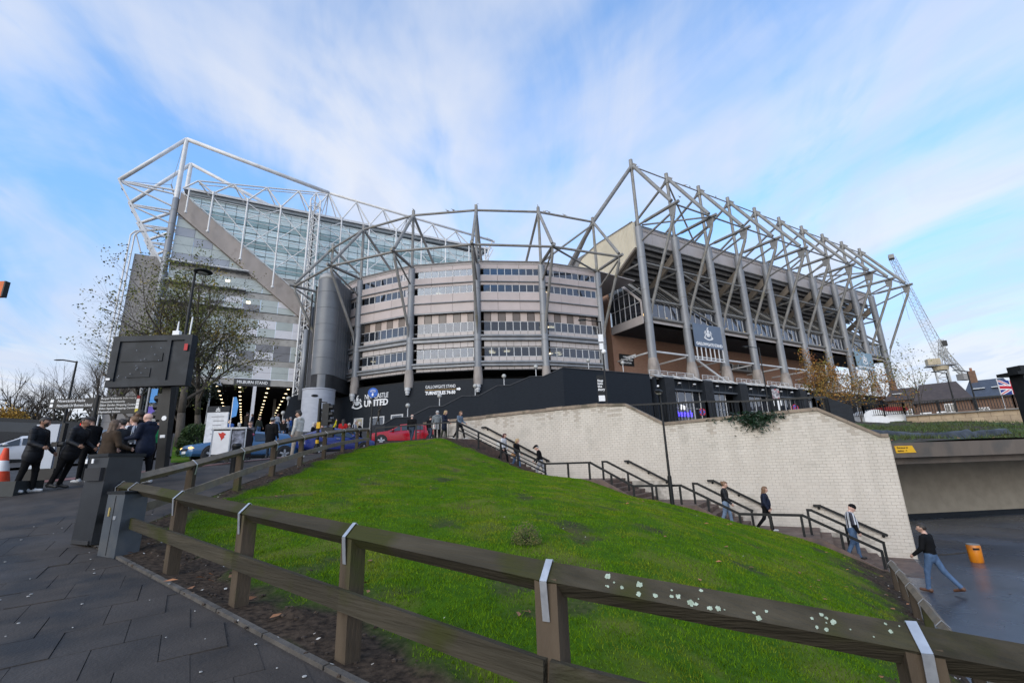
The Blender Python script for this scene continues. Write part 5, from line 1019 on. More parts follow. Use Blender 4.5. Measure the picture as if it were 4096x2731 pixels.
SW = [(11.7, 48.3, 4.2), (13.1, 47.8, 5.08), (14.4, 47.3, 5.1), (16.4, 46.55, 6.15), (17.7, 46.1, 6.2), (19.6, 45.4, 7.25), (21.3, 44.8, 7.28), (23.2, 44.05, 8.36), (24.5, 43.6, 8.4), (26.7, 42.8, 9.38), (28.1, 42.3, 9.4), (30.25, 41.5, 10.4), (43.25, 41.0, 10.4)]
for p, q in zip(SW, SW[1:]):
    slab('wall_face', p[:2], q[:2], 2.5, (p[2]-.07, q[2]-.07), .3, M_BLACKW, sw_); a, b = V(p), V(q); P('wall_coping', G().bar(a+V((.05, .1, -.03)), b+V((.05, .1, -.03)), .36, .07), pm('grey_worn_coping', (.06, .062, .068), (.035, .037, .042)), sw_)
P('wall_return', G().box((44.0, 41.6, 6.5), (.3, 1.6, 7.2)), M_BLACKW, sw_)
rp_ = thing('ramp_wall', 'sloping black ramp wall left of the pale drum', 'wall', (4.2, 60, 4.5)); P('wall_face', G().prism([(3.0, 60, 4), (5.4, 60, 4), (5.4, 60, 9.1), (4.05, 60, 8.5), (3.65, 60, 7.1)], (0, .3, 0)), M_BLACKW, rp_); T('rail', (4.0, 59.9, 8.7), (5.4, 59.9, 9.4), .05, M_BLACK, rp_)
# globe lamps along the stair
pr = thing('globe_lamp', 'globe lamp on a white stem', 'lamp', (0, 0, 0)); P('stem', G().tube((0, 0, -.3), (0, 0, .9), .05, n=8), M_FRAME, pr, 40); P('globe', G().ball((0, 0, 1.05), .25, 16, 10), pm('frosted_globe', (.42, .42, .40), (.36, .36, .34), 2, .25), pr, True); P('collar', G().lathe([(.1, .78), (.1, .86)], (0, 0, 0), 10), M_STEEL, pr)
GL = [((14.4, 47.6, 5.25), 'globe lamp at the foot of the stepped black stair wall'), ((17.5, 46.5, 6.25), 'globe lamp on the second step of the stair wall, below the turnstile lettering'), ((21.1, 45.2, 7.3), 'globe lamp in front of the concrete column foot, right of the arrow'), ((24.1, 44.1, 8.4), 'globe lamp on the fourth step of the stair wall'), ((27.5, 42.8, 9.45), 'globe lamp just below the top of the stair wall'), ((34.1, 41.6, 10.5), 'globe lamp on the level top of the stair wall'), ((39.4, 41.5, 10.6), 'globe lamp before the ticket collection board'), ((3.8, 60.4, 7.3), 'globe lamp on the ramp wall left of the pale drum'), ((3.4, 60.6, 5.6), 'lower globe lamp beside the lit underpass'), ((5.3, 60.3, 9.1), 'globe lamp high against the lattice mast')]
for i, (p, lab) in enumerate(GL):
    o = pr if i == 0 else dup(pr, p); o.location = p; o['label'] = lab; o['group'] = 'globe lamps on white stems'
# ------------------------------------------------------------------ placing helpers: a sight line from the lens, then a distance along the ground
def sight(px, py):
    a, b, c = (px-1176)/1056.55, (py-784.1)/1056.55, 1.
    return V([_R[i][0]*a+_R[i][1]*b+_R[i][2]*c for i in range(3)])
def gp(px, py, d, zf=gz):
    r = sight(px, py); k = d/math.hypot(r.x, r.y); x, y = r.x*k, r.y*k; return (x, y, zf(x, y) if zf else r.z*k)
def face(deg): return R(deg)                     # heading in degrees, 0 = into the picture (+y), 90 = towards -x
CAMYAW = math.degrees(math.atan2(.8383, .4805))-90      # camera heading
LEFT, RIGHT, AWAY, TOWARD = R(CAMYAW+90), R(CAMYAW-90), R(CAMYAW), R(CAMYAW+180)
# ------------------------------------------------------------------ people: one continuous skin grown from a posed skeleton
def nets(F, o, h):
    n = np.array(F.shape)-1; s = F < 0; acc = np.zeros((*n, 3)); cnt = np.zeros(n)
    offs = [(0, 0, 0), (1, 0, 0), (0, 1, 0), (1, 1, 0), (0, 0, 1), (1, 0, 1), (0, 1, 1), (1, 1, 1)]
    sl = lambda A, q: A[q[0]:q[0]+n[0], q[1]:q[1]+n[1], q[2]:q[2]+n[2]]
    for i, a in enumerate(offs):
        for b in offs[i+1:]:
            if sum(abs(a[k]-b[k]) for k in range(3)) != 1: continue
            fa, fb = sl(F, a), sl(F, b); cr = (fa < 0) != (fb < 0); t = np.where(cr, fa/np.where(cr, fa-fb, 1), 0)
            for k in range(3): acc[..., k] += np.where(cr, a[k]+(b[k]-a[k])*t, 0)
            cnt += cr
    m = cnt > 0; idx = -np.ones(n, int); idx[m] = np.arange(m.sum()); ii = np.argwhere(m); vs = (acc[m]/cnt[m][:, None]+ii)*h+o; fs = []
    for ax in range(3):
        b_, c_ = (ax+1) % 3, (ax+2) % 3; A = [slice(1, n[k]) for k in range(3)]; A[ax] = slice(0, n[ax]); B = list(A); B[ax] = slice(1, n[ax]+1)
        sa, sb = s[tuple(A)], s[tuple(B)]; e = np.argwhere(sa != sb); fl = sa[sa != sb]; st_ = np.array([1, 1, 1]); st_[ax] = 0; e = e+st_
        d1 = np.zeros(3, int); d1[b_] = 1; d2 = np.zeros(3, int); d2[c_] = 1; q = [idx[tuple((e-x).T)] for x in (d1+d2, d2, np.zeros(3, int), d1)]
        f = np.stack(q, 1); f[~fl] = f[~fl][:, ::-1]; fs.append(f)
    f = np.concatenate(fs); return vs, f[(f >= 0).all(1)]
def sdf(prims, X, k=.028):
    D = None; best = None; ids = None
    for (p, q, r1, r2, mid, sq) in prims:
        p, q = np.array(p), np.array(q); Y_ = X-p; d = q-p
        if sq != 1: Y_ = Y_*np.array([1, 1/sq, 1]); d = d*np.array([1, 1/sq, 1])
        t = np.clip((Y_ @ d)/max(1e-9, d @ d), 0, 1); r = (np.linalg.norm(Y_-t[..., None]*d, axis=-1)-(r1+(r2-r1)*t))*(1 if sq >= 1 else (1+sq)/2)
        if D is None: D = r; best = r.copy(); ids = np.full(r.shape, mid)
        else:
            hh = np.clip(.5+.5*(D-r)/k, 0, 1); D = D*(1-hh)+r*hh-k*hh*(1-hh); w = r < best; best = np.where(w, r, best); ids = np.where(w, mid, ids)
    return D, ids
def person(label, loc, rz, H=1.75, legs=(0, 0, 0, 0), arms=(5, 12, 5, 12), abd=(7, 7), lean=0, hp=0, hy=0, top=None, trou=None, shoe=None, skin=None, hair=None, hs='short', wt=1., hood=False, hem=.0, vox=.021, beard=False, cap=None, bare=False, sleeve=None, group=None, stoop=0):
    s = H/1.75; rot = lambda v_, a: (v_[0], v_[1]*math.cos(a)-v_[2]*math.sin(a), v_[1]*math.sin(a)+v_[2]*math.cos(a)); ln = R(-lean); add = lambda a, b: tuple(i+j for i, j in zip(a, b)); mul = lambda a, k: tuple(i*k for i in a)
    pel = (0, 0, .93); up = lambda z, y=0, x=0: add(pel, rot((x, y, z), ln)); pr = []; fist = []
    chest = up(.36, .01); neck = up(.53, .0); hl = R(-(lean*.6+hp)); hd = add(neck, rot((0, .035, .135), hl)); w = wt
    TOP, TR, SH, SK, SL, BD = 0, 1, 2, 3, 4, 5
    pr += [(up(.045), up(.12), .160*w, .158*w, TOP, .74), (up(.10), up(.33), .160*w, .178*w, TOP, .70), (up(.36, 0, -.10), up(.36, 0, .10), .118*w, .118*w, TOP, .85), (up(.452, -.01, -.145), up(.452, -.01, .145), .070, .070, TOP, 1), (add(pel, (0, 0, -.06)), add(pel, (0, 0, .0)), .150*w, .158*w, TR, .74)]
    if hem: pr.append((up(-hem), up(.06), .196*w, .176*w, TOP, .78))
    if wt >= 1.18: pr.append((up(.10, .05), up(.2, .05), .15*w, .14*w, TOP, .9))
    pr += [(up(.47), neck, .062, .052, SK, 1), (neck, hd, .052, .055, SK, 1), (add(hd, (0, -.008, .015)), add(hd, (0, -.008, .03)), .086, .084, SK, 1.18), (add(hd, rot((0, .045, -.065), hl)), add(hd, rot((0, .03, -.02), hl)), .045, .066, BD if beard else SK, 1), (add(hd, rot((0, .098, -.005), hl)), add(hd, rot((0, .112, -.03), hl)), .010, .016, SK, 1)]
    for sx in (-1, 1): pr.append((add(hd, (sx*.083, -.01, -.01)), add(hd, (sx*.088, -.015, .02)), .014, .017, SK, 1))
    if hood: pr += [(up(.50, -.075, -.08), up(.50, -.075, .08), .062, .062, TOP, 1), (up(.49, .01, -.085), up(.52, -.05, -.09), .045, .05, TOP, 1), (up(.49, .01, .085), up(.52, -.05, .09), .045, .05, TOP, 1)]
    foot_min = 9; legp = []
    for sx, (a, k) in ((-1, legs[:2]), (1, legs[2:])):
        a, k = R(a), R(k); hip = add(pel, (sx*.088*w, 0, -.02)); kn = add(hip, (sx*.01, math.sin(a)*.425, -math.cos(a)*.425)); b = a-k; an = add(kn, (0, math.sin(b)*.42, -math.cos(b)*.42)); fa = b*.55; toe = add(an, (sx*.03, .165*math.cos(fa), -.055+.165*math.sin(fa))); heel = add(an, (0, -.045, -.05))
        legp += [(hip, kn, .094*w, .066, TR, 1), (kn, an, .066, .052 if not bare else .05, TR, 1), (heel, toe, .043, .038, SH, .0+1), (an, heel, .045, .045, SH, 1)]; foot_min = min(foot_min, toe[2]-.038, heel[2]-.043)
    pr += legp; hands = []
    for sx, (a, e), ab in ((-1, arms[:2], abd[0]), (1, arms[2:], abd[1])):
        a, e, ab = R(a), R(e), R(ab); shd = up(.437, -.005, sx*(.182*w+.012)); dir_ = lambda q: rot((sx*math.sin(ab), math.sin(q)*math.cos(ab), -math.cos(q)*math.cos(ab)), ln); el = add(shd, mul(dir_(a), .285)); d2 = dir_(a+e); d2 = (d2[0]-sx*.18*min(1, e), d2[1], d2[2]); l2 = math.sqrt(sum(q*q for q in d2)); d2 = mul(d2, 1/l2); wr = add(el, mul(d2, .245))
        pr += [(shd, el, .068*w, .054*w, TOP, 1), (el, wr, .054*w, .041*w, SL, 1), (wr, add(wr, mul(d2, .06)), .024, .032, SK, 1)]; hands.append((wr, d2, sx))
    z0 = foot_min; allp = [q for p in pr for q in (p[0], p[1])]; lo = np.array([min(q[k] for q in allp) for k in range(3)])-.2; hi_ = np.array([max(q[k] for q in allp) for k in range(3)])+.2
    nx = np.ceil((hi_-lo)/vox).astype(int)+1; ax = [lo[k]+vox*np.arange(nx[k]) for k in range(3)]; X = np.stack(np.meshgrid(*ax, indexing='ij'), -1); F, _ = sdf(pr, X); vs, fs = nets(F, lo, vox)
    fc = vs[fs].mean(1); _, ids = sdf(pr, fc, .01); g = G(); g.v = [tuple(p) for p in vs]; g.f = [tuple(int(i) for i in f) for f in fs]; g.m = [int(i) for i in ids]
    for wr, d2, sx in hands:                                        # fingers and thumb, curled
        d = V(d2); side = V((0, 1, 0)) if abs(d.y) < .8 else V((0, 0, 1)); side = (side-d*side.dot(d)).normalized(); pal = d.cross(side)*-sx; base = V(wr)+d*.07; g.mi = SK
        for k in range(4): b0 = base+side*(.027-.018*k); L = (.036, .042, .038, .03)[k]; b1 = b0+d*L+pal*.008; b2 = b1+d*L*.4+pal*L*.75; g.tube(b0, b1, .0092, .0085, 5); g.tube(b1, b2, .0085, .007, 5)
        t0 = V(wr)+d*.03+side*.026; t1 = t0+d*.03+side*.022+pal*.01; g.tube(t0, t1, .011, .009, 5); g.tube(t1, t1+d*.024+pal*.008, .009, .0075, 5)
    g.mi = 6
    for sx in (-1, 1): g.ball(add(hd, rot((sx*.033, .083, .018), hl)), (.010, .006, .006), 6, 4); g.box(add(hd, rot((sx*.034, .088, .038), hl)), (.034, .008, .007))
    g.mi = 7; g.box(add(hd, rot((0, .092, -.055), hl)), (.042, .008, .009))
    skin = skin or M_SKIN; top = top or M_BLACK; hair = hair or pm('hair_dark', (.02, .016, .013), (.035, .026, .02), 20, .6)
    mats = [top, trou or top, shoe or M_WHITE, skin, sleeve or top, hair if beard else skin, pm('eye_dark', (.03, .02, .02)), pm('lip', (.3, .13, .11))]
    root = thing('person', label, 'person', loc, rz, group); root.scale = (s, s, s); M = Matrix.Translation((0, 0, -z0))
    if hy:                                                           # turn of the head
        hv = V(neck); hr = R(hy)
        for i, p in enumerate(g.v):
            t = min(1, max(0, (V(p)-hv).dot(V(hd)-hv)/.0182)); 
            if t > 0 and (V(p)-V(hd)).length < .24 and p[2] > neck[2]-.02: q = V(p)-hv; a = hr*t; g.v[i] = (hv.x+q.x*math.cos(a)-q.y*math.sin(a), hv.y+q.x*math.sin(a)+q.y*math.cos(a), p[2])
    o = bpy.data.objects.new('body', mesh(g, mats, True, M)); C.objects.link(o); o.parent = root
    hr = R(hy); T_ = M @ Matrix.Translation(neck) @ Matrix.Rotation(hr, 4, 'Z') @ Matrix.Translation(-V(neck)) @ Matrix.Translation(hd) @ Matrix.Rotation(hl, 4, 'X')
    def cap_mesh(name, prims, cut, m_, h=.013):
        lo = np.array([-.22, -.26, -.62 if hs == 'long' else -.2]); n_ = np.ceil((np.array([.22, .2, .2])-lo)/h).astype(int)+1; X = np.stack(np.meshgrid(*[lo[k]+h*np.arange(n_[k]) for k in range(3)], indexing='ij'), -1); F, _ = sdf(prims, X, .03); F = np.maximum(F, cut(X)); v_, f_ = nets(F, lo, h)
        gg = G(); gg.v = [tuple(p) for p in v_]; gg.f = [tuple(int(i) for i in f) for f in f_]; oo = bpy.data.objects.new(name, mesh(gg, m_, True, T_)); C.objects.link(oo); oo.parent = root
    dome = [((0, -.012, .022), (0, -.012, .035), .099, .097, 0, 1.18)]
    plane = lambda n_, d_: (lambda X: X @ np.array(n_)-d_)
    if cap: cap_mesh('cap', [((0, -.01, .04), (0, -.01, .05), .104, .100, 0, 1.15)]+([((0, .08, .055), (0, .15, .045), .06, .035, 0, 1)] if cap[1] else []), lambda X: -(X[..., 2]-.025), cap[0])
    if hs != 'bald':
        pr_h = list(dome)
        if hs == 'long': pr_h += [((0, -.06, .0), (0, -.095, -.30), .085, .075, 0, .75), ((0, -.10, -.3), (0, -.10, -.47), .085, .05, 0, .6), ((-.075, -.02, 0), (-.085, -.03, -.25), .035, .03, 0, 1), ((.075, -.02, 0), (.085, -.03, -.25), .035, .03, 0, 1)]
        if hs == 'mid': pr_h += [((0, -.05, 0), (0, -.065, -.12), .085, .07, 0, .8), ((-.078, -.015, 0), (-.08, -.02, -.1), .03, .028, 0, 1), ((.078, -.015, 0), (.08, -.02, -.1), .03, .028, 0, 1)]
        if hs == 'bun': pr_h.append(((0, -.12, .07), (0, -.125, .075), .045, .04, 0, 1))
        if hs == 'curly': pr_h += [((.05*math.cos(i*2.4), .02+.06*math.sin(i*2.4), .075+.03*(i % 3)), (.05*math.cos(i*2.4), .02+.06*math.sin(i*2.4), .08+.03*(i % 3)), .045, .045, 0, 1) for i in range(8)]
        fy = lambda X: np.minimum(np.minimum(X[..., 1]-.035+.9*0, .055-X[..., 2]+0*X[..., 1]), 1)
        cut = (lambda X: np.minimum(X[..., 1]-(.03 if hs in ('long', 'mid') else .012), .058-X[..., 2])) if hs in ('long', 'mid', 'bun') else (lambda X: np.maximum(np.maximum(np.minimum(X[..., 1]-.012, .060-X[..., 2]), np.minimum(X[..., 1]+.04, .004-X[..., 2])), -.055-X[..., 2]))
        if hs == 'ring': cut = lambda X: np.maximum(np.maximum(X[..., 2]-.03, X[..., 1]-.0), -.06-X[..., 2])
        cap_mesh('hair', pr_h, cut, hair)
    return root
cl = lambda n, c, r=.85: pm('cloth_'+n, c, tuple(x*.75 for x in c), 12, r, .3, 30, spec=.12)
K_BLK = cl('black', (.008, .008, .009)); K_BLKP = pm('cloth_black_puffer', (.011, .012, .016), (.006, .007, .009), 9, .55, .9, 5, stretch=(.35, .35, 3.2), spec=.25); K_NAVY = cl('navy', (.013, .018, .036), .6); K_BRN = cl('brown', (.055, .038, .026)); K_DEN = cl('denim', (.085, .14, .24)); K_DENL = cl('light_denim', (.20, .27, .38)); K_GREY = cl('grey', (.17, .19, .205)); K_CREAM = cl('cream', (.60, .57, .52)); K_BEIGE = cl('beige', (.42, .36, .30)); K_GRN = cl('green', (.01, .17, .07)); K_WHT = cl('white', (.62, .62, .64)); K_CHAR = cl('charcoal', (.04, .042, .046)); K_PALEG = cl('pale_grey', (.42, .42, .45)); K_OLIVE = cl('olive', (.05, .055, .04)); K_PINK = cl('pink', (.5, .12, .2)); K_BLUE = cl('blue', (.04, .10, .32))
def striped(name, c1, c2, f, axis=0):
    m_ = pm(name, c1); t = m_.node_tree; b_ = t.nodes['Principled BSDF']; tc_ = t.nodes.new('ShaderNodeTexCoord'); sx = t.nodes.new('ShaderNodeSeparateXYZ'); t.links.new(tc_.outputs['Object'], sx.inputs[0]); mth = t.nodes.new('ShaderNodeMath'); mth.operation = 'SINE'; mu = t.nodes.new('ShaderNodeMath'); mu.operation = 'MULTIPLY'; mu.inputs[1].default_value = f
    at2 = t.nodes.new('ShaderNodeMath'); at2.operation = 'ARCTAN2'; t.links.new(sx.outputs[0], at2.inputs[0]); ab_ = t.nodes.new('ShaderNodeMath'); ab_.operation = 'ABSOLUTE'; t.links.new(sx.outputs[1], at2.inputs[1]); t.links.new(at2.outputs[0], mu.inputs[0]); t.links.new(mu.outputs[0], mth.inputs[0]); gt = t.nodes.new('ShaderNodeMath'); gt.operation = 'GREATER_THAN'; gt.inputs[1].default_value = .05; t.links.new(mth.outputs[0], gt.inputs[0])
    mx_ = t.nodes.new('ShaderNodeMixRGB'); mx_.inputs[1].default_value = (*c1, 1); mx_.inputs[2].default_value = (*c2, 1); t.links.new(gt.outputs[0], mx_.inputs[0]); t.links.new(mx_.outputs[0], b_.inputs['Base Color']); return m_
K_STRIPE = striped('cloth_black_white_stripes', (.6, .6, .62), (.015, .016, .03), 9)
S_WHT = pm('white_trainer', (.6, .6, .6), (.45, .45, .45), 14, .6); S_BLK = pm('black_shoe', (.015, .015, .015), (.03, .03, .03), 9, .5); S_BRN = pm('brown_shoe', (.13, .055, .03), (.09, .04, .02), 9, .5)
H_BRN = pm('hair_brown', (.06, .035, .02), (.10, .06, .035), 24, .6); H_BLND = pm('hair_blonde', (.42, .30, .15), (.3, .2, .1), 24, .6); H_LBRN = pm('hair_light_brown', (.20, .11, .055), (.13, .07, .035), 24, .6); H_GREY = pm('hair_grey', (.40, .39, .38), (.3, .29, .28), 24, .6); H_DRED = pm('hair_dark_red', (.06, .018, .015), (.09, .03, .02), 24, .6)
WALK = (24, 8, -20, 18)
Gq = 'people gathered beside the road'
# left-hand group
person('man in black puffer jacket holding a camera, standing apart beside the traffic cone', gp(60, 1116, 16.4), RIGHT+.25, 1.80, (6, 4, -8, 4), (8, 35, 10, 62), (14, 8), 4, 8, 0, K_BLKP, K_BLK, S_WHT, M_SKINB, hood=True, wt=1.12, hem=.12, vox=.018, beard=True)
person('man in black puffer leaning in at the left of the group', gp(150, 1113, 16.4), RIGHT+.1, 1.78, (-14, 3, -16, 4), (10, 60, 10, 70), (10, 10), 14, 2, 0, K_BLKP, K_BLK, S_BLK, M_SKINB, hood=True, wt=1.12, hem=.12, vox=.018)
person('bearded man in black looking down, behind the man who leans in', gp(190, 1105, 17.3), LEFT-.3, 1.8, (3, 2, -3, 2), (25, 70, 25, 70), (8, 8), 8, 22, 0, K_BLK, K_BLK, S_WHT, M_SKINB, beard=True)
person('woman with long brown hair seen from behind in a brown jacket', gp(232, 1112, 14.6), AWAY-.35, 1.7, (2, 2, -2, 2), (14, 60, 14, 60), (12, 12), 3, 3, -15, K_BRN, K_BLK, S_BLK, M_SKIN, H_BRN, 'long', wt=1.12, hem=.14, vox=.018)
person('boy with cropped black hair facing left in a dark jacket', gp(262, 1108, 15.6), LEFT, 1.66, (2, 2, -2, 2), (20, 60, 20, 50), (8, 8), 4, 6, 0, K_CHAR, K_BLK, S_BLK, M_SKIN)
person('person in black with short hair, half hidden in the middle of the group', gp(272, 1100, 17.6), AWAY+.4, 1.74, (2, 2, -2, 2), (10, 20, 10, 20), (8, 8), 0, 5, 0, K_BLK, K_BLK, S_BLK, M_SKIN)
person('tall man with dark skin looking left over the bald man', gp(300, 1098, 17.2), LEFT+.2, 1.9, (2, 2, -2, 2), (10, 20, 10, 20), (8, 8), 0, 8, 0, K_BLK, K_BLK, S_BLK, pm('skin_dark', (.13, .07, .045), (.10, .055, .035), 9, .5))
person('man in a black and white striped scarf facing left', gp(288, 1102, 16.2), LEFT-.2, 1.72, (2, 2, -2, 2), (25, 70, 25, 70), (8, 8), 2, 4, 0, K_STRIPE, K_BLK, S_BLK, M_SKIN, H_LBRN)
person('bald man in a navy coat holding a white booklet, facing left', gp(320, 1112, 15.5), LEFT, 1.80, (3, 3, -6, 4), (16, 68, 22, 62), (8, 8), 2, 6, 0, K_NAVY, K_BLK, S_WHT, pm('skin_pink', (.64, .40, .32), (.56, .34, .27), 9, .5), hs='bald', wt=1.2, hem=.1, hood=True, vox=.018, beard=False)
person('person in a bright green jacket beside the dark sign pole', gp(352, 1080, 20.3), TOWARD+.5, 1.66, (2, 2, -2, 2), (20, 80, 20, 80), (8, 8), 2, 14, 0, K_GRN, K_BLK, S_BLK, M_SKIN)
# around the underpass
person('young man in a cream funnel neck jacket and pale trousers walking left', gp(680, 1050, 20.1), LEFT-.15, 1.80, (10, 4, -8, 8), (2, 12, 4, 14), (6, 6), 0, 2, 20, K_CREAM, K_BEIGE, S_WHT, pm('skin_olive', (.45, .27, .19), (.38, .22, .155), 9, .5), hs='curly', wt=1.1, hood=True, vox=.018)
person('woman in a dark coat with pale scarf facing the camera by the cart', gp(568, 1052, 23.5), TOWARD-.2, 1.66, (2, 2, -2, 2), (14, 70, 14, 70), (10, 10), 0, 4, 10, K_CHAR, K_BLK, S_BLK, M_SKIN, H_BRN, 'bun', sleeve=K_PINK)
person('man in a long black coat and grey beanie seen from behind', gp(617, 1052, 24.5), AWAY-.2, 1.84, (2, 2, -2, 2), (4, 14, 4, 14), (8, 8), 0, 0, 0, K_BLK, cl('dark_denim', (.04, .055, .08)), S_BLK, M_SKIN, cap=(K_GREY, 0), wt=1.15, hem=.25)
rp2 = random.Random(77); tops = [K_BLK, K_NAVY, K_GREY, K_CHAR, K_OLIVE, K_BLUE, K_BRN, K_PALEG, K_WHT]
FARP = [(545, 1022, 33, 'person in a grey top walking out from the underpass, left of the pale pier', K_GREY), (522, 1025, 36, 'person carrying a blue flag near the poster board', K_BLUE), (590, 1018, 40, 'fair haired person walking in the underpass mouth', K_OLIVE), (648, 1015, 36, 'person in black walking beside the ramp wall', K_BLK), (657, 1012, 39, 'person in pale grey by the ramp wall', K_PALEG), (664, 1012, 42, 'person in blue beside the ramp wall', K_BLUE), (716, 1030, 29, 'person in black behind the traffic light', K_BLK), (738, 1032, 28, 'tall person in black beside the bronze figure plinth', K_BLK), (750, 1030, 30.5, 'bald man in dark coat by the windows, back turned', K_NAVY), (765, 1028, 33, 'person in a yellow top with one arm raised', cl('yellow', (.55, .5, .02))), (785, 1028, 32, 'person in red jacket behind the timber fence', cl('red', (.4, .02, .02))), (800, 1030, 30, 'person in dark coat near the end of the timber fence', K_CHAR), (812, 1028, 31, 'person in striped top near the end of the timber fence', K_STRIPE), (824, 1026, 32.5, 'person in black beside the blue cycle sign', K_BLK), (560, 1016, 46, 'person in brown inside the underpass', K_BRN), (632, 1012, 50, 'person in white inside the underpass', K_WHT), (574, 1014, 54, 'person in navy far inside the underpass', K_NAVY)]
for i, (px, py, d, lab, m_) in enumerate(FARP):
    hs_ = 'bald' if 'bald' in lab else rp2.choice(('short', 'short', 'mid', 'long')); person(lab, gp(px, py, d), rp2.choice((AWAY, TOWARD, LEFT, RIGHT))+rp2.uniform(-.4, .4), rp2.uniform(1.62, 1.84), WALK if i % 2 else (2, 2, -3, 3), (10, 20, -8, 14) if 'raised' not in lab else (10, 20, 150, 20), (8, 8), 0, rp2.uniform(0, 10), 0, m_, rp2.choice((K_BLK, K_DEN, K_CHAR)), rp2.choice((S_WHT, S_BLK)), rp2.choice((M_SKIN, M_SKIN, M_SKINB)), H_BLND if 'fair' in lab else rp2.choice((None, H_BRN, H_GREY)), hs_, vox=.028)
# top of the stairs and on the stairs
def ps(t, off, z=0): return st(t, off, z)
def sz(t):                                                        # tread height along the stairs
    for t0, z0, n, go, ri in ((19.25, 1.48, 14, .335, .1643), (10.55, -.82, 6, .30, .165), (6.75, -1.81, 6, .30, .165), (2.8, -2.8, 5, .33, .165)):
        if t0 >= t >= t0-n*go: return z0-(int((t0-t)/go)+1)*ri
    return 1.48 if t > 19.2 else -.82 if t > 10.5 else -1.81 if t > 6.7 else -2.8 if t > 2.8 else -3.73
DOWN = math.atan2(SD.x, -SD.y); DOWN = math.atan2(-(-SD.x), -SD.y)
dn = -SD; DOWN = math.atan2(-dn.x, dn.y); UPW = math.atan2(-SD.x, SD.y)
p = gp(945, 1018, 29, None); person('bald man in a black coat walking away beside the red car', (p[0], p[1], 1.42), AWAY-.1, 1.78, WALK, (6, 14, -8, 10), (8, 8), 0, 4, 0, K_BLK, cl('dark_denim', (.04,)*3), S_BLK, M_SKIN, hs='ring', hair=H_GREY, wt=1.08)
p = gp(1004, 1014, 28, None); person('man in a grey jacket with red and white hood seen from behind', (p[0], p[1], 1.42), AWAY+.1, 1.82, (6, 4, -6, 6), (4, 12, 4, 12), (12, 12), 0, 4, 0, K_GREY, K_BLK, S_BLK, M_SKIN, H_GREY, wt=1.08, hood=True)
p = gp(988, 1014, 29.5, None); person('dark haired person in black beside the man in the grey jacket', (p[0], p[1], 1.42), AWAY-.3, 1.74, WALK, (6, 14, -8, 10), (8, 8), 0, 4, 0, K_BLK, cl('dark_denim', (.04,)*3), S_BLK)
person('blonde woman in a navy jacket and skirt with a shoulder bag at the stair top', st(20.5, -2.0, 1.48), DOWN+.2, 1.72, (8, 4, -8, 8), (10, 50, 20, 70), (8, 8), 2, 18, 0, K_NAVY, K_OLIVE, S_BLK, M_SKIN, H_BLND, 'mid', hem=.25)
person('woman with fair hair in a denim jacket starting down the stairs', st(19.75, -1.5, 1.48), DOWN, 1.70, WALK, (14, 50, 14, 50), (8, 8), 2, 16, 0, cl('denim_jacket', (.13, .17, .22)), K_BLK, S_WHT, M_SKIN, H_LBRN, 'mid')
t_ = 16.6; person('woman with dark red hair carrying a cream backpack down the top flight', st(t_, -1.7, sz(t_-.25)), DOWN+.05, 1.68, (22, 14, -18, 22), (6, 20, 6, 20), (8, 8), 4, 12, 0, K_WHT, K_BLK, S_WHT, M_SKIN, H_DRED, 'long')
t_ = 16.0; person('blonde woman in a black top and flared jeans on the top flight', st(t_, -1.35, sz(t_-.25)), DOWN, 1.70, (16, 12, -14, 18), (6, 30, 6, 30), (8, 8), 2, 14, 10, K_BLK, K_DEN, S_BLK, M_SKIN, H_BLND, 'mid')
t_ = 14.3; person('older man in a flat cap and dark jacket climbing the stairs', st(13.9, -2.5, -.82), UPW+.35, 1.75, (26, 22, -16, 10), (10, 30, 26, 40), (8, 8), 12, 14, 0, K_BLK, K_PALEG, S_BLK, M_SKIN, H_GREY, 'short', cap=(K_BLK, 1))
t_ = 5.75; person('young woman in a black puffer jacket and blue jeans on the third flight', st(t_, -2.5, sz(t_-.2)), DOWN+.1, 1.75, (14, 8, -12, 14), (2, 8, 10, 30), (8, 8), 0, 10, 0, K_BLKP, K_DENL, S_WHT, M_SKIN, H_LBRN, 'bun', wt=1.12, vox=.018)
person('young woman with long light brown hair in a navy puffer on the third landing', st(4.45, -1.75, -2.8), DOWN, 1.68, (14, 10, -14, 26), (0, 30, 0, 30), (12, 12), 3, 6, 0, K_NAVY, K_BLK, S_WHT, M_SKIN, H_LBRN, 'long', wt=1.18, vox=.018)
t_ = 1.85; person('man in striped football shirt and black beanie coming down the last flight', st(t_, -2.55, sz(t_-.1)), DOWN+.12, 1.80, (10, 8, -10, 20), (4, 8, 8, 12), (10, 10), 3, 26, 0, K_STRIPE, K_DEN, S_BLK, pm('skin_pink', (.6, .4, .3)), None, 'bald', cap=(K_BLK, 0), wt=1.18, vox=.016, sleeve=K_BLK)
person('man in a black jumper and jeans walking across the wet plaza', (16.9, 6.45, -3.745), AWAY+.5, 1.80, (16, 8, -24, 16), (10, 40, 4, 40), (18, 18), 2, 4, 14, K_BLK, K_DEN, S_BRN, M_SKIN, None, 'short', wt=1.08, vox=.016)
p = onp = (60.6, 43.4, 10.2); person('dark haired person looking over the white terrace rail', p, TOWARD, 1.7, top=K_BLK, vox=.03)
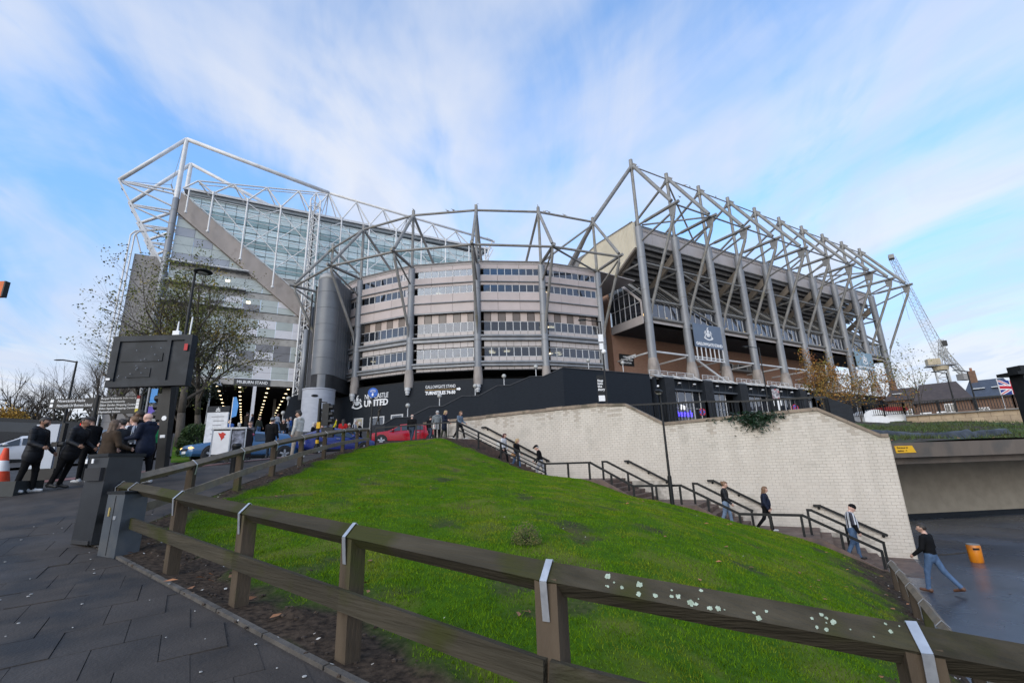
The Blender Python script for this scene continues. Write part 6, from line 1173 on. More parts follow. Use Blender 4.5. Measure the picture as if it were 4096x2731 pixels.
# things people carry
def held(name, label, cat, g, m, base, smooth=False, parts=()):
    t = thing(name, label, cat, base); mk('shell', g, m, t, smooth)
    for nme, gg, mm in parts: mk(nme, gg, mm, t)
    return t
p = V(gp(60, 1116, 16.4)); cr_ = V((.871, -.49, 0)); b = p+cr_*.50+V((0, 0, 1.12)); held('camera', 'black camera with long lens held by the man next to the cone', 'camera', G().box(b, (.15, .11, .11), -.5), M_BLACK, b, parts=[('lens', G().tube(b, b+cr_*.2+V((0, 0, .01)), .042, .046, 12), M_RUBBER)])
p = V(gp(320, 1112, 15.5)); b = p-cr_*.42+V((0, 0, 1.17)); held('booklet', 'white booklet with dark blue letters held by the bald man', 'booklet', G().bar(b-V((0, 0, .13)), b+cr_*.08+V((0, 0, .13)), .21, .012), M_WHITE, b, parts=[('print', G().bar(b-V((0, 0, .09))+V((.0, -.014, 0)), b+cr_*.05+V((0, -.014, .09)), .12, .008), K_NAVY)])
b = V(st(20.75, -2.45, 2.28)); held('shoulder_bag', 'white shoulder bag with a red panel at the stair top', 'bag', G().box(b, (.40, .14, .36), .5), K_CREAM, b, parts=[('panel', G().box(b+V((-.02, -.075, -.02)), (.30, .02, .16), .5), cl('red', (.4, .02, .02)))])
b = V(st(16.85, -1.75, sz(16.4)+.98)); g = G().ball(b, (.17, .16, .24), 14, 10); held('backpack', 'cream backpack on the woman with dark red hair', 'bag', g, K_CREAM, b, True, [('pocket', G().ball(b+V((-.05, .06, -.08)), (.13, .13, .12), 12, 8), K_BEIGE)])
b = V(st(15.95, -1.75, sz(15.7)+.80)); held('handbag', 'tan handbag carried on the top flight', 'bag', G().ball(b, (.16, .10, .11), 12, 8), pm('tan_leather', (.35, .18, .07)), b, True, [('strap', G().tube(b, b+V((0, 0, .5)), .012), pm('tan_leather', (.35, .18, .07)))])
# bronze figures on plinths
M_BRZ = pm('dark_bronze', (.03, .026, .022), (.05, .042, .034), 7, .4, metal=.6)
def statue(label, p, rz, legs, arms, H, pz):
    root = person(label, (p[0], p[1], p[2]+pz), rz, H, legs, arms, (25, 10), 6, -10, 0, M_BRZ, M_BRZ, M_BRZ, M_BRZ, M_BRZ, 'short', sleeve=M_BRZ); root.name = 'statue'; root['category'] = 'statue'
    for ch in root.children: ch.data.materials.clear(); ch.data.materials.append(M_BRZ); ch.data.polygons.foreach_set('material_index', [0]*len(ch.data.polygons))
    g = G().box((p[0], p[1], p[2]+pz/2-.1), (1.0, 1.0, pz+.2)); mk('plinth', g, pm('dark_granite', (.03, .03, .032)), root)
statue('bronze figure with one arm raised on a plinth before the club lettering', (10.7, 44.7, 2.6), RIGHT+.6, (10, 4, -12, 6), (10, 20, 165, 15), 1.8, 1.35)
statue('bronze figure mid stride on a plinth before the pale drum', (5.6, 45.6, 2.4), RIGHT+.3, (20, 30, -16, 8), (20, 40, 20, 40), 1.9, 1.2)
# ------------------------------------------------------------------ vehicles
def car(label, loc, rz, paint, L=4.4, Wd=1.82, Hh=1.46, nose=.95, suv=False):
    t = thing('parked_car', label, 'car', loc, rz); w = Wd/2; gz_ = .22 if not suv else .28; hood_ = Hh*.63 if not suv else Hh*.62
    # stations: x, sill z, belt z, top z, belt half width, top half width
    S_ = [(-L/2, .42, .62, .66, w*.72, w*.6), (-L/2+.12, .30, .70, .80, w*.88, w*.74), (-L/2+.75, gz_, .80, hood_, w*.98, w*.86), (-L/2+1.25, gz_, .86, hood_+.06, w, w*.88), (-L/2+1.32, gz_, .88, hood_+.10, w, w*.82), (-L/2+2.05, gz_, .92, Hh-.05, w, w*.70), (-L/2+2.6, gz_, .94, Hh, w, w*.68), (L/2-1.3, gz_, .96, Hh-.05, w, w*.66), (L/2-.55, gz_, .98, Hh-.30 if not suv else Hh-.1, w*.98, w*.66), (L/2-.28, .28, .98, 1.02, w*.95, w*.8), (L/2-.05, .36, .82, .90, w*.86, w*.74), (L/2, .45, .7, .74, w*.78, w*.66)]
    rows = []
    for x, z0, zb, zt, wb, wt_ in S_:
        half = [(0, z0), (wb*.86, z0), (wb*.98, z0+.1), (wb, (z0+zb)/2), (wb*.97, zb), (wt_+(wb-wt_)*.12, zb+(zt-zb)*.82), (wt_*.8, zt), (0, zt+.015)]
        rows.append([(x, y, z) for y, z in half]+[(x, -y, z) for y, z in reversed(half[1:-1])]+[(x, 0, z0)])
    g = G(); g.grid(rows); g.add(rows[0][:-1], [tuple(range(len(rows[0])-2, -1, -1))]); g.add(rows[-1][:-1], [tuple(range(len(rows[0])-1))]); mk('body', g, paint, t, 35, local=True)
    gl = pm('car_glass', (.02, .025, .03), (.03, .036, .044), 1, .05, spec=.9)
    for sy in (-1, 1):
        for i, j in ((4, 5), (5, 6), (6, 7)):
            a, b = S_[i], S_[j]; q = lambda s_, f: (s_[0], sy*((s_[4]*.97)+((s_[5]+(s_[4]-s_[5])*.12)-s_[4]*.97)*f+.034), s_[2]+(s_[3]-s_[2])*.82*f); g = G(); e = .04
            A, B, Cc, D = [V(k) for k in (q(a, .12), q(b, .12), q(b, .93), q(a, .93))]; dx_ = V((e, 0, 0)); g.add([A+dx_, B-dx_, Cc-dx_, D+dx_*(1.0 if i > 4 else 2)], [(0, 1, 2, 3) if sy < 0 else (3, 2, 1, 0)]); mk('side_window', g, gl, t, local=True)
        for i, xw in enumerate((-L/2+.86, L/2-.82)):
            r_ = .33 if not suv else .37; g = G(); n = 20
            prof = [(r_*.64, -.11), (r_*.95, -.12), (r_, -.09), (r_, .09), (r_*.95, .125), (r_*.64, .115)]
            vs = [(xw+rr_*math.cos(2*math.pi*k/n), sy*(w-.09)+y, r_+rr_*math.sin(2*math.pi*k/n)) for rr_, y in prof for k in range(n)]; g.add(vs, [(a*n+k, a*n+(k+1) % n, (a+1)*n+(k+1) % n, (a+1)*n+k) for a in range(5) for k in range(n)]); wh = mk('wheel', g, M_RUBBER, t, 40, local=True)
            g = G()
            for k in range(5): a = k*2*math.pi/5+.3; g.bar((xw, sy*(w+.014), r_), (xw+r_*.64*math.cos(a), sy*(w+.014), r_+r_*.64*math.sin(a)), .09, .02, (0, 1, 0))
            g.tube((xw, sy*(w+.002), r_), (xw, sy*(w+.010), r_), r_*.2, n=12); mk('rim', g, M_ALU, wh, local=True)
            g = G(); g.tube((xw, sy*(w-.25), r_+.02), (xw, sy*(w+.002), r_+.02), r_+.045, n=20); mk('wheel_arch', g, M_DARK, t, local=True)
        g = G(); g.ball((-L/2+1.55, sy*(w+.08), 1.0), (.10, .09, .07), 10, 6); mk('mirror', g, paint, t, True, local=True)
        g = G(); g.ball((-L/2+.14, sy*w*.66, .66), (.16, .2, .07), 10, 6); mk('headlight', g, emit('amber_headlight', (1, .55, .15), 2.2) if suv else pm('clear_lamp', (.6, .6, .62), rough=.1), t, True, local=True)
        g = G(); g.ball((L/2-.08, sy*w*.68, .82), (.08, .2, .08), 10, 6); mk('tail_light', g, pm('red_lamp', (.35, .01, .01), rough=.2), t, True, local=True)
        mk('door_handle', G().box((L/2-1.7, sy*(w+.005), .86), (.18, .03, .03)), M_ALU, t, local=True); mk('sill_trim', G().box((0, sy*(w*.985), .28), (L-2.2, .03, .1)), M_BLACK, t, local=True)
    a, b = S_[4], S_[5]; g = G(); g.add([(a[0]-.0, -a[5]*.92, a[3]+.012), (a[0], a[5]*.92, a[3]+.012), (b[0]-.06, b[5]*.9, b[3]-.02), (b[0]-.06, -b[5]*.9, b[3]-.02)], [(3, 2, 1, 0)]); mk('windscreen', g, gl, t, local=True)
    mk('number_plate', G().box((-L/2-.012, 0, .48), (.02, .5, .11)), M_WHITE, t, local=True); mk('grille', G().box((-L/2+.02, 0, .58), (.06, w*1.0, .1)), M_BLACK, t, local=True)
    return t
PT = lambda n, c: pm('car_paint_'+n, c, tuple(x*.92 for x in c), 1, .18, spec=.7)
# the nose is at local -x; heading left along the road
def put_car(label, px, py, d, ang, paint, **k):
    p = gp(px, py, d, None); return car(label, (p[0], p[1], gz(p[0], p[1])-.16), ang, paint, **k)
rd = math.atan2(.33, .94)
c_ = put_car('glossy red saloon car with a bright window line in front of the black wall', 930, 1022, 31.5, math.atan2(-.20, .98), PT('red', (.36, .006, .016)), L=4.8, Hh=1.42)
put_car('blue estate car with amber lights, nose showing left of the merchandise cart', 556, 1050, 26.8, rd, PT('blue', (.05, .13, .26)), suv=True, L=4.9, Hh=1.5)
put_car('dark blue hatchback half hidden behind the timber fence', 770, 1035, 27.5, math.atan2(.30, .95)+math.pi, PT('royal_blue', (.015, .03, .19)), L=4.1, Hh=1.48)
put_car('small grey car with its headlights on behind the group', 232, 1040, 34, math.radians(60), PT('grey', (.16, .17, .18)), L=4.0, suv=True, Hh=1.5)
put_car('white car low behind the man with the camera', 36, 1072, 33, rd, PT('white', (.55, .55, .56)), L=4.2)
# dark van with red tail lights at the left edge
p = gp(22, 1060, 40, None); vn = thing('van', 'black van with red tail lights at the frame edge, pale load behind its window', 'van', (p[0], p[1], gz(p[0], p[1])-.1), R(30)); L_ = 5.0
mk('body', G().prism([(-2.5, -.95, .35), (2.5, -.95, .35), (2.5, -.95, 2.1), (-1.4, -.95, 2.15), (-2.1, -.95, 1.2), (-2.5, -.95, 1.0)], (0, 1.9, 0)), PT('black', (.012, .012, .014)), vn, local=True)
for sy in (-1, 1):
    mk('side_window', G().box((.4, sy*.955, 1.65), (3.0, .02, .55)), pm('car_glass', (.02,)*3), vn, local=True)
    for xw in (-1.5, 1.5): mk('wheel', G().tube((xw, sy*.7, .34), (xw, sy*.97, .34), .34, n=18), M_RUBBER, vn, local=True)
    for z in (1.95, 1.35, .75): mk('tail_light', G().box((2.51, sy*.86, z), (.04, .12, .16)), emit('red_tail_light', (1, .02, .01), 2.0), vn, local=True)
mk('rear_window', G().box((2.51, 0, 1.6), (.03, 1.4, .6)), pm('car_glass', (.02,)*3), vn, local=True)
# ------------------------------------------------------------------ street furniture
def pole_thing(name, label, cat, base, group=None): return thing(name, label, cat, base, 0, group)
def cobra(label, base, z_top, armdir, arm, r0, head=(.42, .15, .09), sk=0, collar=True):
    t = pole_thing('street_lamp', label, 'street lamp', base, None); b = V(base); top = V((b.x, b.y, z_top)); g = G().tube(b, b+V((0, 0, 1.3)), r0*1.5, n=12).tube(b+V((0, 0, 1.3)), top, r0, r0*.65, 10); mk('pole', g, M_BLACK, t, 40)
    d = V((*armdir, 0)).normalized(); e = top+d*arm+V((0, 0, .12*arm)); mk('arm', G().tube(top-V((0, 0, .05)), e, r0*.55), M_BLACK, t); hd = e+d*head[0]*.7
    g = G().ball((0, 0, 0), head, 16, 8); M = Matrix.Translation(hd) @ Matrix.Rotation(math.atan2(d.y, d.x), 4, 'Z'); o = bpy.data.objects.new('lamp_head', mesh(g, M_BLACK, True, Matrix.Translation(-b) @ M)); C.objects.link(o); o.parent = t
    g = G().ball((0, 0, -head[2]*.55), (head[0]*.6, head[1]*.7, head[2]*.6), 12, 6); o2 = bpy.data.objects.new('lens', mesh(g, pm('lamp_lens', (.5, .5, .48), rough=.2), True, Matrix.Translation(-b) @ M)); C.objects.link(o2); o2.parent = t
    return t
def ray_z(px, py, base): r = sight(px, py); k = math.hypot(base[0], base[1])/math.hypot(r.x, r.y); return r.z*k
b = st(7.6, -3.25, -1.95); cobra('black street lamp with oval head standing at the edge of the stairs', b, ray_z(1470, 905, b), (-.3, -.2), .05, .055, (.36, .16, .10)); 
t = thing('street_lamp_sensor', 'small white sensor cap on top of the oval street lamp', 'sensor', (b[0], b[1], ray_z(1470, 893, b))); mk('cap', G().ball((b[0]-.2, b[1]-.13, ray_z(1470, 893, b)+.03), .05, 8, 6), M_WHITE, t, True)
b = gp(378, 1070, 26); b = (b[0], b[1], gz(b[0], b[1])); cobra('tall black lamp with a disc head beside the back of the dark sign', b, ray_z(428, 622, b), (.871, -.49), .1, .085, (.42, .42, .10))
b = gp(120, 1090, 30); cobra('slim lamp post with a flat arm against the sky, far left', b, ray_z(163, 828, b), (-.871, .49), .7, .06, (.25, .09, .03))
b = gp(318, 1040, 40); cobra('curved arm lamp seen among the bare branches', b, ray_z(347, 765, b), (-.871, .49), .7, .07, (.42, .2, .13))
b = (39.0, 38.6, 3.9); b = (18.9, 20.8, 1.5); 
b = gp(1395, 930, 30, None); b = (b[0], b[1], 1.2); lz = ray_z(1378, 738, b); lp_ = cobra('black lamp post with camera boxes and a hanging banner above the wall', b, lz, (-.871, .49), 1.0, .07, (.30, .13, .07))
for pz, (bw_, bh) in ((778, (.30, .5)), (797, (.24, .42))): z = ray_z(1382, pz, b); mk('camera_box', G().box((b[0]-.15, b[1]-.05, z), (bw_, .22, bh), -.5), M_WHITE, lp_)
mk('camera_dome', G().ball((b[0]-.05, b[1]-.15, ray_z(1384, 809, b)), .16, 12, 8), M_WHITE, lp_, True)
za, zb = ray_z(1380, 862, b), ray_z(1382, 922, b); bn = thing('lamp_banner', 'narrow black banner with white lettering hanging on the lamp post above the wall', 'banner', (b[0]-.3, b[1], zb)); cxr = V((.871, -.49, 0)); c0 = V(b)-cxr*.32; an = math.atan2(-.49, .871)
mk('cloth', G().box((c0.x, c0.y, (za+zb)/2), (.46, .03, za-zb), an), M_BLACK, bn)
for k, s_ in enumerate(('Step', 'into', 'the', 'story')): text('lettering', s_, .21, .003, frame(V((c0.x, c0.y, za-.42-.19*k))-cxr*.2+V((-.01, -.018, 0)), cxr, (-.49, -.871, 0)), M_LET, bn, .006)
mk('photo_panel', G().box((c0.x+.1, c0.y-.02, za-.45), (.2, .01, .28), an), pm('sky_photo', (.25, .4, .62)), bn); mk('white_panel', G().box((c0.x, c0.y-.02, zb+.2), (.4, .01, .36), an), M_WHITE, bn)
b = gp(1765, 925, 46, None); b = (b[0], b[1], 3.0); cobra('thin black lamp post in front of the bar frontage', b, ray_z(1750, 797, b), (-.871, .49), .9, .06, (.35, .13, .07))
z1, z0 = ray_z(1795, 888, b), ray_z(1798, 942, b); c0 = V(b)+cxr*.75; bn = thing('match_poster', 'tall poster with players and a white notice below, by the thin lamp post', 'poster', (c0.x, c0.y, z0)); mk('frame', G().box((c0.x, c0.y, (z0+z1)/2), (.78, .06, z1-z0), an), M_BLACK, bn); mk('photo', G().box((c0.x-.02, c0.y-.035, z1-.55), (.62, .02, .9), an), pm('poster_photo', (.5, .5, .52), (.1, .08, .1), 5, .5, c3=(.35, .05, .06), s3=3), bn); mk('notice', G().box((c0.x+.02, c0.y-.04, (z0+z1)/2-.25), (.68, .02, .6), an), M_WHITE, bn); mk('panel', G().box((c0.x+.02, c0.y-.035, z0+.4), (.4, .02, .7), an), M_WHITE, bn)
def roundel(label, c, r_, cross=True, name='road_sign'):
    t = thing(name, label, 'road sign', c); n_ = V((-.49, -.871, 0)); c = V(c); mk('disc', G().tube(c, c+n_*.02, r_, n=28), pm('sign_red', (.45, .015, .02)) if cross else pm('sign_blue', (.01, .10, .45)), t)
    if cross:
        mk('disc_field', G().tube(c+n_*.021, c+n_*.026, r_*.76, n=28), pm('sign_blue', (.01, .10, .45)), t)
        for s_ in (-1, 1): d_ = (cxr*s_+V((0, 0, 1))).normalized()*r_*.85; mk('cross_bar', G().bar(c+n_*.03-d_, c+n_*.03+d_, r_*.2, .006, n_), pm('sign_red', (.45, .015, .02)), t)
    return t, c, n_
p = gp(1826, 938, 45, None); roundel('red and blue no stopping roundel beside the match poster', (p[0], p[1], p[2]+1.0-.95), .30)
p = gp(1613, 946, 36, None); roundel('red and blue no stopping roundel on the black wall, before the bar', (p[0], p[1], p[2]), .26)
b = gp(850, 1030, 29); cz = ray_z(852, 902, b); t, c, n_ = roundel('blue cycle and pedestrian sign on a tall black pole before the club lettering', (b[0], b[1]-.08, cz), .30, False); mk('pole', G().tube(b, (b[0], b[1], cz+.35), .06, n=10), M_BLACK, t)
for sx in (-1, 1): 
    q = c+n_*.03+cxr*.1*sx+V((0, 0, .09)); g = G()
    for k in range(12): a, a2 = k*.5236, (k+1)*.5236; g.tube(q+cxr*.055*math.cos(a)+V((0, 0, .055*math.sin(a))), q+cxr*.055*math.cos(a2)+V((0, 0, .055*math.sin(a2))), .011, n=4)
    mk('cycle_wheel', g, M_WHITE, t)
mk('cycle_frame', G().pipe([c+n_*.03+cxr*-.1+V((0, 0, .09)), c+n_*.03+cxr*-.03+V((0, 0, .16)), c+n_*.03+cxr*.06+V((0, 0, .16)), c+n_*.03+cxr*.1+V((0, 0, .09))], .012, 5), M_WHITE, t)
mk('adult_figure', G().prism([c+n_*.03+cxr*x+V((0, 0, z)) for x, z in ((-.05, -.2), (.03, -.2), (.045, -.07), (.0, -.02), (-.06, -.08))], n_*.008).ball(c+n_*.035+V((0, 0, .01)), .028, 8, 6), M_WHITE, t)
# guard rail at the top of the mound
gr = thing('guard_rail', 'black guard rail at the top of the lawn before the red car', 'railing', (8.5, 26.5, 1.4)); pa = V((5.95, 27.0, 0)); pb = V((9.6, 24.6, 0)); pa = V((*gp(862, 1028, 27.2, None)[:2], 0)); pb = V(st(18.75, -3.0)); pb.z = 0
za_, zb_ = gz(pa.x, pa.y)-.05, 1.45
for k in range(2): a = pa.copy(); c = pb.copy(); a.z = za_+(1.02, .15)[k]; c.z = (2.34, 1.6)[k]; mk('rail', G().bar(a, c, .06, (.07, .04)[k]), M_BLACK, gr)
for k in range(3): q = pa.lerp(pb, k/2); z = za_+(zb_-za_)*k/2; mk('post', G().box((q.x, q.y, z+.42), (.08, .08, 1.15), -.5), M_BLACK, gr)
for k in range(8): q = pa.lerp(pb, .55+.05*k); z = za_+(zb_-za_)*(.55+.05*k); mk('bar', G().box((q.x, q.y, z+.55), (.022, .022, .9)), M_BLACK, gr)
# railings above the white wall and the bank: every bar its own piece
def railing(label, pts, h, step, post_every, par_n=300, bar=True):
    rl_ = thing('railing', label, 'railing', pts[0])
    for p, q in zip(pts, pts[1:]):
        p, q = V(p), V(q); L = (q-p).length; n = max(1, round(L/post_every)); mk('top_rail', G().bar(p+V((0, 0, h)), q+V((0, 0, h)), .085, .085), M_BLACK, rl_); mk('bottom_rail', G().bar(p+V((0, 0, .12)), q+V((0, 0, .12)), .04, .04), M_BLACK, rl_)
        for k in range(n+1): a = p.lerp(q, k/n); mk('post', G().box(a+V((0, 0, h/2)), (.09, .09, h+.02)), M_BLACK, rl_)
        if bar:
            m_ = int(L/step); base = mesh(G().box((0, 0, 0), (.036, .036, h-.14)), M_BLACK)
            for k in range(m_): a = p.lerp(q, (k+.5)/m_); o = bpy.data.objects.new('bar', base); C.objects.link(o); o.parent = rl_; o.location = a+V((0, 0, h/2+.05))-V(pts[0])
railing('black bar railing behind the wall coping in front of the bar', [(17.77, 18.69, 1.83), (19.68, 15.14, 1.65), (20.4, 13.81, 1.5), (21.8, 11.21, 1.4), (22.05, 10.8, 1.36)], 1.06, .15, 1.9)
railing('black railing on top of the planted bank toward the crane', [(43.6, 21.4, 2.9), (46.9, 20.2, 3.0), (49.7, 18.3, 3.1), (52.6, 12.2, 3.05), (53.2, 9.6, 3.05)], 1.05, .17, 2.1)
g = G(); g.prism([(22.05, 10.8, 1.25), (22.42, 10.05, .95), (22.42, 10.05, 1.98), (22.05, 10.8, 2.42)], (.04, .02, 0)); o = mk('rail_end_panel', g, M_BLACKW); tag(o, 'solid black sloping panel at the railing end above the wall', 'panel')
bwall = thing('parapet_wall', 'tan block parapet wall under the far railing', 'wall', (51.5, 15, 2)); M_TAN = pm('tan_parapet_block', (.38, .29, .19), (.30, .225, .15), 2, .8, .3, 14, per_obj=.08)
for (a, b) in (((49.7, 18.3), (52.6, 12.2)), ((52.6, 12.2), (53.2, 9.0))):
    a, b = V((*a, 0)), V((*b, 0)); L = (b-a).length; d = (b-a).normalized(); n_ = V((d.y, -d.x, 0)); n = int(L/.75)
    for k in range(n):
        for j in range(3): p, q = a+d*(L*k/n+.008+(.3 if j % 2 else 0)), a+d*(L*(k+1)/n-.008+(.3 if j % 2 else 0)); g = G(); g.prism([(p.x, p.y, 1.7+.42*j), (q.x, q.y, 1.7+.42*j), (q.x, q.y, 2.11+.42*j), (p.x, p.y, 2.11+.42*j)], n_*-.3); mk('wall_block', g, M_TAN, bwall)
    g = G().bar((a.x, a.y, 3.0), (b.x, b.y, 3.0), .4, .1); mk('coping', g, M_KERB, bwall)
# litter bin, cabinet, cone, panels
b = gp(232, 1248, 10.4, None); bz_ = gz(b[0], b[1]); t = thing('litter_bin', 'large black litter bin with sloping hood on the slab path', 'bin', (b[0], b[1], bz_), AWAY-.45); g = G(); wv, dv = .31, .27
g.prism([(-wv, -dv, 0), (-wv, dv, 0), (-wv, dv*.9, 1.33), (-wv, -dv*.9, 1.33)], (2*wv, 0, 0)); mk('body', g, pm('bin_black', (.014, .015, .018), (.02, .022, .025), 6, .38), t, local=True); mk('lid', G().box((0, 0, 1.345), (2*wv+.04, 2*dv, .05)), M_BLACK, t, local=True); mk('aperture', G().box((0, -dv-.0, 1.05), (.5, .06, .2)), M_DARK, t, local=True); mk('base_plate', G().box((0, 0, .03), (2*wv-.1, 2*dv+.04, .06)), M_DARK, t, local=True)
for x in (-.3, -.1): mk('sticker', G().box((x, -dv*.9-.035, 1.26), (.06, .01, .07)), M_WHITE, t, local=True)
b = gp(272, 1268, 9.2, None); t = thing('utility_cabinet', 'low dark grey cabinet against the black litter bin', 'cabinet', (b[0], b[1], gz(b[0], b[1])-.02), AWAY-.45); mk('body', G().box((0, 0, .42), (.46, .30, .86)), pm('cabinet_grey', (.045, .054, .066), (.06, .07, .08), 4, .5, c3=(.07, .075, .08), s3=3), t, local=True); mk('lid', G().box((0, 0, .865), (.49, .33, .035)), M_BLACK, t, local=True); mk('lock', G().box((-.1, -.155, .6), (.03, .02, .12)), pm('brass', (.4, .3, .1)), t, local=True); mk('door_seam', G().box((.0, -.152, .42), (.008, .01, .8)), M_DARK, t, local=True); mk('sticker', G().box((.06, -.155, .52), (.07, .008, .05)), M_ALU, t, local=True)
b = gp(3, 1078, 17.0, None); t = thing('traffic_cone', 'orange and white traffic cone on a dark block at the frame edge', 'cone', (b[0], b[1], gz(b[0], b[1]))); zc = gz(b[0], b[1])
mk('block', G().box((b[0]-.3, b[1], zc+.12), (2.0, .9, .34), -.3), pm('dark_block', (.03, .035, .035)), t)
for k, (z0, z1, r0, r1, m_) in enumerate(((.29, .53, .20, .15, pm('cone_orange', (.75, .07, .02))), (.53, .78, .15, .10, M_WHITE), (.78, 1.08, .10, .045, pm('cone_orange', (.75, .07, .02))))): mk('band', G().tube((b[0], b[1], zc+z0), (b[0], b[1], zc+z1), r0, r1, 18), m_, t, 40)
b = gp(97, 1098, 20.5, None); zc = gz(b[0], b[1]); t = thing('sign_back', 'pale grey blank back of a sign board on a dark foot', 'sign', (b[0], b[1], zc)); mk('panel', G().box((b[0]-.12, b[1]+.06, zc+1.0), (.66, .09, 1.35), an+.1), pm('pale_sign_back', (.40, .44, .50), (.36, .40, .455), 1, .45), t); mk('foot', G().box((b[0], b[1], zc+.12), (.8, .35, .42), an+.1), M_BLACK, t); mk('edge', G().box((b[0]+.30, b[1]-.15, zc+.9), (.1, .12, 1.6), an), M_BLACK, t)
# finger post
b = gp(186, 1110, 18.5); t = thing('fingerpost', 'black street finger post with white place names and icons', 'signpost', b); zt_ = ray_z(190, 905, b); mk('pole', G().tube(b, (b[0], b[1], zt_), .075, n=12), M_BLACK, t, 40); mk('white_band', G().tube((b[0], b[1], zt_-1.95), (b[0], b[1], zt_-1.65), .08, n=12), M_WHITE, t, 40)
def arm(x0, x1, ztop, zbot, lines, icons, al):
    c = V(b)+cxr*(x0+x1)/2; mk('arm', G().box((c.x, c.y, (ztop+zbot)/2), (x1-x0, .06, ztop-zbot), an), M_BLACK, t); n_ = V((-.49, -.871, 0))
    for k, s_ in enumerate(lines):
        z = ztop-.055-(ztop-zbot-.02)*(k+.68)/len(lines)+.04; text('lettering', s_, min(.15, (ztop-zbot)/len(lines)*.82), .002, frame(V(b)+cxr*(x0+(.26 if al else .06))+n_*.034+V((0, 0, z-b[2])), cxr, n_), M_LET, t, fit=(x1-x0-(.32 if al else .24)) if len(s_) > 23 else None)
        if icons: q = V(b)+cxr*(x1-.11 if not al else x0+.1)+n_*.035; mk('icon', G().box((q.x, q.y, z+.045), (.09, .01, .09), an), pm('icon_red', (.4, .02, .02)) if (k == 0 and not al) else M_LET if k != 4 else pm('icon_yellow', (.6, .5, .05)), t)
zA = ray_z(150, 909, b); arm(-1.42, -.06, zA, zA-.30, ['Newcastle Helix', 'Newcastle Uni Business School'], True, True)
arm(.06, 1.35, zA+.02, zA-.50, ['Royal Victoria Infirmary', 'Newcastle University', 'Eldon Garden Shopping Centre', 'Eldon Square Shopping Centre', 'Haymarket Station'], True, False)
# big dark variable message sign seen from behind
b = gp(385, 1106, 16.9); D_ = math.hypot(b[0], b[1]); t = thing('message_sign', 'large dark message sign seen from behind on a thick black pole', 'sign', b); M_SGN = pm('sign_casing', (.009, .013, .018), (.014, .018, .024), 2.5, .5, c3=(.022, .027, .034), s3=2, spec=.25)
def sp3(px, py, d=D_): r = sight(px, py); k = d/math.hypot(r.x, r.y); return r*k
ztop = sp3(405, 790).z; n_ = V((-.49, -.871, 0)); pb_ = V(b)-cxr*.13+V((0, 0, -.1)); pt_ = V((b[0], b[1], ztop+.22))-cxr*.42; mk('pole', G().bar(pb_+n_*.1, pt_+n_*.1, .25, .2, n_), M_BLACK, t)
A, B = sp3(258, 772), sp3(451, 797); ctr = (A+B)/2; hw = (B-A).xy.length/2*1.17; zt_, zb_ = 4.12*D_/17.2, 2.56*D_/17.2; cc = V((ctr.x, ctr.y, (zt_+zb_)/2)); n_ = V((-.49, -.871, 0)); cc = cc+n_*-.12-cxr*.13
def panel(x0, x1, z0, z1, off, th, m_, nm): c = cc+cxr*(x0+x1)/2+n_*off; mk(nm, G().box((c.x, c.y, (z0+z1)/2), (x1-x0, th, z1-z0), an), m_, t)
panel(-hw, hw, zb_, zt_, -.05, .2, M_SGN, 'casing'); fr_ = .16
for q in ((-hw, hw, zt_-fr_, zt_), (-hw, hw, zb_, zb_+fr_), (-hw, -hw+fr_*1.3, zb_+fr_, zt_-fr_), (hw-fr_*1.3, hw, zb_+fr_, zt_-fr_), (hw*.38, hw*.38+.12, zb_+fr_, zt_-fr_)): panel(*q, .07, .06, M_SGN, 'frame_bar')
for q in ((-hw+.3, hw*.3, zb_+.75, zb_+1.0), (-hw+.55, hw*.05, zb_+.28, zb_+.55)): panel(*q, .06, .025, M_SGN, 'access_panel')
rs2 = random.Random(2)
for k in range(16): x, z = rs2.uniform(-hw+.3, hw*.3), rs2.uniform(zb_+.25, zt_-.35); c = cc+cxr*x+n_*.112; mk('screw', G().ball((c.x, c.y, z), .014, 6, 4), M_ALU, t)
panel(-hw+.05, -hw+.16, zb_+.2, zb_+.26, .15, .01, M_WHITE, 'sticker'); panel(hw-.16, hw-.06, zt_-.5, zt_-.3, .15, .01, pm('sign_red', (.4, .02, .02)), 'sticker')
c = V((b[0]+.0, b[1]-.16, 0))
mk('sticker', G().tube(V(b)-cxr*.24+n_*.2+V((0, 0, 1.62)), V(b)-cxr*.24+n_*.215+V((0, 0, 1.62)), .07, n=14), M_WHITE, t); mk('sticker', G().box(V(b)-cxr*.2+n_*.21+V((0, 0, 1.1)), (.14, .02, .08), an), M_WHITE, t)
q = sp3(404, 783); mk('aerial_box', G().box((q.x+.0, q.y, q.z+.2), (.2, .12, .22), an), M_WHITE, t); mk('aerial', G().tube((q.x, q.y, q.z+.3), (q.x, q.y, q.z+.62), .03, .015), M_WHITE, t); q = sp3(431, 792); mk('whip', G().tube((q.x, q.y, q.z), (q.x+.02, q.y, q.z+.9), .022), M_WHITE, t)
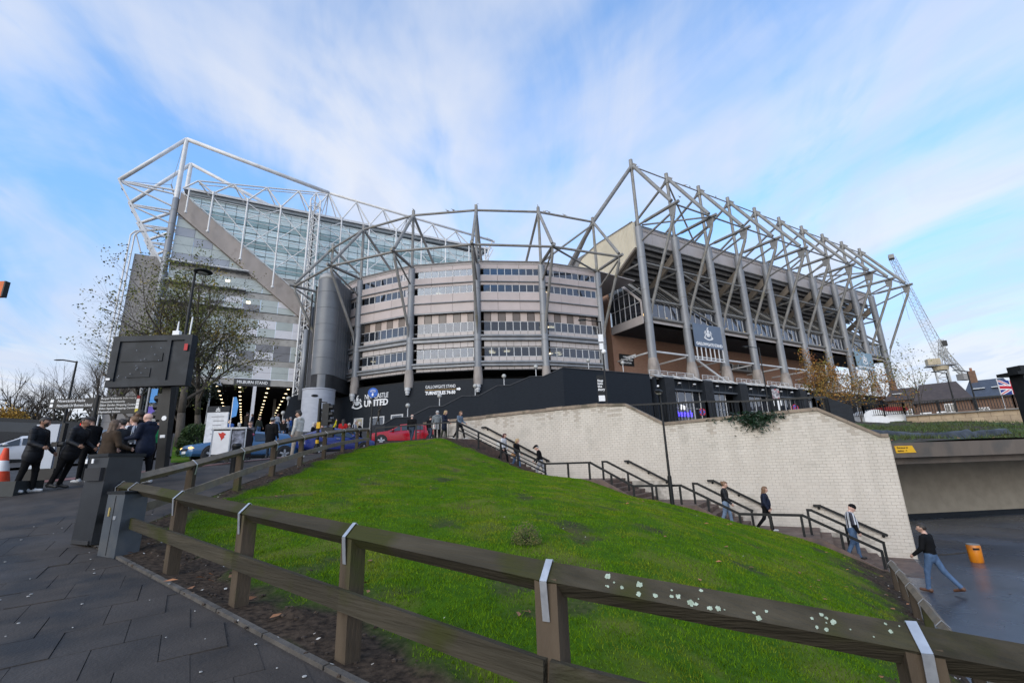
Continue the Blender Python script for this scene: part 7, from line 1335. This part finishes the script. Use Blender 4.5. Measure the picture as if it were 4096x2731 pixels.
# traffic signals
def signal(label, base, ztop, flip):
    t = thing('traffic_light', label, 'traffic light', base); b = V(base); mk('pole', G().tube(b, (b.x, b.y, ztop), .07, n=12), M_BLACK, t, 40); s_ = 1 if flip else -1; c = b+cxr*.32*s_
    mk('signal_head', G().box((c.x, c.y, ztop-.75), (.30, .25, 1.0), an), M_BLACK, t); 
    for k in range(3): q = c+cxr*.2*s_+V((0, 0, ztop-b.z-.42-.32*k)); mk('visor', G().tube(q-cxr*.1*s_, q+cxr*.12*s_, .12, .13, 12), M_BLACK, t)
    mk('backing_board', G().box((c.x+.12*s_, c.y, ztop-1.55), (.52, .2, .45), an), M_BLACK, t); mk('push_box', G().box((b.x, b.y-.1, b.z+1.25), (.16, .12, .28), an), pm('yellow_box', (.7, .4, .01)), t); mk('bracket', G().bar((b.x, b.y, ztop-.15), c+V((0, 0, ztop-b.z-.2)), .05, .05), M_BLACK, t)
    g = G().ball((b.x-.25, b.y, ztop+.12), (.16, .08, .07), 8, 5); mk('detector', g, M_BLACK, t); mk('yellow_foot', G().tube((b.x, b.y, b.z+.45), (b.x, b.y, b.z+.6), .075, n=12), pm('yellow_box', (.7, .4, .01)), t)
b = gp(726, 1046, 23); signal('black traffic light with a detector on top before the pale drum', b, ray_z(737, 915, b), True); b = gp(372, 1075, 22); signal('black traffic light with yellow boxes beside the message sign pole', b, ray_z(382, 888, b), False)
# bollard, cart, boards
b = gp(535, 1100, 15.9); t = thing('bollard', 'short black bollard on the path beside the timber fence', 'bollard', b); mk('post', G().lathe([(.11, -.1), (.11, .78), (.125, .80), (.125, .86), (.10, .9)], b, 16), M_BLACK, t, 40); mk('band', G().lathe([(.113, .6), (.113, .68)], b, 16), M_STEEL, t)
b = gp(527, 1066, 20.8); t = thing('merchandise_cart', 'wheeled merchandise cart with a red bird poster in a pale frame', 'cart', b); ex = V((.94, -.33, 0)); rzc = math.atan2(-.33, .94); bb = V(b)
mk('case', G().box(bb+V((.0, 0, .72)), (1.15, .7, 1.0), rzc), M_BLACK, t); nn = V((-.33, -.94, 0))
pq = bb+nn*.36-ex*.25; mk('poster', G().box(pq+V((0, 0, .74)), (.62, .02, .86), rzc), M_WHITE, t); g = G(); g.prism([pq+nn*.012+ex*x+V((0, 0, z)) for x, z in ((-.13, 1.10), (-.04, 1.07), (.02, 1.12), (.15, 1.04), (.09, .98), (.10, .92), (.02, .84), (.0, .80), (-.02, .90), (-.07, .97))], nn*.004); mk('print', g, pm('poster_red', (.6, .03, .015)), t)
pq2 = bb+nn*.36+ex*.32; mk('side_poster', G().box(pq2+V((0, 0, .74)), (.42, .02, .86), rzc), pm('side_poster', (.03, .035, .05), (.3, .32, .4), 6, .5), t)
for x in (-.57, .05, .57):
    mk('frame_tube', G().bar(bb+ex*x+nn*.36+V((0, 0, .2)), bb+ex*x+nn*.36+V((0, 0, 1.28)), .045, .045), M_ALU, t)
for z in (.2, 1.25): mk('frame_tube', G().bar(bb-ex*.57+nn*.36+V((0, 0, z)), bb+ex*.57+nn*.36+V((0, 0, z)), .045, .045), M_ALU, t)
for x in (-.5, 0, .5): q = bb+ex*x+nn*.3+V((0, 0, .1)); mk('castor', G().tube(q-nn*.02, q+nn*.02, .09, n=12), M_RUBBER, t)
mk('counter', G().box(bb+V((0, 0, 1.27)), (1.2, .75, .05), rzc), M_ALU, t)
b = gp(489, 1046, 26); t = thing('poster_board', 'tall white printed board with a club crest header beside the hedge', 'board', b); bb = V(b); mk('board', G().box(bb+V((0, 0, 1.25)), (1.0, .08, 2.0), an), pm('white_board', (.6, .61, .63)), t); mk('header', G().box(bb+V((0, 0, 2.4)), (1.04, .1, .28), an), K_CHAR, t); nq = V((-.49, -.871, 0)); crest(frame(bb+nq*.055+V((0, 0, 2.29)), cxr, nq), .22, M_LET, t)
for k in range(6): mk('text_line', G().box(bb+nq*.045+cxr*(.08 if k % 2 else .02)+V((0, 0, 2.05-.2*k)), (.6-.1*(k % 3), .01, .035), an), pm('grey_print', (.25, .25, .27)), t)
mk('player_print', G().prism([bb+nq*.045+cxr*x+V((0, 0, z)) for x, z in ((-.2, .3), (.25, .3), (.2, .62), (.32, .95), (.28, .97), (.12, .68), (-.1, .66))], nq*.006), pm('poster_photo', (.4, .4, .4)), t)
b = gp(521, 1035, 34); t = thing('feather_flag', 'small blue feather flag near the underpass', 'flag', b); bb = V(b); mk('pole', G().tube(bb, bb+V((0, 0, 3.2)), .025), M_ALU, t); mk('cloth', G().prism([bb+cxr*x+V((0, 0, z)) for x, z in ((.02, 1.9), (.32, 2.0), (.38, 2.7), (.2, 3.2), (.02, 3.2))], nq*.01), pm('flag_blue', (.05, .25, .6)), t)
b = gp(322, 1020, 38); t = thing('lamp_flag', 'narrow blue and purple banner hanging beside a pole behind the message sign', 'banner', b); bb = V(b); zt_, zb_ = ray_z(328, 893, b), ray_z(322, 952, b); mk('pole', G().tube(bb, (bb.x, bb.y, zt_+.6), .06), M_STEEL, t); mk('cloth', G().box((bb.x+.3, bb.y-.15, (zt_+zb_)/2+.4), (.42, .03, (zt_-zb_)*.55), an), pm('flag_blue', (.05, .25, .6)), t); mk('lower_cloth', G().box((bb.x+.3, bb.y-.15, zb_+.2), (.42, .03, (zt_-zb_)*.4), an), pm('flag_purple', (.08, .05, .35)), t)
for px, py, zt0, lab in ((466, 1020, 877, 'white swan neck lamp in front of the underpass opening'),):
    b = gp(px, py, 46); t = thing('swan_neck_lamp', lab, 'street lamp', b); bb = V(b); zt_ = ray_z(478, zt0, b); g = G().tube(bb, (bb.x, bb.y, zt_), .09, .06, 10); pts = [V((bb.x, bb.y, zt_))+cxr*.35*(1-math.cos(a))+V((0, 0, .35*math.sin(a))) for a in np.linspace(0, math.pi*1.05, 9)]; g.pipe(pts, .05, 8); mk('pole', g, M_WSTEEL, t, 40); mk('shade', G().lathe([(.22, -.28), (.1, -.08), (.04, 0)], pts[-1], 14), M_FRAME, t, 40)
# orange plaza bin
b = (22.35, 7.25, -3.75); t = thing('plaza_bin', 'orange litter bin with a dark slot standing on the wet plaza', 'bin', b); mk('body', G().lathe([(.17, 0), (.185, .03), (.195, .53), (.175, .565), (.05, .58)], b, 20), pm('bin_orange', (.62, .20, .004), (.5, .15, .004), 3, .35, c3=(.32, .1, .01), s3=2), t, 40); mk('slot', G().box((b[0]-.15, b[1]-.11, b[2]+.45), (.17, .05, .06), -.65), M_BLACK, t); mk('cap', G().lathe([(.185, .565), (.18, .59), (.03, .605)], b, 20), M_KERB, t, 40)
for k, (x, y, rx, ry) in enumerate(((20.4, 4.9, 1.5, .16), (23.6, 8.2, 1.3, .10), (25.5, 6.0, 1.1, .12))):
    g = G(); n = 22; rr_ = random.Random(k); g.add([(x+rx*math.cos(2*math.pi*j/n)*rr_.uniform(.7, 1.1)*.9, y+(ry*math.sin(2*math.pi*j/n)-.25*rx*math.cos(2*math.pi*j/n))*rr_.uniform(.7, 1.2), -3.746) for j in range(n)], [tuple(range(n))]); mk('puddle', g, pm('puddle_water', (.02, .022, .025), (.025, .028, .03), 1, .04, spec=.8), kind='structure')
g = G(); rr_ = random.Random(15)
for i in range(170):
    s_ = rr_.gauss(0, .5); x, y = 20.4+s_*1.3, 4.75-s_*.33+rr_.gauss(0, .10); a = rr_.uniform(0, 6); l = rr_.uniform(.03, .07); g.add([(x-l*math.cos(a), y-l*math.sin(a), -3.735), (x+l*.5*math.sin(a), y-l*.5*math.cos(a), -3.725), (x+l*math.cos(a), y+l*math.sin(a), -3.73), (x-l*.5*math.sin(a), y+l*.5*math.cos(a), -3.738)], [(0, 1, 2, 3)])
mk('plaza_leaves', g, MATS['fallen_leaf'], kind='stuff')
# black shelter post at the right edge
b = gp(2345, 975, 26, None); t = thing('edge_shelter', 'tall black box with a projecting flat roof at the right edge', 'shelter', (b[0], b[1], -1.0)); zt_ = ray_z(2345, 862, b); mk('body', G().box((b[0]+.75, b[1]-.42, zt_/2-.4), (.95, .5, zt_+1.6), an), M_BLACK, t); mk('roof', G().box((b[0]+.7, b[1]-.4, zt_+.1), (1.5, .8, .12), an), M_BLACK, t)
# ------------------------------------------------------------------ trees and planting
M_BARK = pm('tree_bark', (.085, .07, .055), (.05, .042, .034), 9, .9, .5, 30, stretch=(1, 1, .3))
def grow(base, h, r0, seed, spread=.55, levels=4, kids=(4, 5, 5, 4), lean=(0, 0), fork=.35, droop=0., up=.25):
    rr = random.Random(seed); tr = G(); br = G(); tips = []
    def seg(p, d, L, r, lv):
        n = 3 if lv < 3 else 2; pts = [p]; q = p.copy(); dd = d.copy()
        for i in range(n): dd = (dd+V((rr.uniform(-1, 1), rr.uniform(-1, 1), rr.uniform(-.6, .8)+up-droop*lv))*.13).normalized(); q = q+dd*L/n; pts.append(q.copy())
        for i in range(n): a = r*(1-.5*i/n); b = r*(1-.5*(i+1)/n); (tr if lv == 0 else br).tube(pts[i], pts[i+1], a, b, 8 if lv == 0 else 5 if lv < 3 else 3, cap=lv == 0)
        if lv >= levels: tips.append((pts[-1], dd, L)); return
        if lv >= levels-1: tips.append((pts[1], dd, L))
        for k in range(kids[min(lv, len(kids)-1)]):
            f = rr.uniform(fork if lv == 0 else .3, 1); i = min(n-1, int(f*n)); p0 = pts[i].lerp(pts[i+1], f*n-i); ax = dd.orthogonal().normalized(); ax.rotate(Matrix.Rotation(rr.uniform(0, 6.28), 3, dd)); nd_ = (dd*math.cos(spread*rr.uniform(.7, 1.3))+ax*math.sin(spread*rr.uniform(.8, 1.5))).normalized(); seg(p0, nd_, L*rr.uniform(.52, .78), r*(1-.5*f)*.58, lv+1)
    seg(V(base), V((lean[0], lean[1], 1)).normalized(), h*.48, r0, 0); return tr, br, tips
def leaf_cloud(tips, n, size, seed, sp, sel=1.):
    r = np.random.default_rng(seed); vv = []
    T_ = [t for t in tips if r.random() < sel]
    for i in range(n):
        p, d, L = T_[r.integers(len(T_))]; q = np.array(p)+r.normal(0, sp, 3)+np.array(d)*r.uniform(-.6, .2)*L*.5; e = r.normal(0, 1, 3); e /= np.linalg.norm(e); f = np.cross(e, r.normal(0, 1, 3)); f /= np.linalg.norm(f)+1e-9; s = size*r.uniform(.6, 1.3); vv += [q-f*s*.55, q+e*s, q+f*s*.55]
    return np.array(vv)
def tree(name, label, cat, base, h, r0, seed, leaves=None, nl=0, ls=.1, sp=.3, sel=1., **k):
    t = thing(name, label, cat, base); tr, br, tips = grow(base, h, r0, seed, **k); mk('trunk', tr, M_BARK, t, True); mk('branches', br, M_BARK, t, kind='stuff')
    if leaves:
        o = tri_mesh('crown', leaf_cloud(tips, nl, ls, seed, sp, sel), leaves); o.parent = t; o.matrix_parent_inverse = Matrix.Translation(-V(base))
    return t
M_LEAFP = pm('plane_leaf', (.15, .16, .05), (.10, .115, .035), 1.2, .8, isl=.4, c3=(.21, .16, .05), s3=.4, k3=.5, spec=.1); M_LEAFD = pm('evergreen_leaf', (.02, .034, .014), (.014, .024, .01), 1.5, .7, isl=.4); M_LEAFO = pm('autumn_leaf', (.30, .17, .02), (.22, .075, .02), .8, .7, isl=.4, c3=(.13, .12, .02), s3=.7, k3=.5); M_HEDGE = pm('hedge_leaf', (.035, .07, .014), (.022, .045, .01), 2, .7, isl=.35)
b = gp(398, 1020, 36); tree('plane_tree', 'broad autumn plane tree with sparse leaves in front of the tall stand', 'tree', (b[0]+.3, b[1], b[2]), 13.5, .26, 8, M_LEAFP, 7000, .105, .17, .5, spread=.62, kids=(8, 6, 5, 4), fork=.42, levels=4)
b = gp(470, 1015, 40); tree('plane_tree', 'leafier plane tree to the left of the entrance lettering', 'tree', (b[0]-.4, b[1], b[2]), 11.5, .22, 31, M_LEAFP, 10500, .105, .20, .62, spread=.68, kids=(7, 6, 5, 4), fork=.45, levels=4)
b = gp(405, 1015, 44); tree('evergreen_tree', 'dark evergreen shrub tree behind the message sign pole', 'tree', b, 6.5, .16, 12, M_LEAFD, 9000, .12, .4, spread=.5, kids=(6, 5, 4, 3), fork=.1)
for i, (px, py, d, h, lab) in enumerate(((300, 1015, 44, 9.5, 'dense bare tree just left of the message sign'), (255, 1010, 50, 9, 'bare tree with tangled twigs behind the finger post'), (205, 1005, 62, 8.5, 'bare tree in the gap between finger post and lamp post'), (150, 1000, 90, 10, 'thin bare tree behind the slim lamp post'), (118, 1000, 95, 10.5, 'bare tree left of the slim lamp post'), (82, 1000, 100, 9.5, 'bare tree above the pale sign back'), (50, 1000, 98, 9.0, 'bare tree above the man holding the camera'), (14, 1000, 92, 10.5, 'bare tree at the left frame edge'))):
    b = gp(px, py, d); tree('bare_tree', lab, 'tree', b, h, .18, 40+i, None, spread=.5, kids=(8, 6, 5, 3), fork=.2, levels=4 if i < 3 else 3)
vv = []; r = np.random.default_rng(3)
for i in range(5200):
    px = r.uniform(-30, 330); d = r.uniform(100, 118); b = gp(px, 1000, d); q = np.array([b[0], b[1], b[2]+abs(r.normal(0, 1.6))]); e = r.normal(0, .35, 3); f = r.normal(0, .25, 3); vv += [q-f, q+e, q+f]
tri_mesh('distant_undergrowth', np.array(vv), pm('distant_scrub', (.06, .055, .035), (.04, .04, .03), .5, .8, isl=.4))
b = gp(12, 1000, 80); t = thing('autumn_shrub', 'low yellow autumn shrub at the left frame edge', 'shrub', b); tr, br, tips = grow(b, 3.0, .08, 3, kids=(5, 5, 3), levels=3); mk('stems', br, M_BARK, t, kind='stuff'); o = tri_mesh('crown', leaf_cloud(tips, 2600, .16, 3, .5), pm('yellow_leaf', (.40, .24, .02), (.3, .16, .02), 1, .7, isl=.4)); o.parent = t; o.matrix_parent_inverse = Matrix.Translation(-V(b))
def hedge(label, base, rx, ry, rz_, m_, n, name='hedge'):
    t = thing(name, label, 'hedge', base); r = np.random.default_rng(6); vv = []
    for i in range(n):
        d = r.normal(0, 1, 3); d /= np.linalg.norm(d); d[2] = abs(d[2])*1.0; k = r.uniform(.86, 1.02); pw = np.sign(d)*np.abs(d)**.62; q = np.array(base)+pw*np.array([rx, ry, rz_])*k*.92; e = r.normal(0, .05, 3)+d*.05; f = r.normal(0, .035, 3); vv += [q-f, q+e, q+f]
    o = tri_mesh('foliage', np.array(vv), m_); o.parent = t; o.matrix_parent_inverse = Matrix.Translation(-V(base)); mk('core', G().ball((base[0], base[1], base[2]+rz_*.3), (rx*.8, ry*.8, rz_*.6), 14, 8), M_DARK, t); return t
b = gp(449, 1040, 30); hedge('rounded clipped green hedge left of the poster board', b, .85, .9, 1.75, M_HEDGE, 9000)
g = G(); ax_ = gp(380, 1062, 24); 
g.grid([[(lambda q: (q[0], q[1], gz(q[0], q[1])+.06))(gp(px, 1040, d)) for px in np.linspace(395, 500, 12)] for d in np.linspace(25.5, 44, 14)]); mk('grass_verge', g, MATS['mound_turf'], kind='structure', smooth=True)
# ivy spilling over the white wall
b = V(st(4.55, -.08, 1.5)); t = thing('ivy', 'clump of dark green ivy spilling over the wall coping', 'ivy', b); r = np.random.default_rng(9); vv = []
for i in range(1500):
    a = r.normal(0, .34); big = r.random() < .72; s_ = 4.45+a*(.9 if big else 2.2); z = (1.72-abs(r.normal(0, .28)) if big else 1.75-abs(r.normal(0, .10)))+ (r.random() < .2)*.18; q = np.array(st(s_, -.09-abs(r.normal(0, .07)), z)); e = np.array([r.normal(0, .05), r.normal(0, .05), r.normal(0, .05)]); f = np.array([r.normal(0, .04), r.normal(0, .04), r.normal(0, .04)]); vv += [q-f, q+e, q+f]
o = tri_mesh('foliage', np.array(vv), pm('ivy_leaf', (.014, .04, .018), (.01, .026, .012), 6, .45, isl=.4)); o.parent = t; o.matrix_parent_inverse = Matrix.Translation(-b)
g = G(); rr = random.Random(5)
for i in range(7): a = 4.4+rr.uniform(-.4, .4); g.pipe([st(a, -.07, 1.75), st(a+rr.uniform(-.1, .1), -.1, 1.5), st(a+rr.uniform(-.2, .2), -.08, 1.25)], .008, 4)
mk('stem', g, M_BARK, t)
# autumn tree and shrubs before the stand
b = gp(1895, 935, 52, None); b = (b[0], b[1], 2.6); tree('autumn_tree', 'slender autumn tree with orange and yellow leaves before the stand columns', 'tree', b, 7.0, .10, 14, M_LEAFO, 3400, .13, .22, spread=.36, kids=(9, 5, 4, 3), fork=.15, levels=3)
for i, (px, d, h, lab) in enumerate(((1975, 50, 3.6, 'orange brown shrub behind the railing, right of the autumn tree'), (2040, 54, 3.4, 'sparse orange shrub near the last columns'), (1930, 48, 2.8, 'yellowing shrub below the autumn tree'))):
    b = gp(px, 945, d, None); b = (b[0], b[1], 2.2); tree('autumn_shrub', lab, 'shrub', b, h*1.7, .06, 60+i, M_LEAFO, 900, .12, .3, spread=.6, kids=(8, 5, 4), fork=.05, levels=3)
for i, (px, py, lab) in enumerate(((2110, 915, 'spindly young tree with a tuft of leaves before the houses'), (2090, 915, 'bare sapling beside the last column'))): b = gp(px, py, 60, None); tree('young_tree', lab, 'tree', (b[0], b[1], 2.5), 9.5-2*i, .06, 80+i, M_LEAFP, 260, .14, .25, spread=.4, kids=(6, 4, 3), levels=3)
# ------------------------------------------------------------------ houses, crane and flag beyond the bank
M_BRK2 = pm('brown_house_brick', (.17, .10, .065), (.13, .075, .05), 3, .85); M_ROOF = pm('brown_slate_roof', (.075, .06, .058), (.055, .045, .045), 2, .8, .3, 10); M_SLATE = pm('blue_slate_roof', (.065, .08, .11), (.05, .062, .088), 2, .6)
def house(label, px0, px1, d, zb, ze, zr, roof_m, wins, sky_=0, chim=True, gable=False):
    a = V(gp(px0, 930, d, None)); b = V(gp(px1, 930, d, None)); a.z = b.z = zb; t = thing('house', label, 'house', (a+b)/2); dd = (b-a).normalized(); n_ = V((-dd.y, dd.x, 0)); dp = 8; 
    mk('wall', G().prism([a, b, b+V((0, 0, ze-zb)), a+V((0, 0, ze-zb))], n_*dp), M_BRK2, t); m = dd*.4
    g = G(); A0, B0 = a-m+n_*-.4, b+m+n_*-.4; rA, rB = a-m*(-2 if not gable else 1)+n_*dp/2, b+m*(-2 if not gable else 1)+n_*dp/2; A1, B1 = a-m+n_*(dp+.4), b+m+n_*(dp+.4); z_ = lambda p, z: V((p.x, p.y, z)); g.add([z_(A0, ze), z_(B0, ze), z_(rB, zr), z_(rA, zr), z_(A1, ze), z_(B1, ze)], [(0, 1, 2, 3), (3, 2, 5, 4), (0, 3, 4), (1, 5, 2), (0, 4, 5, 1)]); rf = mk('roof', g, roof_m, t)
    mk('gutter', G().bar(z_(A0, ze-.03), z_(B0, ze-.03), .14, .12), M_BLACK, t)
    for f, z in wins:
        c = a.lerp(b, f)+n_*-.04; c.z = z; w_ = mk('window', G().box(c, (1.2, .12, 1.3), math.atan2(dd.y, dd.x)), M_WHITE, t)
        for s_ in (-.27, .27): q = c+dd*s_-n_*.05; mk('pane', G().box(q, (.42, .08, 1.0), math.atan2(dd.y, dd.x)), pm('car_glass', (.02,)*3), w_)
    for k in range(sky_): f = .3+.4*k; q = z_(A0, ze).lerp(z_(B0, ze), f).lerp(z_(rA, zr).lerp(z_(rB, zr), f), .5)+V((0, 0, .06)); mk('skylight', G().box(q, (1.3, 1.0, .12), math.atan2(dd.y, dd.x)), pm('skylight_glass', (.5, .55, .6), rough=.1), rf)
    if chim: q = z_(rA, zr).lerp(z_(rB, zr), .15); mk('chimney', G().box(q+V((0, 0, .5)), (1.0, .8, 2.0), .3), M_BRK2, rf); mk('chimney_pot', G().tube(q+V((0, 0, 1.5)), q+V((0, 0, 2.0)), .16, n=10), pm('terracotta', (.3, .12, .06)), rf)
    return t
house('brown brick house with a big tiled roof and paired white windows below the crane', 2105, 2232, 88, -1, 6.6, 9.6, M_ROOF, ((.14, 4.6), (.45, 4.6), (.62, 5.6)), 0, False)
house('house with a blue slate roof and two skylights at the right', 2222, 2345, 96, -1, 7.2, 10.2, M_SLATE, ((.3, 5.2),), 2)
house('low roofed brick house with a chimney beyond the last columns', 2040, 2125, 104, -1, 8.6, 11.0, M_ROOF, ((.5, 6.4),), 1)
b = gp(2030, 957, 52, None); t = thing('kiosk', 'white arched kiosk with a red roof behind the railing', 'kiosk', (b[0], b[1], 2.2)); bb = V((b[0], b[1], 2.2)); dd = cxr; dn_ = V((.49, .871, 0))
g = G(); g.prism([bb+dd*x+V((0, 0, z)) for x, z in [(-1.7, 0), (.4, 0), (.4, 1.25)]+[(.4-2.1*k/8, 1.15+.32*math.sin(math.pi*k/8)) for k in range(1, 8)]+[(-1.7, 1.05)]], dn_*1.6); mk('arched_wall', g, M_WHITE, t); g = G(); g.prism([bb+dd*x+dn_*.2+V((0, 0, z)) for x, z in ((.45, 0), (2.3, 0), (2.3, 1.3), (.45, 1.3))], dn_*1.5); mk('wall', g, M_WHITE, t); g = G(); g.prism([bb+dd*x+dn_*.05+V((0, 0, z)) for x, z in ((.4, 1.3), (2.4, 1.3), (2.2, 1.62), (.5, 1.66))], dn_*1.8); mk('roof', g, pm('kiosk_red', (.4, .03, .03)), t)
# flag on a pole
b = gp(2302, 915, 70, None); b = V((b[0], b[1], 2)); t = thing('flag', 'red white and blue union flag flying above the right railing', 'flag', b); zf = ray_z(2300, 889, b); mk('pole', G().tube(b, (b.x, b.y, zf+.9), .05), M_FRAME, t); w_, h_ = 2.8, 1.5; n_ = V((-.49, -.871, 0))
def fpt(u_, v_): q = b+cxr*(.05+u_*w_)+n_*(.18*math.sin(u_*7)*u_); return V((q.x, q.y, zf-h_/2+v_*h_-.3*u_*u_))
def fpatch(nm, us, vs_, m_, o): g = G(); g.grid([[fpt(us[0]+(us[1]-us[0])*i/12, vs_[0]+(vs_[1]-vs_[0])*j/2)+n_*o for j in range(3)] for i in range(13)]); mk(nm, g, m_, t)
FB, FRD = pm('flag_navy', (.01, .03, .22)), pm('flag_red', (.5, .01, .03)); fpatch('field', (0, 1), (0, 1), FB, 0)
for q in ((0, 0, 1, 1), (0, 1, 1, 0)):
    for hw_, m_, o in ((.10, M_WHITE, .006), (.04, FRD, .012)):
        g = G(); g.grid([[fpt(k/12, min(1, max(0, q[1]+(q[3]-q[1])*k/12+s_*hw_)))+n_*o for s_ in (-1, 1)] for k in range(13)]); mk('saltire', g, m_, t)
for hw_, m_, o in ((.17, M_WHITE, .018), (.10, FRD, .024)): fpatch('cross', (0, 1), (.5-hw_, .5+hw_), m_, o); fpatch('cross', (.5-hw_*.55, .5+hw_*.55), (0, 1), m_, o)
# tower crane
cr = thing('tower_crane', 'white luffing tower crane with raised lattice jib beyond the stand', 'crane', (196.2, 60, 0)); M_CRN = pm('crane_white', (.50, .50, .48), (.42, .42, .40), 1, .5)
def lattice(name, p, q, w0, w1, n, r_, m_=M_CRN, par=cr, up=(0, 0, 1)):
    p, q = V(p), V(q); d = (q-p).normalized(); a = d.cross(V(up)); a = a.normalized() if a.length > .01 else V((1, 0, 0)); b = a.cross(d); g = G(); cs = [(-1, -1), (1, -1), (1, 1), (-1, 1)]; pt = lambda k, f: p.lerp(q, f)+(a*cs[k % 4][0]+b*cs[k % 4][1])*(w0+(w1-w0)*f)/2
    for k in range(4): g.tube(pt(k, 0), pt(k, 1), r_*1.5, n=4, cap=False)
    for i in range(n):
        for k in range(4): g.tube(pt(k, i/n), pt(k+1, (i+1)/n), r_, n=3, cap=False); g.tube(pt(k, i/n), pt(k+1, i/n), r_*.8, n=3, cap=False)
    return mk(name, g, m_, par)
lattice('tower', (196.3, 60, -2), (194.9, 59.4, 25.2), 3.0, 3.0, 12, .11); mk('slewing_ring', G().tube((194.9, 59.4, 25.2), (194.9, 59.4, 26.4), 1.9, 2.2, 14), pm('crane_cream', (.45, .38, .26)), cr); mk('deck', G().box((194.5, 59.2, 26.7), (7.5, 3.6, .35), -.9), M_STEEL, cr)
for x in (-2.4, -.6): mk('winch_house', G().box((193.8+x*.55, 59.3-x*.7, 28.0), (1.7, 2.2, 2.0), -.9), pm('crane_cream', (.45, .38, .26)), cr)
lattice('jib', (194.6, 58.2, 29.0), (177.3, 58.5, 61.0), 2.4, 1.4, 24, .045); lattice('back_frame', (195.8, 58.6, 27.2), (194.8, 57.4, 35.2), 2.0, .8, 5, .08); mk('cab', G().box((195.6, 57.2, 33.8), (2.0, 1.6, 1.6), .4), M_BLACK, cr)
lattice('counter_jib', (194.8, 58.0, 31.5), (201.3, 56.2, 23.9), 1.6, 1.2, 6, .09); mk('counterweight', G().box((201.6, 56.1, 22.9), (3.2, 2.4, 2.0), -.5), pm('crane_grey', (.3, .29, .28)), cr); mk('pendant', G().pipe([(177.3, 58.5, 61.2), (195.2, 57.6, 35.0), (201.5, 56.2, 24.0)], .05, 4), M_STRUT, cr); mk('jib_head', G().box((177.0, 58.6, 61.3), (2.4, 1.4, 1.3), .4), M_STRUT, cr)
for k in (.3, .55): mk('hoist_rope', G().tube((177.0, 58.3, 60.8), (177.0+k, 58.3, 40), .02, n=4), M_STRUT, cr)
for px, pt_, d, lab in ((2195, 884, 62, 'grey lamp column standing before the crane tower'), (2245, 850, 66, 'lamp column with a short arm right of the crane')):
    b = gp(px, 935, d, None); b = (b[0], b[1], 2.0); cobra(lab, b, ray_z(px-(10 if px < 2200 else 8), pt_-30 if px < 2200 else pt_, b), (-.871, .49), .9, .08, (.35, .12, .06))
# birds on the tubes
def bird(label, p, m_=None):
    t = thing('bird', label, 'bird', p, rnd.uniform(0, 6), 'gulls resting on the steel tubes'); g = G(); g.ball((0, 0, .12), (.20, .085, .09), 10, 6); g.ball((.2, 0, .22), (.065, .055, .06), 8, 5); g.tube((.25, 0, .22), (.34, 0, .2), .02, .005, 5); g.add([(-.15, -.04, .13), (-.15, .04, .13), (-.42, .03, .10), (-.42, -.03, .10)], [(0, 1, 2, 3)]); mk('body', g, m_ or pm('gull_grey', (.30, .30, .31), (.5, .5, .5), 6, .7), t, True, local=True)
    for s_ in (-.03, .03): mk('leg', G().tube((0, s_, .05), (0, s_, -.04), .012, n=4), pm('gull_leg', (.3, .15, .05)), t, local=True)
for (x, y, z), lab in (((22.2, 46.75, 31.6), 'gull on the mast tip at the middle of the curved corner'), ((15.6, 51.4, 31.6), 'gull on the mast tip of the second corner column'), ((29.45, 43.6, 31.6), 'gull on the mast tip of the fourth corner column'), ((19.8, 48.4, 31.1), 'gull on the upper tube left of the middle mast'), ((19.2, 48.85, 31.1), 'second gull on the upper tube left of the middle mast'), ((30.4, 43.47, 31.1), 'gull on the upper tube just right of the fourth mast'), ((31.0, 43.4, 31.1), 'second gull just right of the fourth mast'), ((33.2, 43.1, 31.1), 'lone gull halfway to the cream wall on the upper tube'), ((45.77, 34.9, 32.7), 'gull on the first outrigger tip'), ((57.5, 42.5, 42.5), 'gull on the ridge tube between second and third masts'), ((58.6, 42.5, 42.5), 'another gull on the ridge tube between second and third masts'), ((65, 42.5, 42.5), 'gull on the ridge tube between third and fourth masts'), ((47, 42.5, 42.5), 'gull on the ridge tube beside the tallest mast tip')): bird(lab, (x, y, z))
# orange hanging sign at the left edge
b = gp(2, 1085, 13.5, None); zt_, zb_ = ray_z(4, 624, b), ray_z(0, 662, b); t = thing('shop_sign', 'corner of an orange hanging sign at the left frame edge', 'sign', (b[0], b[1], zb_)); q = V((b[0], b[1], 0))-cxr*1.42; mk('board', G().box((q.x, q.y, (zt_+zb_)/2), (1.1, .08, zt_-zb_), an), pm('orange_board', (.7, .14, .02)), t); mk('edge_strip', G().box((q.x+.485, q.y-.27, (zt_+zb_)/2), (.03, .1, zt_-zb_), an), M_BLACK, t)
# upper road behind the white wall
g = G(); g.grid([[lerp((*st(24-18*k/20, .5)[:2], topz(24-18*k/20)-1.35), (15+70*k/20, 40.6, 4.0), j/12) for k in range(21)] for j in range(13)]); mk('upper_road', g, M_TARM, kind='structure', smooth=True)
